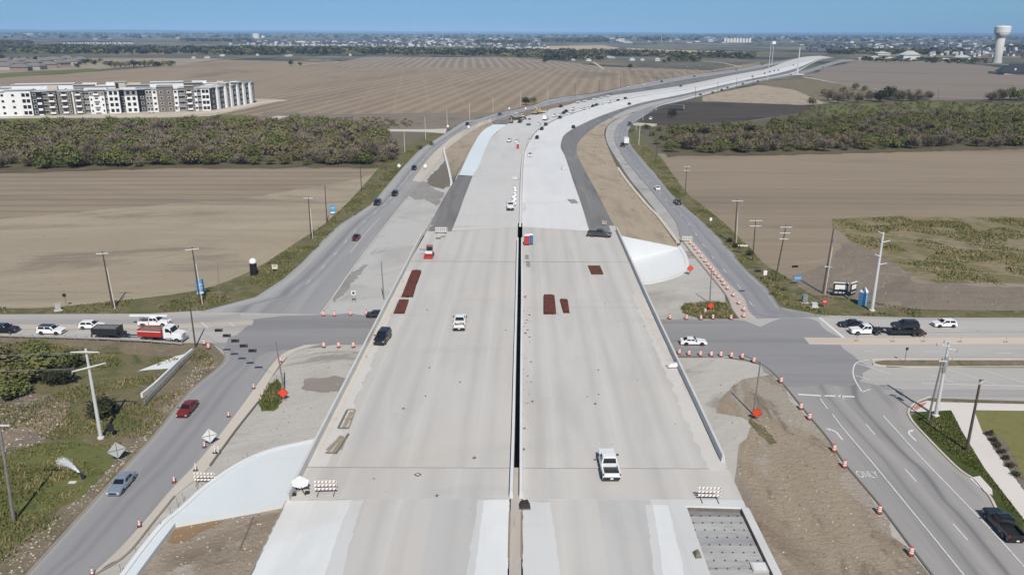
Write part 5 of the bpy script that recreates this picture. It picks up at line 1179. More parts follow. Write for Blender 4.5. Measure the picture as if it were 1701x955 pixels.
def cone_meshes():
    c = MB(); c.lathe([(0.17, 0.04), (0.145, 0.25), (0.135, 0.3), (0.105, 0.5), (0.095, 0.58), (0.06, 0.85), (0.045, 1.05)], 10, [0, 0, 1, 0, 1, 0, 0])
    b = MB(); b.box((0, 0, 0.03), (0.5, 0.5, 0.06))
    return c.mesh("cone_body", [M_orange, M_reflect]), b.mesh("rubber_base", M_rubber)
CM = cone_meshes()
def cone(px, py, label, group):
    e = empty("traffic_cone", G(px, py, 0.1), rnd.uniform(0, 1.5), label, "traffic cone", group)
    link_mesh("cone_body", CM[0], e); link_mesh("rubber_base", CM[1], e)
row_of([(154, 955), (232, 874), (289.5, 800.7), (340, 742.5), (380, 692), (421.7, 645), (466, 601)], "%s tall orange cone from the bottom along the beige shoulder of the west road", "cones along the west shoulder", cone)
PM = (MB().cyl((0, 0, 0.05), (0, 0, 1.05), 0.06, 0.06, 8).mesh("post", M_reflect), MB().box((0, 0, 0.03), (0.55, 0.4, 0.06)).mesh("rubber_base", M_rubber))
def delineator(px, py, label, group):
    e = empty("delineator_post", G(px, py, 0.11), 0, label, "delineator", group)
    link_mesh("post", PM[0], e); link_mesh("rubber_base", PM[1], e)
row_of([(357, 752), (363, 752.5)], "%s white delineator tube under the grey back of a diamond sign", "white delineators by the west kerb", delineator)
delineator(325, 781, "white delineator tube at the pointed end of the dark kerb edge", "white delineators by the west kerb")
M_tan_post = pmat("tan_tube", (0.30, 0.24, 0.17), 0.7)
PM2 = (MB().cyl((0, 0, 0.04), (0, 0, 1.0), 0.035, 0.035, 6).mesh("post", M_tan_post), MB().box((0, 0, 0.03), (0.9, 0.25, 0.06)).mesh("rubber_base", M_tan_post))
def thin_del(px, py, label, group):
    e = empty("delineator_post", G(px, py, 0.13), 0.2, label, "delineator", group)
    link_mesh("post", PM2[0], e); link_mesh("rubber_base", PM2[1], e)
row_of([(1423, 566), (1483, 567), (1534, 567), (1595, 567.5), (1671, 568)], "%s thin tan post from the stop line on the beige median lane", "tan posts on the median lane", thin_del)
M_stripe = gmat("barricade_stripe", [(0.78, 0.77, 0.75), (0.78, 0.77, 0.75)], 1.0)
def barricade(p, rz, label, w=2.4, sc=1.0):
    e = empty("barricade", p, rz, label, "barricade")
    e.scale = (sc, sc, sc)
    for z in (0.55, 1.0, 1.45):
        rail = MB().box((0, 0, z), (w, 0.05, 0.26)).build("rail", M_reflect, e)
        mb = MB()
        n = 6
        for k in range(n):
            x0 = -w / 2 + 0.12 + k * w / n
            for yy_ in (-0.031, 0.031):
                mb.add([(x0, yy_, z - 0.125), (x0 + 0.16, yy_, z - 0.125), (x0 + 0.30, yy_, z + 0.125), (x0 + 0.14, yy_, z + 0.125)], [(0, 1, 2, 3) if yy_ < 0 else (3, 2, 1, 0)])
        mb.build("stripe", pmat("stripe_orange", (0.34, 0.19, 0.12), 0.5), rail)
    for s in (-1, 1):
        MB().box((s * w * 0.36, 0.06, 0.83), (0.06, 0.06, 1.6)).build("upright", M_steel, e)
        MB().box((s * w * 0.36, 0.06, 0.04), (0.07, 1.5, 0.07)).build("foot", M_trim, e)
    return e
barricade(GD(542, 819), 0.05, "striped white and orange barricade on the west deck beside the shrouded sign")
barricade(GD(1178, 830), -0.03, "striped barricade standing just north of the sunken paving bed")
barricade(G(341, 803), 0.0, "striped barricade at the rim of the pale turnaround paving", 2.6)
barricade(GD(733, 388), 0.02, "striped barricade closing the dark gravel strip near the red loader", 3.0)
barricade(G(1141, 402), -0.05, "striped barricade at the head of the drum row by the turnaround kerb", 2.8)
barricade(GD(1004, 375), -0.2, "faint striped barricade on the gravel lane behind the olive pickup", 1.4, 0.8)
def plank(name, mat, a, b, w=0.25, t=0.05, parent=None, z=0.0):
    d = (b - a); L_ = d.length
    o = MB().box((0, 0, 0), (L_, w, t)).build(name, mat, parent)
    o.location = (a + b) / 2 + Vector((0, 0, z + t / 2)); o.rotation_euler = (0, 0, math.atan2(d.y, d.x))
    return o
M_timber = pmat("timber", lin(158, 146, 128), 0.9, var=0.15, scale=1.5)
M_timber_d = pmat("timber_dark", lin(122, 114, 102), 0.9, var=0.15, scale=1.5)
def ground_planks(label, pts, g=GD, name="plank_pile", cat="timber"):
    o0 = g(*pts[0][0])
    e = empty(name, o0, 0, label, cat)
    for i, (a, b, w, lv) in enumerate(pts):
        plank("plank", M_timber if i % 3 else M_timber_d, g(*a) - o0, g(*b) - o0, w, 0.06, e, 0.02 + lv * 0.07)
    return e
ground_planks("rectangular timber form lying on the deck by the west parapet", [((562, 711), (577, 681), .3, 0), ((570, 712), (584, 684), .5, 0), ((579, 712), (590, 682), .2, 1), ((562, 712), (579, 712), .2, 1), ((577, 681), (590, 681), .2, 1), ((573, 697), (585, 697), .2, 1)])
ground_planks("loose heap of long grey planks on the deck below the timber form", [((541, 752), (560, 753), .3, 0), ((546, 750), (566, 724), .35, 0), ((552, 753), (570, 726), .3, 1), ((558, 754), (579, 722), .25, 2), ((543, 748), (562, 730), .25, 1), ((566, 747), (572, 732), .3, 0)])
ground_planks("dark timber mats side by side on the deck near the striped barricade", [((724, 396), (732, 396), 1.1, 0), ((732, 393), (740, 393), 1.1, 0)], name="timber_mat")
ground_planks("long thin pole of timber lying across the mud below the west deck", [((398, 912), (421, 858), .18, 0)], lambda x, y: G(x, y, 0.1), "timber_pole")
# bundles of reinforcing bar: each bar a part
M_rust = pmat("rust", (0.10, 0.022, 0.012), 0.85, var=0.35, scale=1.5)
M_rust2 = pmat("rust_brown", (0.13, 0.045, 0.025), 0.85, var=0.3, scale=1.5)
def rebar_stack(q, h, label, g=GD, across=22):
    """q: four photograph corners, near left, near right, far right, far left"""
    A, B, C_, D = [g(*p) for p in q]
    o0 = (A + B + C_ + D) / 4
    e = empty("rebar_bundle", o0, 0, label, "rebar")
    layers = max(2, int(h / 0.16))
    k = 0
    for j in range(layers):
        n = across - j
        for i in range(n):
            t = (i + 0.5 + j * 0.4) / across
            a = A.lerp(B, t) - o0; b = D.lerp(C_, t) - o0
            d = (b - a).normalized() * rnd.uniform(-0.25, 0.25)
            me_a, me_b = a + d + Vector((0, 0, 0.12 + j * 0.15)), b + d + Vector((0, 0, 0.12 + j * 0.15))
            mb = MB(); mb.cyl(me_a, me_b, 0.085, 0.085, 5)
            mb.build("bar", (M_rust, M_rust2)[k % 3 == 0], e); k += 1
    for t in (0.15, 0.5, 0.85):
        a, b = A.lerp(D, t) - o0, B.lerp(C_, t) - o0
        MB().cyl(a + Vector((0, 0, .05)), b + Vector((0, 0, .05)), 0.06, 0.06, 5).build("bearer", M_timber_d, e)
rebar_stack([(667, 494), (686, 494), (692, 472), (676, 472)], 0.5, "lower rust red rebar bundle of two end to end by the west parapet")
rebar_stack([(676, 471), (693, 471), (700, 452), (684, 452)], 0.5, "upper rust red rebar bundle of two end to end by the west parapet")
rebar_stack([(654, 521), (672, 521), (679, 500), (663, 500)], 0.45, "short rust red rebar bundle nearest the black car and west parapet")
rebar_stack([(903, 522), (924, 522), (921, 493), (903, 493)], 0.55, "large dark red rebar bundle on the east deck")
rebar_stack([(936, 520), (946, 520), (943, 499), (930, 499)], 0.4, "small dark red rebar bundle on the east deck next to the large one", across=12)
def mat_panel(q, label, m, g=GD, th=0.1):
    P = [g(*p) for p in q]; o0 = P[0]
    e = empty("mesh_panel", o0, 0, label, "steel mat")
    n = 8
    for i in range(n + 1):
        a, b = P[0].lerp(P[1], i / n) - o0, P[3].lerp(P[2], i / n) - o0
        MB().cyl(a + V((0, 0, th)), b + V((0, 0, th)), 0.09, 0.09, 4).build("bar", m, e)
        a, b = P[0].lerp(P[3], i / n) - o0, P[1].lerp(P[2], i / n) - o0
        MB().cyl(a + V((0, 0, th * .6)), b + V((0, 0, th * .6)), 0.09, 0.09, 4).build("bar", m, e)
    mb = MB(); mb.add([p - o0 + V((0, 0, .03)) for p in P], [(0, 1, 2, 3)]); mb.build("backing_sheet", pmat("mat_sheet", lin(112, 98, 74), 0.9, var=0.2, scale=1), e)
mat_panel([(983, 456), (1002, 456), (996, 442), (977, 442)], "brown mesh panel lying flat on the east deck", M_rust2)
def steel_plate(q, label, g=GD):
    P = [g(*p) for p in q]; o0 = P[0]
    e = empty("road_plate", o0, 0, label, "steel plate")
    mb = MB(); mb.prism([(p - o0) for p in P], 0.01, 0.06); mb.build("plate", pmat("plate_grey", lin(150, 150, 152), 0.6, var=0.1, scale=1), e)
    a, b = P[2] - o0, P[3] - o0
    MB().cyl(a + V((0, 0, .1)), b + V((0, 0, .1)), 0.05, 0.05, 5).build("lifting_bar", M_steeld, e)
steel_plate([(950, 338), (961, 337.5), (955, 332), (943, 332)], "grey steel plate on the pale lane near the gravel strip")
for q, lb in (([(873, 430), (878.5, 430), (878, 425), (872.5, 425)], "upper grey square lid beside the median slot"), ([(875, 443), (881, 443), (880, 435), (874, 435)], "lower grey square lid beside the median slot")): steel_plate(q, lb)
# portable toilets
def toilet(p, col, label):
    e = empty("portable_toilet", p, 0.1, label, "portable toilet")
    m = PAINT[col] if col in PAINT else pmat("toilet_blue", (0.045, 0.14, 0.30), 0.5)
    b = MB().box((0, 0, 1.15), (1.12, 1.12, 2.1)).build("cabin", m, e)
    MB().box((0, -0.58, 1.15), (0.8, 0.04, 1.8)).build("door", m, e)
    mb = MB(); mb.lathe([(0.82, 2.2), (0.78, 2.3), (0.4, 2.42)], 4); o = mb.build("roof", M_reflect, e); o.rotation_euler = (0, 0, math.pi / 4)
    MB().box((0, 0, 0.06), (1.2, 1.2, 0.12)).build("skid", M_trim, e)
toilet(GD(881, 405), 'tblue', "blue portable toilet with white roof beside the median slot")
toilet(GD(874.5, 406), 'truck_red', "red portable toilet squeezed behind the blue one at the median")
toilet(GD(860, 247), 'truck_red', "red cabinet standing behind the white van on the highway")
# red compact loader
def loader(p, rz):
    e = empty("compact_loader", p, rz, "red and white compact loader facing the camera on the west deck", "loader")
    MB().box((0.1, 0, 0.8), (2.3, 1.3, 0.7)).build("body", PAINT['truck_red'], e)
    MB().box((0.85, 0, 1.2), (0.9, 1.5, 0.45)).build("hood", PAINT['white'], e)
    mb = MB(); mb.box((-0.55, 0, 1.7), (1.2, 1.25, 1.1)); c_ = mb.build("cab", M_trim, e)
    MB().box((0.07, 0, 1.75), (0.05, 1.0, 0.8)).build("windscreen", M_glass, c_)
    MB().box((-0.55, 0, 2.32), (1.4, 1.4, 0.12)).build("roof", pmat("loader_roof", (0.30, 0.16, 0.12), .6), e)
    for s in (-1, 1): MB().box((0.9, s * 0.78, 0.8), (2.0, 0.16, 0.22)).build("lift_arm", PAINT['truck_red'], e)
    mb = MB(); mb.box((1.95, 0, 0.35), (0.5, 2.0, 0.5)); mb.build("bucket", PAINT['truck_red'], e)
    MB().box((-0.3, -1.5, 1.5), (0.12, 1.6, 0.1)).build("side_boom", M_steeld, e)
    add_wheels(e, None, (0.75, -0.6), 0.45, 0.95, True, False, 0.35)
loader(GD(713.5, 426), math.radians(-92))
# lattice of machines near the end of the new lane
M_yel = PAINT['yellow']
def excavator(p, rz, label, col=M_yel, boom=True):
    e = empty("excavator", p, rz, label, "excavator")
    for s in (-1, 1): MB().box((0, s * 1.1, 0.45), (3.6, 0.55, 0.9)).build("track", M_rubber, e)
    MB().box((-0.4, 0, 1.5), (3.2, 2.4, 1.1)).build("body", col, e)
    c_ = MB().box((0.7, 0.65, 2.3), (1.4, 0.95, 1.5)).build("cab", col, e); MB().box((1.42, 0.65, 2.4), (0.05, 0.8, 1.1)).build("windscreen", M_glass, c_)
    MB().cyl((0.9, -0.3, 1.6), (3.6, -0.3, 4.6), 0.28, 0.22, 6).build("boom", col, e)
    MB().cyl((3.6, -0.3, 4.6), (5.2, -0.3, 1.8), 0.2, 0.15, 6).build("stick", col, e)
    MB().box((5.2, -0.3, 1.3), (0.8, 1.0, 0.9)).build("bucket", M_steeld, e)
excavator(GD(896, 189), 2.6, "yellow excavator on the brown strip beside the west frontage road")
excavator(GD(889, 190.5), -0.6, "second smaller tan digger close to the yellow excavator", PAINT['tan'])
def paver(p, rz):
    e = empty("paving_machine", p, rz, "tan slipform paving machine spanning the end of the fresh pale lane", "paving machine")
    MB().box((0, 0, 2.2), (5.0, 3.0, 1.6)).build("engine_house", PAINT['tan'], e)
    MB().box((0, 0, 1.2), (3.0, 10.5, 0.7)).build("mould_frame", M_steeld, e)
    for x in (-1.8, 1.8):
        for y in (-5, 5):
            l_ = MB().box((x, y, 0.8), (0.5, 0.5, 1.6)).build("leg", PAINT['tan'], e); MB().box((x, y, 0.3), (1.6, 0.5, 0.6)).build("track", M_rubber, l_)
    for y in (-3.4, 3.4):
        MB().box((0.8, y, 2.3), (1.2, 1.5, 0.3)).build("platform", M_reflect, e)
        MB().cyl((0.8, y, 2.4), (0.8, y, 4.4), 0.05, 0.05, 5).build("mast", M_steel, e)
    MB().box((0, 1.0, 3.9), (2.6, 2.0, 0.12)).build("canopy", M_reflect, e)
    MB().cyl((1, 0, 2.4), (6.5, 0, 3.2), 0.45, 0.35, 6).build("conveyor", PAINT['tan'], e)
paver(GD(860, 198.5), 1.0)
def lift(p, label):
    e = empty("work_lift", p, 1.2, label, "work lift")
    MB().box((0, 0, 0.7), (2.8, 1.8, 0.9)).build("body", PAINT['grey'], e)
    MB().cyl((0, 0, 1.0), (1.6, 0, 3.4), 0.2, 0.15, 6).build("boom", M_steel, e); MB().box((1.8, 0, 3.6), (1.2, 1.4, 0.9)).build("basket", PAINT['grey'], e)
    add_wheels(e, None, (0.9, -0.9), 0.42, 0.95, False, False, 0.3)
lift(GD(878, 208.5), "dark grey lift with raised basket on the grey lane by the pavers")
lift(GD(849, 205), "grey spreading rig at the dark end of the fresh pale lane")
# row of white sacks behind the pickup, small things on the deck
M_sack = pmat("sack", (0.72, 0.72, 0.71), 0.8, var=0.06, scale=2)
sk = MB(); sk.lathe([(0.55, 0), (0.62, 0.25), (0.55, 0.6), (0.25, 0.8)], 8); SKM = sk.mesh("bulk_bag", M_sack, True)
for i, (x, y) in enumerate([(855, 314), (856, 318), (854.5, 322), (856, 326), (853, 329.5), (855, 333), (853, 337), (855.5, 340)]):
    o = link_mesh("bulk_bag", SKM); o.location = GD(x, y); o.scale = (rnd.uniform(.8, 1.1), rnd.uniform(.8, 1.1), rnd.uniform(.7, 1.1))
    tag(o, "%s white bulk bag from the far end of the row beside the median barrier" % nth(i + 1), "bulk bag", "white bags along the median")
def crate(p, d, label, m, name="covered_pallet", cat="pallet"):
    e = empty(name, p, rnd.uniform(-.2, .2), label, cat)
    MB().box((0, 0, 0.08), (d[0] + .1, d[1] + .1, 0.16)).build("skid", M_timber_d, e)
    mb = MB(); mb.add([(-d[0] / 2, -d[1] / 2, .16), (d[0] / 2, -d[1] / 2, .16), (d[0] / 2, d[1] / 2, .16), (-d[0] / 2, d[1] / 2, .16), (-d[0] * .35, -d[1] * .35, d[2]), (d[0] * .4, -d[1] * .3, d[2] * .9), (d[0] * .3, d[1] * .4, d[2]), (-d[0] * .4, d[1] * .3, d[2] * .85)], [(4, 5, 6, 7), (0, 1, 5, 4), (1, 2, 6, 5), (2, 3, 7, 6), (3, 0, 4, 7)]); mb.build("cover", m, e)
crate(GD(856, 298.5), (2.2, 1.6, 1.2), "grey covered heap by the median barrier beyond the white bags", pmat("cover_grey", (.5, .5, .49), .8))
crate(GD(936, 282), (1.4, 1.4, 1.3), "small grey box alone on the pale lane", pmat("cover_grey", (0, 0, 0)))
crate(GD(1119, 609), (2.0, 1.0, 0.55), "white sheeted bundle against the east parapet", M_sack)
crate(GD(871.5, 842), (1.1, 1.0, 0.7), "black rubber cover lump beside the median fill", M_rubber, "rubber_cover", "cover")
crate(GD(1158, 922), (0.5, 0.8, 0.5), "small brown scrap of timber on the pale lane next to the sunken bed", M_timber_d, "timber_scrap", "timber")
mb = MB(); o = empty("manhole", GD(694, 788), 0.0, "small diamond shaped manhole frame in the approach slab", "manhole")
MB().box((0, 0, 0.012), (0.62, 0.62, 0.02), rz=math.pi / 4).build("frame", M_trim, o); MB().box((0, 0, 0.024), (0.40, 0.40, 0.01), rz=math.pi / 4).build("cover", M_deck, o)
# shrouded sign on a stand
e = empty("shrouded_sign", GD(500, 817), 0.2, "white wrapped sign on dark legs leaning by the end of the west parapet", "covered sign")
mb = MB(); mb.add([(0, -.1, 2.1), (.95, -.1, 1.45), (.75, -.1, .75), (.0, -.1, .5), (-.8, -.1, .85), (-.9, -.1, 1.5), (0, .25, 1.9), (.8, .2, 1.4), (.6, .2, .8), (0, .25, .65), (-.65, .2, .9), (-.75, .2, 1.45)], [(5, 4, 3, 2, 1, 0), (6, 7, 8, 9, 10, 11)] + [(i, (i + 1) % 6, 6 + (i + 1) % 6, 6 + i) for i in range(6)]); mb.build("wrapping", M_sack, e)
for a in (0.5, 2.1, 3.6, 5.2): MB().cyl((0, 0, .7), (1.1 * math.cos(a), .9 * math.sin(a), 0.03), 0.05, 0.05, 5).build("leg", M_trim, e)
MB().box((-.7, -.5, .12), (.5, .35, .24)).build("sandbag", M_rubber, e); MB().box((.7, -.4, .12), (.5, .35, .24)).build("sandbag", M_rubber, e)

# ------------------------------------------------------------------ signs
M_sorange = pmat("sign_orange", (0.66, 0.07, 0.02), 0.5)
M_sback = pmat("sign_back", (0.50, 0.50, 0.49), 0.5, metal=0.2)
M_sblue = pmat("sign_blue", (0.10, 0.30, 0.55), 0.5)
M_sred = pmat("sign_red", (0.50, 0.03, 0.03), 0.5)
def diamond(p, face, label, s=1.25, h=1.6, stand=True, tilt=0.12, rz=0.0, cross=False):
    e = empty("diamond_sign", p, rz, label, "road sign")
    s *= .86
    r = s * 0.7071
    bm_ = bmesh.new()
    me = MB().box((0, 0, 0), (s, 0.05, s)).mesh("sign_face", face)
    o = link_mesh("sign_face", me, e); o.location = (0, 0, h + r); o.rotation_euler = (-tilt, math.pi / 4, 0)
    if face is M_sorange:
        o2 = link_mesh("sign_border", MB().box((0, 0, 0), (s * 1.16, 0.03, s * 1.16)).mesh("sign_border", pmat("border_red", (0.30, 0.03, 0.03), .5)), o); o2.location = (0, 0.03, 0)
    if cross:
        MB().box((0, -0.04, 0), (0.05, 0.03, s * 1.3)).build("brace", M_steeld, o).rotation_euler = (0, math.pi / 4, 0)
        MB().box((0, -0.045, 0), (s * 1.3, 0.03, 0.05)).build("brace", M_steeld, o).rotation_euler = (0, math.pi / 4, 0)
    if stand:
        for a in (0.6, 2.5, 3.8, 5.6): MB().cyl((0, 0.08, h * .5), (0.9 * math.cos(a), 0.08 + .7 * math.sin(a), 0.02), 0.035, 0.035, 5).build("leg", M_steel, e)
        MB().cyl((0, 0.08, h * .3), (0, 0.08, h + r), 0.035, 0.035, 5).build("post", M_steel, e)
    else: MB().cyl((0, 0.08, 0), (0, 0.08, h + r), 0.05, 0.05, 6).build("post", M_steel, e)
    return e
diamond(G(471, 665), M_sorange, "orange diamond sign at the foot of the grey pole in the west gravel yard", 1.25, .5)
diamond(G(1146, 457), M_sorange, "orange diamond sign by the kerb of the east turnaround paving", 1.2, .9)
diamond(G(1180, 517), M_sorange, "orange diamond sign in the grass patch beside the underpass", 1.1, .5)
diamond(G(1256, 698), M_sorange, "orange diamond sign beside the dark pole on the mud bank", 1.15, .5, rz=-.5)
diamond(G(197, 766), M_sback, "grey back of a large diamond sign on the bank of the west road", 1.9, .5, rz=.5, cross=True)
diamond(G(350, 740), pmat("sign_pale", (.66, .66, .64), .5), "pale back of a diamond sign on a stand on the beige shoulder", 1.7, .5, rz=.4, cross=True)
for x, y, lb in ((663, 281, "white diamond sign on the grass side of the west frontage road"), (706.5, 281.5, "white diamond sign on the shoulder side of the west frontage road"), (744, 214, "white diamond sign below a beige pole near the driveway"), (778.5, 215, "white diamond sign at the bend next to the black car"), (846, 183.5, "white diamond sign behind the paving machine, west one"), (873, 183.5, "white diamond sign behind the paving machine, east one")):
    diamond(G(x, y), M_reflect, lb, 1.35, .6)
def board(p, w, h, z0, face, label, cat="sign", rz=0.0, posts=2, depth=0.08, panels=None, name="sign_board", pm_=None):
    e = empty(name, p, rz, label, cat)
    o = MB().box((0, 0, z0 + h / 2), (w, depth, h)).build("panel", face, e)
    for i in range(posts):
        x = 0 if posts == 1 else (-w / 2 + 0.1 + i * (w - 0.2) / (posts - 1))
        MB().box((x, depth / 2 + 0.04, (z0 + h) / 2), (0.09, 0.07, z0 + h)).build("post", pm_ or M_woodg, e)
    for (x, z, ww, hh, m) in panels or ():
        MB().box((x, -depth / 2 - 0.012, z), (ww, 0.02, hh)).build("print_panel", m, o)
    return e
def lines_print(w, z, n, m, dz): return [(0, z - i * dz, w * (0.9 - 0.2 * (i % 2)), dz * .45, m) for i in range(n)]
M_sky = pmat("print_sky", (0.26, 0.50, 0.75), .5)
board(G(334, 492), 1.6, 3.2, .5, M_sblue, "blue and white banner board with dark side behind the second west utility pole", "sign", 0.5, 2, .3, [(0, 2.6, 1.3, .5, M_sky), (0, 1.9, 1.3, .35, M_sky), (0, .8, 1.4, .4, M_reflect)])
board(G(553, 357), 1.5, 2.6, .4, M_sblue, "blue standing banner near two utility poles on the west verge", "sign", 0.3, 2, .2, [(0, 2.2, 1.2, .5, M_sky), (0, .7, 1.2, .5, M_reflect)])
board(G(457, 451), 1.3, 1.1, .6, pmat("sign_cream", (.66, .60, .5), .6), "small cream sign with dark print on the west verge", "sign", 0.1, 2, .05, [(0, 1.4, .6, .3, M_tan_post)])
board(G(1324, 473), 1.9, .9, 1.1, M_sblue, "wide blue sign leaning over the verge north of the cross street", "sign", .15, 1, .1, [(0, 1.6, 1.4, .25, M_sky)])
board(G(1270, 466), .8, 1.1, 1.3, M_reflect, "small white sign on a post among the east utility poles", "sign", 0, 1)
board(G(1233, 421), 2.4, .35, 1.9, M_reflect, "long white blade sign on one post below the east utility poles", "sign", -.2, 1)
board(G(1180, 375), .7, .9, 1.5, M_reflect, "small white sign by the upper verge of the east frontage road", "sign", 0, 1)
# black framed double board and blue column sign
e = empty("double_board", G(1404, 492), .1, "black double board with white panels folded like an open book", "sign")
for a, x, w, lab in ((0.25, -1.3, 3.0, 0), (-0.55, 1.6, 2.2, 1)):
    o = MB().box((0, 0, 1.7), (w, .18, 2.6)).build("board", M_steeld, e); o.location = (x, 0, 0); o.rotation_euler = (0, 0, -a)
    MB().box((0, -.11, 2.1), (w * .78, .03, 1.0)).build("print_panel", M_reflect, o)
    for k in range(3): MB().box((-w * .28 + k * w * .28, -.11, .9), (w * .2, .03, .35)).build("print_panel", pmat("print_grey", (.45, .47, .5), .5), o)
    MB().box((0, 0, 3.06), (w + .1, .3, .16)).build("cap", M_reflect, o)
e = empty("column_sign", G(1432, 507), 0, "blue three sided column sign with a white pointed top by the steel pole", "sign")
mb = MB(); mb.lathe([(.95, 0.1), (.95, 3.0)], 6); mb.build("column", M_sblue, e)
mb = MB(); mb.lathe([(.98, 3.0), (.6, 3.5), (.2, 3.9)], 6); mb.build("top", M_reflect, e)
for k in range(5): MB().box((0, -.86, .55 + k * .52), (.8, .06, .26)).build("print_panel", M_sky, e)
e = empty("pillar_sign", G(422, 457), 0, "round black pillar with a white domed top at the field edge", "pillar")
mb = MB(); mb.lathe([(.85, 0), (.8, 3.0), (.7, 3.1)], 14); mb.build("pillar", pmat("pillar_black", (.008, .008, .009), .9), e)
mb = MB(); mb.lathe([(.82, 3.0), (.85, 3.4), (.55, 3.9), (.2, 4.05)], 14); mb.build("dome", M_reflect, e, True)
e = empty("stop_sign", G(1369, 511), -.3, "round red sign low in the grass below the street lamp", "road sign")
mb = MB(); mb.cyl((0, -.03, 1.35), (0, .03, 1.35), .62, .62, 8); mb.build("plate", M_sred, e); MB().cyl((0, .08, 0), (0, .08, 1.7), .04, .04, 5).build("post", M_steel, e)
for i in range(2): MB().box((0, -.05, 1.2 + .3 * i), (.7, .02, .08)).build("print_panel", M_reflect, e)
def cabinet(p, d, label, m, rz=0):
    e = empty("utility_cabinet", p, rz, label, "cabinet")
    MB().box((0, 0, .08), (d[0] + .5, d[1] + .5, .16)).build("plinth", M_wall, e)
    b = MB().box((0, 0, .16 + d[2] / 2), d).build("cabinet_body", m, e); MB().box((0, -d[1] / 2 - .02, .16 + d[2] / 2), (d[0] * .85, .03, d[2] * .85)).build("door", m, b)
    MB().box((0, 0, d[2] + .2), (d[0] + .1, d[1] + .1, .08)).build("lid", m, e)
cabinet(G(1336, 503), (1.0, .8, 1.5), "grey signal cabinet on a pale plinth north of the cross street", pmat("cab_grey", (.30, .31, .32), .5, metal=.3))
cabinet(G(1352, 510), (1.1, .8, .7), "low pale utility box between the grey cabinet and the red sign", pmat("cab_pale", (.55, .55, .54), .6))
cabinet(G(97, 516), (1.0, .5, 1.3), "grey and white leaning box on the verge of the cross street", M_sback, .6)
board(G(110, 510), .7, .7, 2.2, M_trim, "small dark square sign on a thin post in the west field edge", "sign", 0, 1)
board(G(186.5, 727), .8, 1.1, 1.0, M_trim, "dark back of a small sign behind the steel pole on the bank", "sign", .4, 1)
board(G(588, 502), .9, .9, 1.6, M_reflect, "white square sign with a dark circle in the paved yard", "sign", 0, 2, .05, [(0, 2.05, .5, .5, M_trim)])
board(G(1503, 603), .5, .5, 2.4, M_trim, "dark sign seen from behind on the raised street median", "sign", .2, 1, .04)
e = empty("sandbagged_post", G(97, 945), 0, "x", "x") if False else None
# survey stakes along the turnaround rim
stk = MB().box((0, 0, .6), (.05, .05, 1.2)).mesh("survey_stake", M_timber)
for i, (x, y) in enumerate([(202, 952), (227, 922), (249, 898), (268, 880), (284, 856), (296, 842), (305, 833), (328, 812), (412, 764), (345, 796)]):
    o = link_mesh("survey_stake", stk); o.location = G(x, y, .05); o.rotation_euler = (rnd.uniform(-.08, .08), rnd.uniform(-.08, .08), 0)
    tag(o, "%s thin wooden stake up the outer rim of the west turnaround paving" % nth(i + 1), "survey stake", "stakes along the turnaround rim")

# ------------------------------------------------------------------ poles
def wood_pole(b, t, label, arms=1, conduit=False, r=0.17, mat=None, rz=0.0, arm_w=2.6, transformer=False, low_arm=False, z0=0.0, cat="utility pole"):
    p = G(*b, z0); h = height_over(p, *t)
    tp = G(*b, z0); d = ray(*t); k = p.y / d.y; lean = Vector((d.x * k - p.x, 0, 0))
    lean.x = max(-1.2, min(1.2, lean.x))
    e = empty("utility_pole", p, 0, label, cat)
    m = mat or M_wood
    top = Vector((lean.x, 0, h))
    MB().cyl((0, 0, -0.3), top, r, r * 0.62, 8).build("shaft", m, e)
    ca, sa = math.cos(rz), math.sin(rz)
    for i in range(arms):
        zz = h - 0.35 - i * 1.35
        c0 = top * (zz / h)
        o = MB().box((c0.x, c0.y - r - .02, zz), (arm_w * (1 - .12 * i), 0.13, 0.16), rz=rz).build("crossarm", M_arm, e)
        for q in (-.46, -.2, .2, .46):
            MB().cyl((c0.x + ca * q * arm_w, c0.y - r - .02 + sa * q * arm_w, zz + .08), (c0.x + ca * q * arm_w, c0.y - r - .02 + sa * q * arm_w, zz + .3), .06, .05, 6).build("insulator", M_ins, o)
    if conduit: MB().cyl((r + .28, -.1, 0), (lean.x * .72 + r + .16, -.1, h * .72), .09, .08, 6).build("conduit", M_arm, e)
    if transformer: mb = MB(); mb.cyl((top.x * .8 + r + .3, -.1, h * .78), (top.x * .8 + r + .3, -.1, h * .78 + .9), .28, .28, 8); mb.build("transformer", M_steel, e)
    return e, p, top
W_ = {}
W_['a'] = wood_pole((188, 513), (170, 418), "wooden utility pole with pale conduit at the corner of the west field", 1, True, .2, rz=.3, arm_w=2.2)
W_['b'] = wood_pole((333, 506), (319, 411), "wooden utility pole with a tall white conduit beside the blue banner board", 1, True, .2, rz=.5, transformer=True)
W_['c'] = wood_pole((517, 396.5), (512, 327), "wooden pole with a white crossarm on the verge below the blue banner", 1, True, .18)
W_['d'] = wood_pole((543, 371), (539.6, 308), "bare dark wooden pole just past the white crossarm pole", 0)
W_['e'] = wood_pole((601, 320), (598, 274), "dark wooden pole halfway up the west verge", 0)
W_['f'] = wood_pole((641, 284), (640, 240), "dark wooden pole at the corner of the west wood", 0)
W_['g'] = wood_pole((325, 577), (313, 488), "slim wooden pole where the guardrails meet at the street corner", 0, False, .16)
W_['h'] = wood_pole((23, 866), (-2, 700), "tall brown pole rising from the green bank in the corner", 1, False, .2, M_woodg)
W_['i'] = wood_pole((638, 498), (633, 434), "grey pole standing alone in the paved yard by the west parapet", 0, False, .14, M_woodg)
W_['j'] = wood_pole((473, 652), (458, 568), "grey leaning pole behind the orange sign in the gravel yard", 0, False, .15, M_woodg, transformer=False)
W_['k'] = wood_pole((365, 503), (361, 436), "thin grey pole near the grassy street corner", 0, False, .09, M_woodg)
Q_ = {}
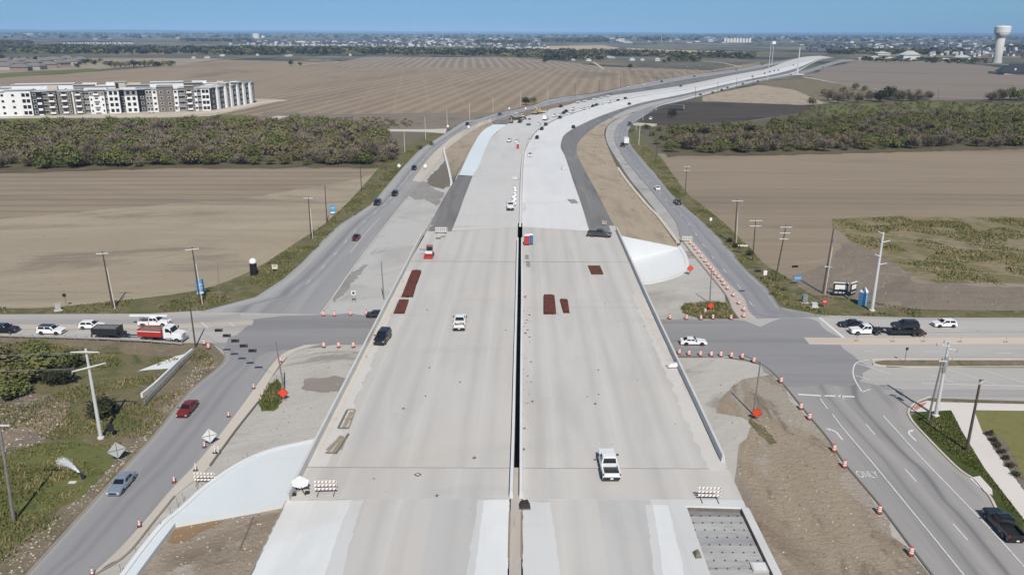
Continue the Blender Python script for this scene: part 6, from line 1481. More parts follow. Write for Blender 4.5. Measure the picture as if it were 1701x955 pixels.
Q_['a'] = wood_pole((1138, 325.7), (1141, 275), "wooden pole with white crossarm highest up the east verge", 2, False, .16, arm_w=2.4)
Q_['b'] = wood_pole((1220, 405), (1224.7, 331.5), "wooden pole with white crossarm and conduit above the blade sign", 1, True, .2, arm_w=3.0, transformer=True)
Q_['c'] = wood_pole((1250, 433), (1255.5, 364), "shorter wooden pole with white crossarm below the blade sign", 2, False, .17, arm_w=3.2)
Q_['d'] = wood_pole((1287, 468.7), (1306, 374.5), "leaning wooden pole with three crossarms beside the small white sign", 3, False, .19, arm_w=2.6)
Q_['e'] = wood_pole((1366.5, 488), (1385, 379), "reddish wooden pole with long white conduit by the street lamp", 0, True, .2, transformer=True)
Q_['f'] = wood_pole((1179, 504), (1182, 449), "grey pole above the grass patch beside the drum row", 0, False, .14, M_woodg)
Q_['g'] = wood_pole((1251, 689), (1263.5, 600), "grey brown pole rising from the mud bank behind the orange sign", 0, False, .15, M_woodg)
Q_['h'] = wood_pole((1605, 750), (1629, 630), "dark wooden pole standing at the edge of the white sidewalk", 1, False, .22, arm_w=1.4, rz=.7)
Q_['i'] = wood_pole((1541, 700), (1566, 595), "grey wooden pole next to the white steel pole on the corner island", 1, False, .17, M_woodg, arm_w=1.2, transformer=True)
def steel_pole(b, t, label, arms, r=0.3, name="transmission_pole", mat=None):
    p = G(*b, 0.1); h = height_over(p, *t)
    e = empty(name, p, 0, label, "steel pole")
    MB().cyl((0, 0, 0), (0, 0, h), r, r * .55, 12).build("shaft", mat or M_galv, e)
    mb = MB(); mb.lathe([(r * 1.7, 0), (r * 1.7, .25), (r, .3)], 12); mb.build("foundation", M_wall, e)
    for zf, dx, dy, dz, w in arms:
        z = h * zf
        o = MB().cyl((0, -r * .7, z), (dx, dy, z + dz), w, w * .7, 6).build("arm", mat or M_galv, e)
        MB().cyl((dx, dy, z + dz - .35), (dx, dy, z + dz + .1), .07, .07, 6).build("insulator", M_ins, o)
    return e, p, h
S1 = steel_pole((168, 728), (148, 579), "big white steel pole with two crossed arms on the green bank", [(.97, -1.9, -.3, 0, .13), (.97, 1.9, -.3, 0, .13), (.80, -1.6, -1.3, -.1, .13), (.80, 1.7, 1.2, .1, .13)], .27)
S2 = steel_pole((1448, 516), (1471.6, 386), "tall white steel pole with davit arms by the blue column sign", [(.98, -1.2, -.2, .6, .1), (.88, 1.5, -.2, .35, .1), (.70, -1.2, -.2, .5, .1), (.60, 1.5, -.2, .3, .1)], .36)
S3 = steel_pole((1554, 691), (1580, 566), "white steel pole with dark cable gear on the corner island", [(.985, -.9, -.3, .3, .07), (.93, -1.4, .5, .2, .07), (.9, 1.0, -.6, 0, .07), (.78, .7, -.3, 0, .06)], .3)
o = MB().box((-.1, -.32, S3[2] * .74), (.5, .3, 1.5)).build("cable_box", M_ins, S3[0])
e, p, top = wood_pole((1374, 506), (1383, 444), "grey street lamp with a short arm beside the reddish pole", 0, False, .1, M_woodg, cat="street lamp"); e.name = "street_lamp"
MB().cyl((top.x, 0, top.z), (top.x - 1.3, -.3, top.z + .25), .05, .05, 6).build("lamp_arm", M_galv, e); MB().box((top.x - 1.5, -.3, top.z + .25), (.6, .25, .14)).build("lamp_head", M_galv, e)
for b, t, lb, m, r in [((672.5, 254.6), (671, 217), "beige pole at the edge of the west wood beside the road", M_beige, .2), ((707, 232), (705.5, 194.5), "beige pole just south of the driveway", M_beige, .2), ((743, 210), (742, 181), "beige pole just north of the driveway", M_beige, .2), ((780, 199.6), (780, 169.5), "beige pole behind the black car at the bend", M_beige, .2), ((819, 188), (819, 161.5), "beige pole before the paving machine", M_beige, .2), ((864.5, 178), (864.5, 152.6), "beige pole behind the paving machine", M_beige, .2), ((910, 168), (910, 144), "beige pole behind the yellow excavator", M_beige, .2),
        ((1061, 241), (1063.4, 207), "beige pole beside the bend of the east frontage road", M_beige, .22), ((1056.5, 217), (1057, 203), "short beige pole under the ramp slab", M_beige, .18), ((1068, 200), (1068, 182.5), "beige pole behind the concrete ramp slab", M_beige, .2), ((1090, 184), (1090, 172), "beige pole next to the box trailer", M_beige, .2), ((1089, 269), (1092, 238), "dark wooden pole at the corner of the east wood", M_wood, .17),
        ((1557.6, 165), (1559, 147), "lone dark pole at the near edge of the far east field", M_wood, .18), ((1641, 177), (1643.7, 158), "lone dark pole above the long green meadow", M_wood, .18)]:
    wood_pole(b, t, lb, 0, False, r, m)
for i, (b, t) in enumerate([((955, 159), (955.5, 136)), ((995.5, 152.6), (995.5, 131.6)), ((1031, 146), (1031, 125.6)), ((1063, 140.5), (1063, 121.5)), ((1091.5, 135), (1091.5, 119)), ((1118, 130), (1118, 114.7)), ((1141.6, 125.6), (1141.6, 111)), ((1163, 123.5), (1163, 109)), ((1183, 119), (1183, 107)), ((1201, 116), (1201, 105)), ((1216, 113), (1216, 103))]):
    wood_pole(b, t, "%s dark pole of the line between the great field and the west road" % nth(i + 1), 1, False, .2)
for i, (b, t) in enumerate([((1155, 164), (1155, 144)), ((1192.6, 154), (1192.6, 136)), ((1224, 145), (1224, 129)), ((1251, 139), (1251, 125))]):
    wood_pole(b, t, "%s dark pole of the far line along the east frontage road" % nth(i + 1), 0, False, .2)
for b, t, lb, r in (((1275, 134), (1279.7, 72), "tall slim lamp mast beside the far east road", .4), ((1282, 107.6), (1284.5, 72), "tall mast with a white box at its head past the highway", .5), ((1324, 124.5), (1330.5, 79), "great tapered steel monopole on a pale base beside the highway", 1.1)):
    e, p, h = steel_pole(b, t, lb, [], r, "steel_mast")
    if 'box' in lb: MB().box((0, 0, h + .6), (6, 3, 4.5)).build("head_box", M_reflect, e)
    if 'great' in lb: MB().box((0, 0, .5), (16, 10, 1.0)).build("base_slab", M_wall, e)
# cables
M_wire = pmat("wire", (0.35, 0.33, 0.30), 0.6)
def cable(a, b, sag, label, group, r=0.02):
    pts = [a.lerp(b, k / 12) - Vector((0, 0, sag * 4 * (k / 12) * (1 - k / 12))) for k in range(13)]
    return tag(MB().tube(pts, r, 4).build("power_cable", M_wire), label, "cable", group)
def tip(w, z, dx=0.0): return w[1] + Vector((w[2].x * z / w[2].z + dx, -.2, z))
for i, (dx, dz) in enumerate(((-.9, -.05), (0, -.6), (.9, -1.2), (.2, -3.6))):
    a, b = tip(W_['a'], W_['a'][2].z + dz, dx), tip(W_['b'], W_['b'][2].z + dz, dx)
    cable(a, b, 1.6, "%s cable from the top strung between the two conduit poles of the west field" % nth(i + 1), "cables of the west field")
    cable(a, a + Vector((-75, 8, 0)), 1.8, "%s cable from the top leading west off the corner pole" % nth(i + 1), "cables leading west")
for i, (zf, dx) in enumerate(((.99, -1.2), (.91, 1.5), (.73, -1.2), (.62, 1.5), (.5, .3))):
    a = S2[1] + Vector((dx, -.2, S2[2] * zf))
    cable(a, a + Vector((110, 2, -1)), 3.2, "%s cable from the top running east off the tall white steel pole" % nth(i + 1), "cables off the white steel pole", .024)
for i, (zf, dx) in enumerate(((.97, -1.9), (.97, 1.9), (.8, -1.6), (.8, 1.7))):
    a = S1[1] + Vector((dx, -.4, S1[2] * zf))
    cable(a, a + Vector((-85, 5, 3)), 2.5, "%s cable running west off the crossed arms of the big white pole" % nth(i + 1), "cables off the big white pole", .02)
for i, (k1, k2) in enumerate((('a', 'b'), ('b', 'c'), ('c', 'd'), ('d', 'e'))):
    for j, dx in enumerate((-1.0, 1.0)):
        cable(tip(Q_[k1], Q_[k1][2].z - .1, dx), tip(Q_[k2], Q_[k2][2].z - .1, dx), 1.2, "%s of two top cables in the %s span of the east pole line" % (("west one", "east one")[j], nth(i + 1)), "cables of the east pole line")
for i, (k1, k2) in enumerate((('b', 'c'), ('c', 'd'), ('d', 'e'), ('e', 'f'))):
    cable(tip(W_[k1], W_[k1][2].z - .3, 0), tip(W_[k2], W_[k2][2].z - .3, 0), 1.4, "sagging cable in the %s span up the west verge poles" % nth(i + 1), "cables of the west verge")
# signal heads hang on span wires over the junctions
M_sig = pmat("signal_black", (0.012, 0.012, 0.012), 0.5)
def span(a, b, n, label, t0, t1):
    e = empty("signal_span", a, 0, label, "signal cable")
    d = b - a
    pts = [d * (k / 10) - Vector((0, 0, 0.7 * 4 * (k / 10) * (1 - k / 10))) for k in range(11)]
    MB().tube(pts, .025, 4).build("span_wire", M_wire, e)
    for i in range(n):
        t = t0 + (t1 - t0) * i / max(n - 1, 1)
        q = d * t - Vector((0, 0, .7 * 4 * t * (1 - t) + .15))
        o = MB().box((0, 0, -.25), (1.25, .32, .42)).build("signal_head", M_sig, e); o.location = q; o.rotation_euler = (0, 0, .1)
        for k in (-.38, 0, .38): MB().cyl((k, -.17, -.25), (k, -.24, -.25), .14, .14, 8).build("lens", pmat("lens_dark", (.05, .03, .02), .3), o)
span(W_['g'][1] + Vector((W_['g'][2].x * .8, 0, W_['g'][2].z - 2.6)), W_['j'][1] + Vector((W_['j'][2].x * .6, 0, W_['j'][2].z * .62)), 5, "drooping wire of black signal heads over the west junction", .34, .72)
span(Q_['f'][1] + Vector((0, 0, Q_['f'][2].z - .2)), Q_['e'][1] + Vector((Q_['e'][2].x, 0, Q_['e'][2].z * .55)), 2, "wire with two black signal heads over the east frontage road", .38, .70)

# ------------------------------------------------------------------ guardrails
M_rail = pmat("guardrail_steel", (0.48, 0.47, 0.45), 0.5, metal=0.3, var=.1, scale=1)
def guardrail(px, label, z=0.0, step=2.0, post_m=None, h=0.72, rows=1):
    P = L(px, z, 6); n = max(2, int(sum((b - a).length for a, b in zip(P[:-1], P[1:])) / step))
    P = resample(P, n + 1)
    e = empty("guardrail", P[0], 0, label, "guardrail")
    for r_ in range(rows):
        mb = ribbon_mb([p - P[0] for p in P], 0.08, 0.30, base=h - .30 - r_ * .42); mb.build("rail", M_rail, e)
    me = MB().box((0, 0, h / 2 + .02), (.16, .2, h + .06)).mesh("post", post_m or M_woodg)
    for p, q in zip(P, offset(P, -.16)):
        o = link_mesh("post", me, e); o.location = q - P[0]
    return e
guardrail([(-140, 556), (0, 561.5), (90, 564), (177, 567), (240, 570), (303, 575)], "long steel guardrail with brown posts beside the queue of vehicles")
guardrail([(241, 674), (262, 652), (284, 629), (306, 605), (324, 588)], "short slanting double guardrail above the pale wing wall", step=1.9, rows=2, h=.95)
mb = ribbon_mb(L([(236, 661), (258, 643), (280, 622), (300, 603), (320, 586)], 0.0), .35, .8)
tag(mb.build("wing_wall", M_wall2), "pale concrete wing wall beneath the slanting guardrail", "wall")["kind"] = "thing"
sheet("concrete_apron", [(229, 616), (252, 607), (290, 592), (318, 585), (300, 601), (281, 612), (250, 614)], M_white, .12)
# fence line along the right pit coping: thin edge posts
ps = MB().cyl((0, 0, 0), (0, 0, 1.1), .035, .035, 5).mesh("fence_post", M_steel)
ef = empty("edge_fence", GD(1218, 790), 0, "sagging wire fence along the deck edge south of the east parapet", "fence")
pp = [GD(x, y) for x, y in ((1219, 793), (1229, 815), (1236, 833), (1245, 850))]
for i, p in enumerate(pp): o = link_mesh("fence_post", ps, ef); o.location = p - pp[0] + Vector((.2, 0, 0)); o.name = "post"
for z in (.4, .75, 1.05): MB().tube([p - pp[0] + Vector((.2, 0, z - (.08 if k % 2 else 0))) for k, p in enumerate(pp)], .02, 4).build("fence_wire", M_steel, ef)
ef.location = pp[0]
# hydrant flushing a plume of water into the grass
e = empty("fire_hydrant", G(138, 796), 0, "dark hydrant with pale hose fittings flushing water in the green bank", "hydrant")
mb = MB(); mb.lathe([(.22, 0), (.2, .1), (.16, .15), (.16, .7), (.2, .75), (.14, .95), (.05, 1.05)], 10); mb.build("barrel", pmat("hydrant_blue", (.02, .03, .06), .5), e)
MB().cyl((0, 0, .6), (-.6, .3, .75), .1, .12, 8).build("nozzle", M_steeld, e); MB().cyl((0, 0, .6), (.3, -.2, .6), .09, .09, 8).build("outlet", M_steeld, e)
MB().box((-.9, -.8, .06), (.9, .5, .12)).build("splash_block", M_arm, e)
wv, wf = [], []
a0 = G(138, 796) + Vector((-.5, .3, .8)); tgt = G(101, 772) + Vector((0, 0, .5))
for k in range(7000):
    t = rnd.random() ** 1.25
    c_ = a0.lerp(tgt, t) + Vector((0, 0, 1.9 * 4 * t * (1 - t) * .2))
    s_ = .06 + .62 * t
    q = c_ + Vector((rnd.gauss(0, s_ * .42), rnd.gauss(0, s_ * .42), rnd.gauss(0, s_ * .38)))
    q.z = max(q.z, .08)
    r_ = rnd.uniform(.016, .045)
    n0 = len(wv)
    d1 = Vector((rnd.uniform(-1, 1), rnd.uniform(-1, 1), rnd.uniform(-1, 1))).normalized() * r_; d2 = d1.orthogonal().normalized() * r_; d3 = d1.cross(d2).normalized() * r_
    wv += [tuple(q + d1), tuple(q + d2), tuple(q + d3), tuple(q - d1 - d2)]; wf += [(n0, n0 + 1, n0 + 2), (n0, n0 + 2, n0 + 3), (n0, n0 + 3, n0 + 1), (n0 + 1, n0 + 3, n0 + 2)]
me = bpy.data.meshes.new("water_spray"); me.from_pydata(wv, [], wf); me.materials.append(pmat("spray_mat", (.80, .82, .84), .3))
tag(link_mesh("water_spray", me), kind='stuff')
# concrete ramp slab on the east side (a lit beam over the grass) and its legs
e = empty("ramp_slab", G(1086, 207), 0, "long pale slab raised on posts beside the bend of the east frontage road", "slab")
p0, p1 = G(1054, 206, 1.2), G(1089, 208, 1.2)
MB().box(((p0.x + p1.x) / 2 - e.location.x, (p0.y + p1.y) / 2 - e.location.y, 1.0), ((p1 - p0).length, 5.0, 1.2), rz=math.atan2(p1.y - p0.y, p1.x - p0.x)).build("beam", M_kerb, e)
MB().box((-2, 0, .2), (1, 4, .4)).build("footing", M_kerb, e)
import numpy as np
nr = np.random.default_rng(11)
# ------------------------------------------------------------------ vegetation
def veg_mat(name, cols, trans=0.0, scale=0.6):
    if name in MATS: return MATS[name]
    m = bpy.data.materials.new(name); m.use_nodes = True
    n, l = m.node_tree.nodes, m.node_tree.links
    b = n["Principled BSDF"]; b.inputs["Roughness"].default_value = 0.8; b.inputs["Specular IOR Level"].default_value = 0.15
    oi = n.new("ShaderNodeObjectInfo"); tc = n.new("ShaderNodeTexCoord"); nz = n.new("ShaderNodeTexNoise")
    nz.inputs["Scale"].default_value = scale; nz.inputs["Detail"].default_value = 4
    l.new(tc.outputs["Object"], nz.inputs["Vector"])
    ad = n.new("ShaderNodeMath"); ad.operation = 'MULTIPLY_ADD'; ad.inputs[1].default_value = 0.5
    sb = n.new("ShaderNodeMath"); sb.operation = 'MULTIPLY'; sb.inputs[1].default_value = 0.9
    l.new(nz.outputs[0], sb.inputs[0]); l.new(oi.outputs["Random"], ad.inputs[0]); l.new(sb.outputs[0], ad.inputs[2])
    cr = n.new("ShaderNodeValToRGB"); el = cr.color_ramp.elements
    while len(el) < len(cols): el.new(.5)
    for i, c in enumerate(cols): el[i].position = 0.22 + 0.5 * i / (len(cols) - 1); el[i].color = (*c, 1)
    l.new(ad.outputs[0], cr.inputs[0]); l.new(cr.outputs[0], b.inputs["Base Color"])
    MATS[name] = m
    return m
V_green = veg_mat("leaf_green", [lin(82, 90, 48), lin(100, 106, 60), lin(90, 94, 54), lin(114, 118, 70)])
V_olive = veg_mat("leaf_olive", [lin(96, 92, 58), lin(114, 108, 72), lin(102, 102, 60), lin(122, 114, 82)])
V_bare = veg_mat("twig_grey", [lin(106, 95, 83), lin(122, 110, 97), lin(112, 104, 86), lin(134, 122, 106)])
V_dark = veg_mat("leaf_dark", [lin(54, 60, 40), lin(70, 74, 48), lin(62, 62, 44)])
V_bark = pmat("bark", (0.07, 0.06, 0.05), 0.9, var=.2, scale=1)
def crown_arrays(kind, seed, n=300, lobes=9, leaf=0.13):
    """leaf or twig faces spread through a crown of unit radius whose foot is at z = 0"""
    r = np.random.default_rng(seed)
    cen = r.normal(size=(lobes, 3)); cen /= np.linalg.norm(cen, axis=1)[:, None]
    cen *= r.uniform(.25, .62, (lobes, 1)); cen[:, 2] = np.abs(cen[:, 2]) * 1.0 + .35
    rad = r.uniform(.30, .52, lobes)
    which = r.integers(0, lobes, n)
    dv = r.normal(size=(n, 3)); dv /= np.linalg.norm(dv, axis=1)[:, None]
    dv[:, 2] = np.where(dv[:, 2] < -.5, -dv[:, 2], dv[:, 2])
    p = cen[which] + dv * (rad[which] * np.where(r.uniform(0, 1, n) < .16, r.uniform(1.0, 1.45, n), r.uniform(.25, 1.08, n) ** .7))[:, None]
    p[:, 2] = np.maximum(p[:, 2], .06)
    if kind == 'twig':
        d = (dv + np.array([0, 0, .6])); d /= np.linalg.norm(d, axis=1)[:, None]
        side = np.cross(d, r.normal(size=(n, 3))); side /= np.linalg.norm(side, axis=1)[:, None]
        sc_ = 1.0 if n < 600 else .72; ln = r.uniform(.16, .34, (n, 1)) * sc_; w = r.uniform(.022, .05, (n, 1)) * sc_
        v = np.stack([p - d * ln * .5 - side * w, p - d * ln * .5 + side * w, p + d * ln * .5 + side * w * .5, p + d * ln * .5 - side * w * .5], 1)
    else:
        nrm = dv + r.normal(size=(n, 3)) * .7; nrm /= np.linalg.norm(nrm, axis=1)[:, None]
        a = np.cross(nrm, r.normal(size=(n, 3))); a /= np.linalg.norm(a, axis=1)[:, None]
        b = np.cross(nrm, a)
        s = leaf * r.uniform(.6, 1.25, (n, 1)); t = s * r.uniform(.5, .95, (n, 1))
        v = np.stack([p - a * s, p - b * t, p + a * s, p + b * t], 1)
    return v.reshape(-1, 3)
def quads_mesh(name, v, mats, mi=None):
    nq = len(v) // 4
    me = bpy.data.meshes.new(name)
    me.vertices.add(len(v)); me.vertices.foreach_set("co", np.ascontiguousarray(v, dtype=np.float32).ravel())
    me.loops.add(nq * 4); me.loops.foreach_set("vertex_index", np.arange(nq * 4, dtype=np.int32))
    me.polygons.add(nq); me.polygons.foreach_set("loop_start", np.arange(0, nq * 4, 4, dtype=np.int32)); 
    for m in (mats if isinstance(mats, list) else [mats]): me.materials.append(m)
    if mi is not None: me.polygons.foreach_set("material_index", np.asarray(mi, dtype=np.int32))
    me.update(calc_edges=True); me.validate()
    return me
def trunk_mesh(seed, limbs=5):
    r = random.Random(seed); mb = MB()
    mb.cyl((0, 0, -.05), (r.uniform(-.05, .05), r.uniform(-.05, .05), .45), .045, .03, 6)
    for k in range(limbs):
        a = 2 * math.pi * k / limbs + r.uniform(-.4, .4)
        z0 = r.uniform(.18, .42)
        mb.cyl((0, 0, z0), (.42 * math.cos(a), .42 * math.sin(a), z0 + r.uniform(.25, .5)), .022, .008, 4)
    return mb.mesh("trunk", V_bark)
CROWN, TRUNK = {}, [trunk_mesh(k) for k in range(4)]
def crown(kind, k, n, mat, leaf=.13):
    key = (kind, k, n, mat.name)
    if key not in CROWN: CROWN[key] = quads_mesh("crown", crown_arrays(kind, k * 7 + n, n, 9, leaf), mat)
    return CROWN[key]
def tree(p, s, kind, label, group, n=None, hz=1.0, name="tree", cat="tree", wide=1.0):
    e = empty(name, p, rnd.uniform(0, 6.28), label, cat, group)
    e.scale = (s * wide, s * wide, s * hz)
    mat = {'green': V_green, 'olive': V_olive, 'bare': V_bare, 'dark': V_dark}[kind]
    k = rnd.randrange(5)
    nn = n or (1100 if kind == 'bare' else 900)
    link_mesh("crown", crown('twig' if kind == 'bare' else 'leaf', k, nn, mat, .13 if nn < 500 else .075), e)
    link_mesh("trunk" if name == "tree" else "stem", TRUNK[k % 4], e)
    return e
def in_poly(x, y, poly):
    c = False; j = len(poly) - 1
    for i in range(len(poly)):
        xi, yi = poly[i]; xj, yj = poly[j]
        if (yi > y) != (yj > y) and x < (xj - xi) * (y - yi) / (yj - yi) + xi: c = not c
        j = i
    return c
def scatter(px, n, dmin, seed, z=0.05, tries=40):
    """points spread over the ground outlined by photograph points, at least dmin apart"""
    r = random.Random(seed)
    P = [(q.x, q.y) for q in (G(x, y, z) for x, y in px)]
    x0, x1, y0, y1 = min(p[0] for p in P), max(p[0] for p in P), min(p[1] for p in P), max(p[1] for p in P)
    out, grid = [], {}
    for _ in range(n * tries):
        if len(out) >= n: break
        x, y = r.uniform(x0, x1), r.uniform(y0, y1)
        if not in_poly(x, y, P): continue
        if dmin:
            gx, gy = int(x // dmin), int(y // dmin)
            if any((x - a) ** 2 + (y - b) ** 2 < dmin * dmin for i in (-1, 0, 1) for j in (-1, 0, 1) for a, b in grid.get((gx + i, gy + j), ())): continue
            grid.setdefault((gx, gy), []).append((x, y))
        out.append((x, y))
    return out
def stuff_crowns(name, pts, size, mats, n, kinds, hz=1.0, seed=3, leaf=.13, label=None):
    """many crowns joined into one mass nobody would count"""
    r = np.random.default_rng(seed)
    protos = [(crown_arrays(k, 50 + i * 3 + seed, n, 7, leaf), mi) for i in range(4) for mi, k in enumerate(kinds)]
    vs, ms = [], []
    for x, y in pts:
        v, mi = protos[r.integers(len(protos))]
        s = r.uniform(*size); a = r.uniform(0, 6.28); c, sn = math.cos(a), math.sin(a)
        w = np.empty_like(v)
        w[:, 0] = (v[:, 0] * c - v[:, 1] * sn) * s + x; w[:, 1] = (v[:, 0] * sn + v[:, 1] * c) * s + y; w[:, 2] = v[:, 2] * s * hz
        vs.append(w); ms.append(np.full(len(v) // 4, mi))
    o = link_mesh(name, quads_mesh(name, np.concatenate(vs), mats, np.concatenate(ms)))
    return tag(o, kind='stuff')
def wood(poly, n_tree, n_stuff, dmin, seed, where, ends, size=(3.2, 4.8)):
    pts = scatter(poly, n_tree + n_stuff, dmin, seed)
    pts.sort(key=lambda p: p[1])
    front, rest = pts[:n_tree], pts[n_tree:]
    cnt = {}
    front.sort()
    for x, y in front:
        t = noise.noise(Vector((x * .02, y * .02, seed))) + rnd.uniform(-.45, .45)
        k = 'bare' if t > -.08 else ('olive' if t > -.40 else 'green')
        cnt[k] = cnt.get(k, 0) + 1
        tree((x, y, 0), rnd.uniform(*size), k, "%s in the %s, %s of its kind counting from %s" % ({'bare': "leafless grey brown tree", 'olive': "dull olive tree", 'green': "fresh green tree"}[k], where, nth(cnt[k]), ends), "trees of the " + where, hz=rnd.uniform(.58, 1.02))
    stuff_crowns("woodland", rest, size, [V_bare, V_olive, V_green, V_olive], 560, ['twig', 'leaf', 'leaf', 'leaf'], .76, seed, .085)
wood([(-260, 262), (-120, 216), (0, 211), (250, 209), (420, 207), (545, 206), (638, 219), (655, 248), (645, 274), (300, 275), (0, 282), (-260, 288)], 125, 560, 4.6, 5, "west wood", "the west", (3.0, 7.6))
wood([(1116, 219), (1250, 214), (1345, 206), (1400, 198), (1480, 195), (1701, 195), (1900, 197), (1900, 234), (1701, 242), (1400, 251), (1290, 254), (1118, 256), (1108, 240)], 115, 520, 4.6, 8, "east wood", "the road", (2.8, 6.6))
for i, (x, y, s, k) in enumerate([(1375, 168, 5.5, 'bare'), (1392, 172, 5.0, 'bare'), (1408, 169, 5.5, 'bare'), (1425, 171, 5, 'bare'), (1442, 168, 5.5, 'bare'), (1462, 170, 6.5, 'dark'), (1476, 166, 7, 'dark'), (1492, 168, 5.5, 'bare'), (1508, 168, 5, 'bare'), (1524, 168, 5, 'bare'), (1541, 166, 4.5, 'bare'), (1400, 156, 4, 'olive'), (1420, 150, 4, 'olive'), (1436, 152, 3.5, 'olive'), (1660, 168, 6, 'bare'), (1678, 167, 6.5, 'green'), (1696, 168, 6, 'green'), (1645, 170, 5, 'bare'), (1350, 176, 4, 'olive'), (1368, 160, 4, 'green')]):
    tree(G(x, y), s * 1.35, k, "%s tree from the road in the thicket by the far east field" % nth(i + 1), "thicket by the far east field")
for x, y, s, k, lb in [(1115, 196, 4.5, 'dark', "dark round bush at the edge of the dark bare soil"), (874, 175, 5, 'dark', "dark bush beside the pole behind the pavers"), (885, 171.5, 4, 'olive', "olive bush near the beige pole behind the excavator"), (906, 105, 7, 'dark', "lone dark tree at the edge of the great field"), (1047, 114.5, 6, 'dark', "lone tree in the field by the pole line"), (483, 109, 7, 'dark', "lone dark tree beside the pale farm lane"), (499, 110, 5, 'olive', "olive tree beside the lone dark tree on the farm lane"), (1111, 104, 8, 'dark', "round dark tree near the white barn"), (1103, 105, 5, 'dark', "small dark tree near the white barn")]:
    tree(G(x, y), s, k, lb, None)
# shrubs close by
for x, y, s, k, lb in [(28, 640, 4.2, 'olive', "great olive bush below the guardrail in the corner bank"), (70, 622, 4.4, 'green', "largest green bush below the guardrail behind the crossed arm pole"), (108, 616, 3.4, 'green', "green bush at the east end of the big thicket under the guardrail"), (-10, 610, 4.2, 'olive', "olive bush cut by the picture edge under the guardrail"), (60, 592, 2.6, 'green', "small green bush right behind the guardrail"),
                       (178, 690, 2.8, 'dark', "grey green spiky bush behind the big white pole"), (20, 660, 3.0, 'green', "green bush at the rim of the spoil heap"), (96, 640, 3.0, 'dark', "dark leaved bush in front of the big thicket"),
                       (1246, 424, 1.5, 'dark', "small dark shrub at the foot of the shorter crossarm pole"), (1222, 412, 1.4, 'dark', "small dark shrub under the conduit pole of the east verge"), (1212, 402, 1.2, 'dark', "tiny dark shrub uphill of the conduit pole"), (1303, 482, 1.0, 'olive', "low olive shrub beside the leaning crossarm pole"), (1284, 490, 1.0, 'olive', "low olive shrub behind the small white sign"), (716, 242, 2.2, 'green', "green bush by the driveway on the west verge"), (698, 248, 2.0, 'green', "second green bush on the west verge below the driveway")]:
    tree(G(x, y), s, k, lb, None, 1500 if s > 2.5 else 600, .78, "shrub", "bush", 1.15)
for i, (x, y) in enumerate([(1085, 226), (1096, 218), (1102, 232), (1074, 214), (1110, 214), (1125, 211), (1140, 213), (1160, 210), (1090, 240)]):
    tree(G(x, y), rnd.uniform(1.8, 3), 'green' if i % 2 else 'olive', "%s low bush between the bend of the east road and the east wood" % nth(i + 1), "bushes by the east bend", 300, .8, "shrub", "bush", 1.2)
for i, (x, y) in enumerate([(1643, 722), (1650, 732), (1657, 742), (1664, 752), (1670, 763), (1680, 776), (1688, 790)]):
    tree(G(x, y, .2), .7, 'dark', "%s clipped plant from the top of the mulch bed by the sidewalk" % nth(i + 1), "plants in the mulch bed", 260, .8, "shrub", "plant", 1.1)
stuff_crowns("scrub", scatter([(1290, 203), (1365, 179), (1500, 172), (1750, 174), (1750, 193), (1480, 193), (1345, 204)], 260, 3, 71), (1.4, 3.2), [V_green, V_olive, V_bare], 200, ['leaf', 'leaf', 'twig'], .8, 71, .12)
stuff_crowns("scrub", scatter([(430, 208), (560, 196), (660, 196), (700, 208), (660, 214), (500, 212)], 120, 3, 72), (.8, 2.2), [V_green, V_olive, V_bare], 160, ['leaf', 'leaf', 'twig'], .7, 72, .12)
stuff_crowns("scrub", scatter([(0, 205), (250, 201), (400, 199), (430, 204), (250, 209), (0, 211)], 130, 3, 73), (.8, 2.0), [V_green, V_olive, V_green], 160, ['leaf', 'leaf', 'leaf'], .7, 73, .12)
# grass that stands up, scattered as blades
def blades(name, px, n, h, mats, seed, z=0.05, w=.09, gate=None, sc=.15):
    pts = np.array(scatter(px, n, 0, seed, z))
    r = np.random.default_rng(seed)
    if gate is not None:
        keep = np.array([noise.noise(Vector((x * sc, y * sc, seed))) > gate for x, y in pts]); pts = pts[keep]
    k = len(pts); a = r.uniform(0, 6.28, k); hh = r.uniform(h[0], h[1], k); ln = r.normal(0, .35, (k, 2)) * hh[:, None]
    ww = w * r.uniform(.6, 1.6, k)
    c, s = np.cos(a) * ww, np.sin(a) * ww
    zz = np.full(k, z)
    v = np.stack([np.stack([pts[:, 0] - c, pts[:, 1] - s, zz], 1), np.stack([pts[:, 0] + c, pts[:, 1] + s, zz], 1), np.stack([pts[:, 0] + c * .5 + ln[:, 0], pts[:, 1] + s * .5 + ln[:, 1], zz + hh], 1), np.stack([pts[:, 0] - c * .5 + ln[:, 0], pts[:, 1] - s * .5 + ln[:, 1], zz + hh], 1)], 1).reshape(-1, 3)
    mi = (np.array([noise.noise(Vector((x * .2, y * .2, 9))) for x, y in pts]) * 1.6 + r.uniform(0, 1, k) * 1.1 + .45).clip(0, len(mats) - 1e-3).astype(int)
    return tag(link_mesh(name, quads_mesh(name, v, mats, mi)), kind='stuff')
B_g = [veg_mat("blade_green", [lin(80, 86, 46), lin(102, 106, 60)], 0, .3), veg_mat("blade_yellow", [lin(118, 114, 72), lin(138, 128, 88)], 0, .3), veg_mat("blade_dry", [lin(128, 114, 90), lin(156, 140, 112)], 0, .3)]
B_r = [veg_mat("blade_rich", [lin(66, 82, 30), lin(92, 102, 44)], 0, .3), B_g[0], B_g[1]]
bank = [(-160, 600), (-40, 575), (60, 567), (180, 586), (300, 578), (345, 584), (355, 604), (300, 655), (262, 705), (222, 740), (190, 772), (150, 800), (80, 880), (0, 945), (-160, 1000)]
blades("grass", bank, 24000, (.12, .5), B_g, 21, .06, .08, -.02, .12)
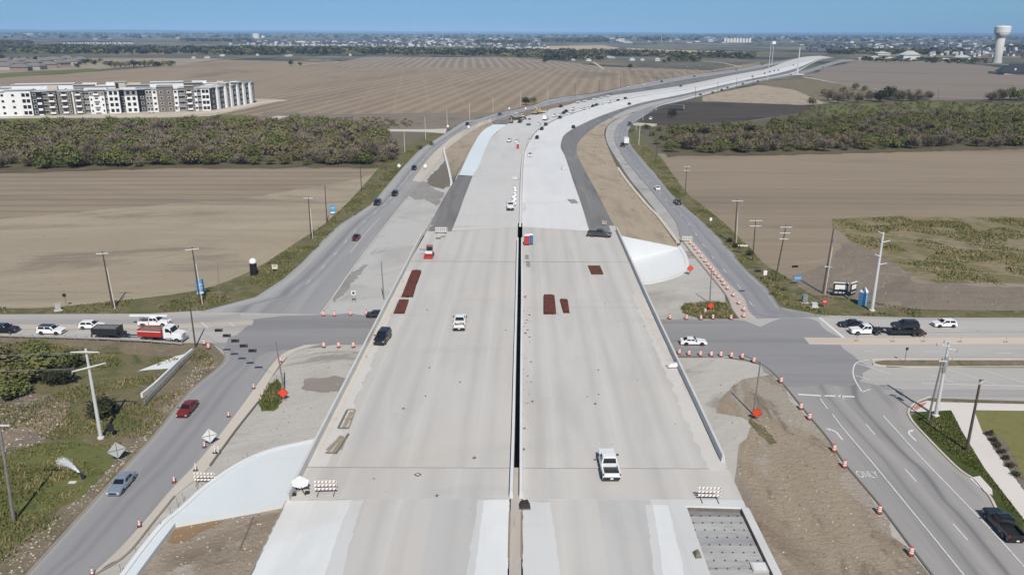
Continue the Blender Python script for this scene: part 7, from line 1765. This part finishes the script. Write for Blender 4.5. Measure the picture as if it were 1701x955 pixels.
blades("grass", [(-120, 780), (40, 738), (115, 735), (200, 742), (180, 768), (120, 830), (60, 872), (0, 905), (-120, 960)], 4500, (.1, .34), B_g, 22, .07, .08, -.1, .25)
blades("grass", [(1388, 366), (1480, 361), (1701, 363), (1850, 364), (1850, 484), (1640, 472), (1525, 465), (1478, 430), (1410, 398)], 24000, (.12, .5), B_g, 23, .06, .13, -.08, .09)
blades("grass", [(-60, 513), (110, 509), (300, 488), (380, 467), (440, 438), (490, 405), (540, 372), (588, 327), (640, 268), (700, 240), (663, 285), (612, 343), (560, 379), (505, 434), (462, 469), (430, 488), (395, 504), (325, 517), (0, 521.5)], 13000, (.12, .4), B_g, 24, .06, .12, .0, .1)
blades("grass", [(1066, 236), (1120, 292), (1146, 326), (1198, 367), (1244, 411), (1272, 441), (1310, 463), (1345, 489), (1440, 501), (1530, 515), (1530, 527), (1390, 525), (1333, 522), (1296, 502), (1270, 475), (1234, 444), (1168, 371), (1118, 326), (1066, 264)], 13000, (.12, .4), B_g, 25, .06, .12, .0, .1)
blades("grass", [(1131, 511), (1138, 505), (1186, 501), (1205, 504), (1225, 528), (1165, 529), (1142, 522)], 1500, (.2, .5), B_g, 26, .06, .09)
blades("grass", [(432, 668), (447, 641), (462, 632), (470, 650), (466, 668), (455, 681), (434, 681)], 900, (.3, .8), B_r, 27, .06, .07)
blades("grass", [(1518, 692), (1581, 683), (1597, 716), (1635, 779), (1699, 861), (1676, 848), (1657, 816), (1630, 786), (1602, 772), (1532, 714)], 4000, (.1, .22), B_r, 28, .17, .07)
# stones and clods
def stones(name, px, n, size, mats, seed, z=.05, gate=None):
    pts = np.array(scatter(px, n, 0, seed, z)); r = np.random.default_rng(seed)
    if gate is not None: pts = pts[np.array([noise.noise(Vector((x * .12, y * .12, seed))) > gate for x, y in pts])]
    k = len(pts); s = size[0] + (size[1] - size[0]) * r.uniform(0, 1, k) ** 5
    oc = np.array([(1, 0, 0), (0, 1, 0), (-1, 0, 0), (0, -1, 0), (.2, .1, .8)])
    v = oc[None] * r.uniform(.6, 1.2, (k, 5, 1)) * s[:, None, None]
    v[:, :, 0] += pts[:, 0][:, None]; v[:, :, 1] += pts[:, 1][:, None]; v[:, :, 2] += z
    f = (np.array([(0, 1, 4), (1, 2, 4), (2, 3, 4), (3, 0, 4)])[None] + (np.arange(k) * 5)[:, None, None]).reshape(-1, 3)
    me = bpy.data.meshes.new(name); me.from_pydata(v.reshape(-1, 3).tolist(), [], f.tolist())
    for m in mats: me.materials.append(m)
    me.polygons.foreach_set("material_index", np.repeat(r.integers(0, len(mats), k), 4).astype(np.int32)); me.update()
    return tag(link_mesh(name, me), kind='stuff')
ST = [pmat("stone_pale", lin(196, 186, 172), .9), pmat("stone_tan", lin(160, 146, 128), .9), pmat("stone_dark", lin(110, 100, 92), .9)]
stones("rubble", [(-60, 1010), (44, 945), (164, 815), (263, 708), (313, 648), (364, 604), (350, 590), (330, 600), (262, 690), (200, 760), (130, 828), (40, 905), (-60, 960)], 3200, (.03, .2), ST, 31)
stones("rubble", [(240, 960), (291, 872), (430, 846), (474, 838), (405, 955), (345, 1090), (200, 1090)], 1000, (.03, .18), ST, 32, .06)
stones("rubble", [(1190, 640), (1240, 622), (1300, 638), (1376, 738), (1457, 842), (1549, 965), (1300, 965), (1225, 790), (1215, 700)], 1700, (.02, .17), ST, 33, .06)
stones("rubble", [(500, 580), (590, 576), (560, 640), (515, 730), (450, 745), (370, 780), (310, 830), (395, 716), (450, 634)], 900, (.03, .14), ST, 34, .05)
stones("rubble", [(-120, 655), (20, 655), (82, 658), (112, 675), (105, 705), (60, 738), (-40, 772), (-120, 790)], 2000, (.05, .3), ST, 35, .08)
stones("rubble", [(1030, 395), (1015, 365), (967, 275), (965, 240), (1000, 225), (1026, 282), (1090, 362), (1122, 405)], 1400, (.08, .4), ST, 36, 1.5)
stones("clods", [(1300, 472), (1370, 442), (1400, 408), (1475, 436), (1530, 474), (1800, 486), (1800, 512), (1530, 514), (1400, 505)], 1200, (.06, .28), ST[1:], 37, .05)

for nm, q, n_s in (("debris", [(868, 480), (880, 480), (884, 760), (868, 760)], 90), ("debris", [(500, 790), (640, 500), (850, 480), (840, 830), (480, 830)], 60), ("debris", [(880, 500), (1060, 500), (1190, 780), (880, 800)], 50)):
    stones(nm, q, n_s, (.05, .3), ST[2:], 38 + n_s, 6.51)

# ------------------------------------------------------------------ apartments under construction
def flat_mat(n, c, var=.05): return pmat(n, c, .8, var=var, scale=.2)
A_white, A_gray, A_char, A_brown = flat_mat("stucco_white", (.74, .74, .73)), flat_mat("siding_grey", (.26, .25, .24)), flat_mat("siding_charcoal", (.055, .06, .068)), flat_mat("brick_brown", (.17, .145, .125), .12)
A_roof = flat_mat("roof_membrane", (.66, .66, .66)); A_roofg = flat_mat("roof_grey", (.40, .42, .44)); A_win = pmat("window_glass", (.02, .022, .026), .1); A_frame = flat_mat("window_frame", (.66, .66, .65))
win_me = MB().box((0, 0, 0), (1.9, .12, 1.75)).mesh("window", A_frame)
pane_me = MB().box((0, -.07, 0), (1.5, .03, 1.4)).mesh("pane", A_win)
dwin_me = MB().box((0, -.02, 0), (2.0, .06, 2.2)).mesh("pane", A_win)
bal_me = MB().box((0, -.7, -1.05), (3.2, 1.4, .22)).box((0, -1.36, -.5), (3.2, .08, .95)).mesh("balcony", A_white)
def facade(e, a, b, segs, H=15.2, floors=4, depth=16.0):
    """bays side by side from a to b; segs: (share, colour, kind, proud)"""
    d = b - a; W = d.length; u = d / W; ang = math.atan2(d.y, d.x); tot = sum(s[0] for s in segs); x = 0.0
    H0 = H
    for sh, m, kind, proud in segs:
        w = W * sh / tot
        H = H0 + (rnd.choice((0, .5, 1.3, 2.0)) if w > 4 else 0); proud *= 1.7
        c = a + u * (x + w / 2)
        bay = MB().box((0, depth / 2 - proud / 2, H / 2), (w - .04, depth + proud, H)).build("facade_bay", m if not isinstance(m, tuple) else m[0], e)
        bay.location = c; bay.rotation_euler = (0, 0, ang)
        if isinstance(m, tuple):
            MB().box((0, -proud - .04, H * .375), (w - .3, .12, H * .74)).build("lower_cladding", m[1], bay)
        MB().box((0, -proud - .2, H + .2), (w + .1, .9, .55)).build("parapet_cap", A_roofg, bay)
        fh = H0 / floors
        for f in range(floors):
            z = fh * (f + .52)
            y = -proud - (.12 if isinstance(m, tuple) and f < 3 else .02)
            if kind == 'w2': xs = (-.24, .24)
            elif kind == 'w3': xs = (-.32, 0, .32)
            elif kind == 'w1': xs = (0,)
            else: xs = ()
            for q in xs:
                o = link_mesh("window", win_me, bay); o.location = (q * w, y - .03, z)
                MBp = link_mesh("pane", pane_me, bay); MBp.location = (q * w, y - .03, z)
            if kind == 'dk':
                for q in (-.2, .22): o = link_mesh("pane", dwin_me, bay); o.location = (q * w, y - .03, z)
            if kind == 'bal':
                o = link_mesh("pane", dwin_me, bay); o.location = (-.03 * w, y - .03, z)
                o = link_mesh("balcony", bal_me, bay); o.location = (-.03 * w, y, z + .2)
                for q in (-.36, .36): o = link_mesh("window", win_me, bay); o.location = (q * w, y - .03, z); o.scale = (.62, 1, 1); o = link_mesh("pane", pane_me, bay); o.location = (q * w, y - .03, z); o.scale = (.62, 1, 1)
        x += w
w_, g_, k_, n_b = A_white, A_gray, A_char, A_brown
e = empty("apartment_building", (0, 0, 0), 0, "long four storey apartment front of white, grey and brown bays behind the west wood", "apartment building")
fa, fb_ = G(-60, 195.5), G(351, 183.5)
facade(e, fa, fb_, [(50, w_, 'w2', .6), (22, w_, 'w2', .3), (24, w_, 'w1', 1.2), (17, w_, 'dk', 1.2), (9, k_, 'w1', 0), (8, (k_, w_), 'dk', 1), (10, n_b, 'w2', 0), (14, n_b, 'bal', 1.6), (4, g_, '', 0), (21, n_b, 'bal', 1.6), (4, w_, '', .2), (16, n_b, 'bal', 1.2), (10, g_, 'w2', 0), (27, (g_, w_), 'bal', 1.5), (5, g_, 'w1', 0), (20, w_, 'dk', 1.6), (9, k_, 'w1', -2.5), (23, (g_, w_), 'dk', 1.2), (14, k_, 'w1', -2.5), (12, g_, 'w2', 0), (9, w_, 'w1', 1.2), (29, n_b, 'w2', 2.2), (9, w_, 'w1', 1.2), (12, g_, 'w3', 0), (17, n_b, 'bal', 1.4), (6, w_, 'w1', .8), (7, g_, 'w2', 0), (16, w_, 'dk', 1.5)])
d = (fb_ - fa); u = d.normalized(); v_ = Vector((-u.y, u.x, 0)); ang = math.atan2(u.y, u.x)
def roof_box(par, x, y, w, dp, h, z=15.2, m=A_roof, nm="roof_unit"):
    o = MB().box((0, 0, h / 2), (w, dp, h)).build(nm, m, par); o.location = fa + u * x + v_ * y + Vector((0, 0, z)); o.rotation_euler = (0, 0, ang); return o
rf = roof_box(e, d.length / 2, 8.2, d.length - .6, 15.4, .25, 15.21, A_roofg, "roof")
for x, y, w, dp, h, m in ((52, 10, 6, 5, 2.6, flat_mat("plywood", (.52, .45, .36))), (78, 9, 14, 9, .9, A_roof), (128, 10, 7, 5, 1.6, A_roof), (150, 9, 9, 6, 1.2, A_roofg), (98, 9, 10, 7, .7, A_roof)): roof_box(e, x, y, w, dp, h, 15.46, m)
for k in range(7): roof_box(e, 116.5 + k * 2.05, -2.9, .5, .5, 3.6, 0, A_white, "column")
roof_box(e, 122.7, -2.4, 13.5, 2.0, .5, 3.6, A_white, "porch_roof")
e2 = empty("apartment_building", (0, 0, 0), 0, "charcoal end wing of the apartments with white strips, nearest the great field", "apartment building")
wa, wb = G(353, 183.2), G(423, 170.5)
facade(e2, wa, wb, [(7, k_, 'w1', 0), (3, w_, '', .8), (9, k_, 'w3', 0), (2, w_, '', 1), (5, g_, 'w1', .6), (3, w_, '', 1.2), (9, k_, 'w3', 0), (2.5, w_, '', .8), (6, k_, 'w2', .4), (3, w_, '', 1.2), (9, k_, 'w3', 0), (2.5, w_, '', 1), (6, g_, 'w2', .4)], depth=15)
d2 = wb - wa; u2 = d2.normalized(); v2 = Vector((-u2.y, u2.x, 0))
o = MB().box((0, 0, .12), (d2.length - .5, 14.6, .25)).build("roof", A_roof, e2); o.location = wa + d2 / 2 + v2 * 7.6 + Vector((0, 0, 15.21)); o.rotation_euler = (0, 0, math.atan2(u2.y, u2.x))
for t, s in ((.25, 8), (.55, 6), (.8, 7)): o = MB().box((0, 0, .7), (s, 6, 1.4)).build("roof_unit", A_roof, e2); o.location = wa + d2 * t + v2 * 7.6 + Vector((0, 0, 15.47)); o.rotation_euler = (0, 0, math.atan2(u2.y, u2.x))
e3 = empty("apartment_building", (0, 0, 0), 0, "white roofed rear wing of the apartments seen over the long front", "apartment building")
ra, rb = fa + v_ * 46 + u * 2, fa + v_ * 46 + u * (d.length + 22)
facade(e3, ra, rb, [(20, w_, 'w2', 0)] * 3 + [(14, g_, 'w2', .8), (22, w_, 'w2', .4), (16, g_, 'w1', 0), (24, w_, 'w2', .8), (14, n_b, 'w2', 0), (26, w_, 'w2', .6)], 15.2, 4, 17)
o = MB().box((0, 0, .12), ((rb - ra).length - .6, 16.4, .25)).build("roof", A_roof, e3); o.location = (ra + rb) / 2 + v_ * 8.6 + Vector((0, 0, 15.21)); o.rotation_euler = (0, 0, ang)
for k in range(11):
    o = MB().box((0, 0, .8), (rnd.uniform(4, 11), rnd.uniform(4, 8), rnd.uniform(1, 2.4))).build("roof_unit", (A_roof, A_roof, flat_mat("plywood", (0, 0, 0)), A_roofg)[k % 4], e3); o.location = ra + u * (8 + k * 15) + v_ * rnd.uniform(5, 12) + Vector((0, 0, 15.47)); o.rotation_euler = (0, 0, ang)
MBc = empty("stair_core", fa + u * 92 + v_ * 30, ang, "plywood stair tower standing between the two apartment rows", "stair tower")
MB().box((0, 0, 9.5), (7, 6, 19)).build("tower_wall", flat_mat("plywood", (0, 0, 0)), MBc); MB().box((0, 0, 19.2), (8.5, 7, .4)).build("roof", A_roofg, MBc); MB().box((-2, -3.03, 16.5), (2, .1, 3.5)).build("opening", A_win, MBc)
e = empty("red_lift_truck", G(263, 184.5), .2, "red machine parked in front of the apartment entrance", "machine")
MB().box((0, 0, 1.2), (6, 2.4, 1.6)).build("body", PAINT['truck_red'], e); MB().cyl((-2, 0, 2), (3, 0, 4), .3, .25, 6).build("boom", PAINT['truck_red'], e); add_wheels(e, None, (2, -2), .6, 1.2, False, False, .4)
make_car('crossover', 'white', G(252, 188), .2, "white car parked beside the red machine at the apartments", "car", None, 0)
make_car('suv', 'black', G(420, 171), .5, "dark car at the far corner of the charcoal apartment wing", "car", None, 0)
flat("site_road", [(-100, 197.5), (0, 196.5), (180, 193), (260, 192.5), (345, 187), (372, 184), (425, 172), (474, 167)], 7.0, M_kerb, .1)
flat("field_track", [(395, 208), (440, 200), (470, 193)], 9.0, M_kerb, .1)
flat("field_track", [(365, 100.3), (450, 101), (560, 103), (537, 104.5), (490, 110)], 5.0, M_pad, .2)
flat("field_track", [(985, 103), (1003, 115)], 5.0, M_pad, .2)
flat("field_track", [(1168, 102), (1200, 105), (1232, 112)], 6.0, M_pad, .2)
flat("field_track", [(1335, 128), (1372, 135), (1392, 137)], 6.0, M_pad, .2)
flat("field_track", [(1450, 148), (1470, 150)], 5.0, M_pad, .2)
flat("farm_lane", [(1400, 101), (1500, 103), (1600, 104), (1760, 112)], 12.0, M_kerb, .2)

# ------------------------------------------------------------------ houses, farms, tanks, towers far off
H_wall = {k: pmat("house_" + k, c, .8) for k, c in (("white", (.60, .59, .57)), ("cream", (.50, .46, .40)), ("brick", (.26, .19, .15)), ("tan", (.38, .33, .28)))}
H_roof = {k: pmat("roof_" + k, c, .85) for k, c in (("grey", (.13, .13, .13)), ("slate", (.075, .08, .09)), ("brown", (.17, .16, .152)), ("pale", (.55, .55, .55)))}
def house_meshes(hip):
    w = MB().box((0, 0, .5), (1, 1, 1)).mesh("house_wall", H_wall["white"])
    r = MB()
    if hip: r.add([(-.56, -.56, 1), (.56, -.56, 1), (.56, .56, 1), (-.56, .56, 1), (-.2, 0, 1.85), (.2, 0, 1.85)], [(0, 1, 5, 4), (1, 2, 5), (2, 3, 4, 5), (3, 0, 4), (3, 2, 1, 0)])
    else: r.add([(-.55, -.58, .98), (.55, -.58, .98), (.55, .58, .98), (-.55, .58, .98), (0, -.58, 1.75), (0, .58, 1.75)], [(0, 4, 5, 3), (4, 1, 2, 5), (0, 1, 4), (3, 5, 2), (3, 2, 1, 0)])
    return w, r.mesh("roof", H_roof["grey"])
HM = [house_meshes(False), house_meshes(True)]
def house(p, size, rz, wall, roof, hip, label, group, name="house", cat="house"):
    e = empty(name, p, rz, label, cat, group); e.scale = size
    link_mesh("house_wall", HM[hip][0], e, H_wall[wall]); link_mesh("roof", HM[hip][1], e, H_roof[roof])
    return e
near_h = [(8, 107), (25, 111), (40, 106), (56, 109), (74, 106), (92, 104), (12, 116), (36, 118), (60, 116), (82, 113), (102, 110), (120, 108), (135, 104), (112, 102), (-20, 112), (-45, 116)]
for i, (x, y) in enumerate(sorted(near_h)):
    house(G(x, y), (rnd.uniform(19, 25), rnd.uniform(15, 19), 5.2), rnd.uniform(-.5, .5), rnd.choice(("brick", "tan", "brick")), "brown", 1, "%s grey hip roofed house from the west in the estate behind the apartments" % nth(i + 1), "houses of the near estate")
for i, (x, y, s) in enumerate([(60, 103, 7), (95, 101, 6), (110, 103, 6), (142, 108, 8), (150, 105, 6), (166, 105, 7), (185, 112, 8), (200, 113, 7), (215, 112, 8), (232, 111, 7), (255, 112, 8), (272, 111, 7), (285, 110, 7), (46, 101, 6), (20, 101, 6), (128, 113, 6), (192, 113, 8), (207, 113, 7.5), (222, 112.5, 8), (240, 112, 8), (248, 112, 7), (262, 112, 8), (280, 111, 8), (176, 110, 7), (158, 109, 7), (72, 101, 8), (34, 100.5, 7), (5, 101, 8), (86, 112, 6)]):
    tree(G(x, y), s, ('dark', 'olive', 'bare')[i % 3], "%s tree among the near estate and its hedgerow behind the apartments" % nth(i + 1), "trees of the near estate", 240)
rows = []
for k in range(26): rows.append((108 + k * 4.1 + (k // 4) * 1.5, 73.2 + rnd.uniform(-.4, .4), "white", "slate", 0, "white gabled row on the plain"))
for k in range(34): rows.append((385 + k * 6.6 + rnd.uniform(-2, 2), 76.8 + rnd.uniform(-1.5, .4), rnd.choice(("white", "cream", "tan")), rnd.choice(("grey", "slate", "slate")), rnd.randrange(2), "front of the suburb beyond the great field"))
for k in range(48): rows.append((605 + k * 6.4 + rnd.uniform(-2, 2), 79.5 + rnd.uniform(-3.5, .4), rnd.choice(("white", "cream", "tan", "brick")), rnd.choice(("grey", "slate", "slate")), rnd.randrange(2), "middle of the suburb beyond the great field"))
for k in range(16): rows.append((840 + k * 4.6, 81.5 + rnd.uniform(-2, .3), rnd.choice(("white", "cream")), "slate", 1, "dark roofed east end of the suburb"))
for k in range(34): rows.append((1545 + k * 5.5 + rnd.uniform(-3, 3), 93 + rnd.uniform(-11, 5), rnd.choice(("cream", "tan", "white")), rnd.choice(("grey", "slate", "pale")), rnd.randrange(2), "estate around the water tower"))
byg = {}
for x, y, wl, rf_, hip, lab in sorted(rows):
    byg[lab] = byg.get(lab, 0) + 1
    p = G(x, y); f = p.y / 2200
    house(p, ((2.5 if 'row' in lab else 4.2) * p.y / FPX, 13, 5.2 if hip else 6.2), rnd.uniform(-.4, .4), wl, rf_, hip, "%s house from the west in the %s" % (nth(byg[lab]), lab), "houses of the " + lab)
def shed(x, y, w, h, wl, rf_, label, name="barn", cat="building", dp=None, hip=0, rz=0.0):
    p = G(x, y); k = p.y / FPX
    return house(p, (w * k, dp or w * k * .6, h * k * .62), rz, wl, rf_, hip, label, None, name, cat)
for x, y, w, h, rf_, lb in [(917, 97, 9, 4, "pale", "white farm shed at the west end of the tree belt"), (952, 101, 7, 3, "grey", "low grey farm shed by the field track"), (978, 102, 8, 4, "pale", "white farmhouse at the head of the field track"), (993, 96, 9, 4, "pale", "pale barn between the dark farm trees"), (1012, 97, 18, 3, "pale", "long white barn in the tree belt"), (1050, 101, 8, 4, "pale", "white house alone before the tree belt"), (1067, 101, 6, 3, "pale", "small white hut next to the white house"), (1092, 102, 8, 5, "pale", "white round topped barn near two dark trees"), (968, 92, 5, 3, "pale", "small pale building above the farm"),
                            (322, 98, 6, 3, "pale", "pale shed in the tree belt of the west plain"), (345, 97, 9, 3, "grey", "grey barn in the tree belt of the west plain"), (370, 94, 8, 3, "pale", "cream barn at the end of the farm lane"), (428, 93, 5, 3, "pale", "small white farm building in front of the tree belt"), (480, 94, 12, 2.5, "pale", "long low white shed in front of the tree belt"), (500, 88, 13, 3, "grey", "long grey shed roof among the belt trees"), (582, 93, 4, 3, "pale", "tiny white shed at the field corner"),
                            (1510, 100, 26, 13, "pale", "big cream commercial building with white roof beside the water tower road"), (1466, 92, 20, 5, "pale", "white flat building past the end of the far east field"), (1453, 99, 12, 5, "pale", "white shop at the end of the far east field"), (1478, 101, 14, 5, "pale", "pale shop front next to the cream building"), (1598, 101, 20, 8, "pale", "white gabled hall left of the water tower"), (1570, 103, 16, 5, "pale", "pale paved shop lot building"), (1430, 100, 10, 4, "grey", "grey shed by the overpass"),
                            (1030, 70, 14, 5, "pale", "white factory on the plain north of the stubble field"), (1042, 72, 16, 3, "pale", "second white factory roof on the plain"), (1107, 66, 10, 4, "pale", "white box building on the skyline plain"), (1180, 70, 8, 4, "pale", "white peaked building west of the pale blocks"), (1316, 71, 5, 2, "pale", "small white roof on the far plain"), (1415, 72, 6, 3, "pale", "white roof far beyond the overpass"), (48, 58.5, 18, 2, "pale", "white roofed works far out on the west plain"), (66, 59, 4, 2, "pale", "small white shed beside the far works"), (748, 70, 9, 3, "pale", "white school roof in the suburb"), (890, 68, 5, 3, "pale", "white house on the rise past the suburb")]:
    shed(x, y, w, h, rnd.choice(("white", "cream")), rf_, lb, "barn" if y > 90 and x < 1110 else "building")
for k in range(9):
    p = G(1203 + k * 5.1, 71.2); kk = p.y / FPX
    e = empty("pale_block", p, .15, "%s pale block from the west in the row standing on the plain" % nth(k + 1), "building", "pale blocks on the plain")
    MB().box((0, 0, 3.0 * kk), (4.0 * kk, 8 * kk, (6.0 + (k in (3, 4, 5, 8)) * 1.4) * kk)).build("house_wall", H_wall["white"], e); MB().box((0, 0, (6.05 + (k in (3, 4, 5, 8)) * .7) * kk), (4.3 * kk, 8.3 * kk, .4 * kk)).build("roof", H_roof["pale"], e)
for x, y, w, h, lb in ((425.5, 64.5, 11.5, 7, "large white storage tank on the west plain"), (437, 64.8, 5.8, 4.5, "small white storage tank beside the large one")):
    p = G(x, y); kk = p.y / FPX
    e = empty("storage_tank", p, 0, lb, "tank")
    mb = MB(); mb.lathe([(w * kk / 2, 0), (w * kk / 2, h * kk)], 20); mb.build("shell", H_wall["white"], e); mb = MB(); mb.lathe([(w * kk / 2 * 1.01, h * kk), (w * kk * .3, h * kk * 1.08), (1, h * kk * 1.12)], 20); mb.build("roof", H_roof["pale"], e)
# water tower
p = G(1655.5, 105); kk = p.y / FPX
e = empty("water_tower", p, 0, "tall white water tower with a fluted column at the skyline edge", "water tower")
Ht = height_over(p, 1663, 43)
mb = MB(); mb.lathe([(7.4 * kk, 0), (6.4 * kk, Ht * .12), (6.0 * kk, Ht * .66)], 20); mb.build("column", pmat("tower_shaft", (.46, .45, .43), .8, var=.05, scale=.05), e, True)
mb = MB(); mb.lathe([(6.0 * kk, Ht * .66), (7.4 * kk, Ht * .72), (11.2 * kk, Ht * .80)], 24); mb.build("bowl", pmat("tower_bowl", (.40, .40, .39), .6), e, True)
mb = MB(); mb.lathe([(11.2 * kk, Ht * .80), (11.6 * kk, Ht * .815), (11.6 * kk, Ht * .965), (10.2 * kk, Ht * .99), (2, Ht * 1.0)], 24); mb.build("tank", pmat("tower_tank", (.66, .66, .65), .6), e)
# dark roofed building cut by the edge near the tower
p = G(1690, 124); e = empty("building", p, .1, "dark roofed building with pale dormers at the edge below the water tower", "building")
mb = MB(); mb.add([(-34, -10, 3.5), (40, -16, 3.5), (46, 30, 3.5), (-14, 30, 3.5), (-6, 12, 13), (34, 12, 13)], [(0, 1, 5, 4), (1, 2, 5), (2, 3, 4, 5), (3, 0, 4)]); mb.build("roof", pmat("roof_black", (.035, .04, .045), .6), e)
MB().box((6, 8, 1.8), (64, 34, 3.4)).build("house_wall", H_wall["tan"], e)
for x, y in ((-8, -4), (6, -6), (20, -8), (4, 2), (18, 2)): MB().box((x, y, 7.0), (2.6, 2.6, 2.6)).build("dormer", H_wall["white"], e)
# masts on the horizon
for i, (x, y0, y1) in enumerate(((689.5, 66, 33), (735.5, 65, 31), (779.5, 72, 33), (1098.5, 72, 60), (1575, 80, 62), (1543, 58.5, 52))):
    p = G(x, y0); h = height_over(p, x, y1); rr = p.y / FPX * (.22 if i < 3 else .3)
    e = empty("radio_mast", p, 0, "%s thin radio mast on the skyline from the west" % nth(i + 1), "mast", "masts on the skyline")
    MB().cyl((0, 0, 0), (0, 0, h), rr, rr * .8, 4).build("shaft", pmat("mast_steel", (.55, .55, .56), .6), e)
    for k in range(3): MB().cyl((0, 0, h * (.78 + .1 * k)), (0, 0, h * (.80 + .1 * k)), rr * 2, rr * 2, 6).build("platform", pmat("mast_pale", (.7, .68, .66), .6), e)
# tree belts and suburbs too far to tell apart
def belt(px, n, size, seed, kinds=(0, 1, 2), hz=.75, name="treeline"):
    pts = scatter(px, n, 0, seed, 0)
    stuff_crowns(name, pts, size, [V_dark, V_olive, V_dark], 34, ['leaf', 'leaf', 'leaf'], hz, seed, .26)
belt([(-300, 93), (0, 89), (200, 91), (300, 90), (420, 93), (560, 92), (620, 91), (850, 95.5), (960, 96), (1010, 94), (1180, 98), (1262, 98.5), (1262, 93.5), (1180, 92), (1050, 89.5), (950, 87), (850, 86.5), (600, 83), (420, 82), (200, 81), (100, 79), (-300, 82)], 2600, (9, 14), 41)
belt([(905, 101), (1005, 102), (1010, 96), (905, 96)], 60, (8, 12), 42)
belt([(1118, 103), (1160, 104), (1162, 97), (1118, 97)], 60, (8, 12), 43)
belt([(0, 75), (54, 74), (54, 70.5), (0, 70.5)], 160, (10, 14), 44)
belt([(300, 70), (420, 71), (420, 68), (300, 67.5)], 220, (10, 16), 45)
belt([(1375, 92), (1480, 91), (1600, 92), (1600, 86), (1500, 85.5), (1380, 87)], 420, (9, 14), 46)
belt([(1640, 84), (1900, 86), (1900, 79), (1640, 79)], 300, (10, 16), 47)
belt([(790, 72.5), (880, 73), (880, 70.5), (790, 70.5)], 200, (10, 16), 48)
belt([(1430, 103), (1640, 108), (1640, 101), (1430, 98)], 120, (5, 8), 49)
belt([(900, 72), (1010, 71.5), (1010, 67), (900, 66)], 320, (12, 18), 50)
belt([(1060, 69), (1110, 69), (1110, 64), (1060, 64)], 140, (14, 20), 51)
belt([(-200, 66.5), (400, 67.5), (900, 69), (1701, 73), (1900, 74), (1900, 62), (1701, 60.5), (900, 59), (400, 57.5), (-200, 56)], 1800, (18, 34), 52, hz=.6)
def town(px, n, seed, mats):
    pts = scatter(px, n, 0, seed, 0); r = random.Random(seed); mb = MB()
    for x, y in pts:
        k = max(y / 2600, .8); w, d_, h = r.uniform(8, 17) * k, r.uniform(9, 15), r.uniform(4, 6.5)
        mi = r.choices(range(4), (.07, .17, .70, .06))[0]
        mb.box((x, y, h / 2), (w, d_, h), mi, r.uniform(-.5, .5))
        mb.box((x, y, h + .9), (w * 1.05, d_ * .7, 1.8), 2 if mi < 3 else 3, r.uniform(-.1, .1))
    tag(mb.build("distant_town", mats), kind='stuff')
TM = [H_wall["white"], H_wall["cream"], H_roof["slate"], H_roof["pale"]]
town([(380, 74), (600, 77), (850, 79), (900, 78), (900, 70), (600, 68), (380, 69)], 430, 61, TM)
town([(560, 70), (900, 71), (900, 64), (560, 64)], 160, 62, TM)
town([(1330, 86), (1560, 90), (1701, 96), (1701, 74), (1330, 72)], 300, 63, TM)
town([(1000, 73), (1300, 76), (1701, 78), (1701, 63), (1000, 62)], 260, 64, TM)
town([(-100, 66), (300, 67), (300, 57), (-100, 56)], 70, 65, TM)

# ------------------------------------------------------------------ air
mb = MB(); mb.box((0, 60, 125), (90000, 90000, 252))
hz_me = mb.mesh("haze", [])
hm = bpy.data.materials.new("haze_air"); hm.use_nodes = True
nt = hm.node_tree; nt.nodes.clear()
out = nt.nodes.new("ShaderNodeOutputMaterial"); pv = nt.nodes.new("ShaderNodeVolumePrincipled")
pv.inputs["Color"].default_value = (0.40, 0.66, 1.0, 1); pv.inputs["Density"].default_value = 0.00006; pv.inputs["Anisotropy"].default_value = -0.4
nt.links.new(pv.outputs[0], out.inputs["Volume"])
hz_me.materials.clear(); hz_me.materials.append(hm)
tag(link_mesh("haze", hz_me), kind='stuff')
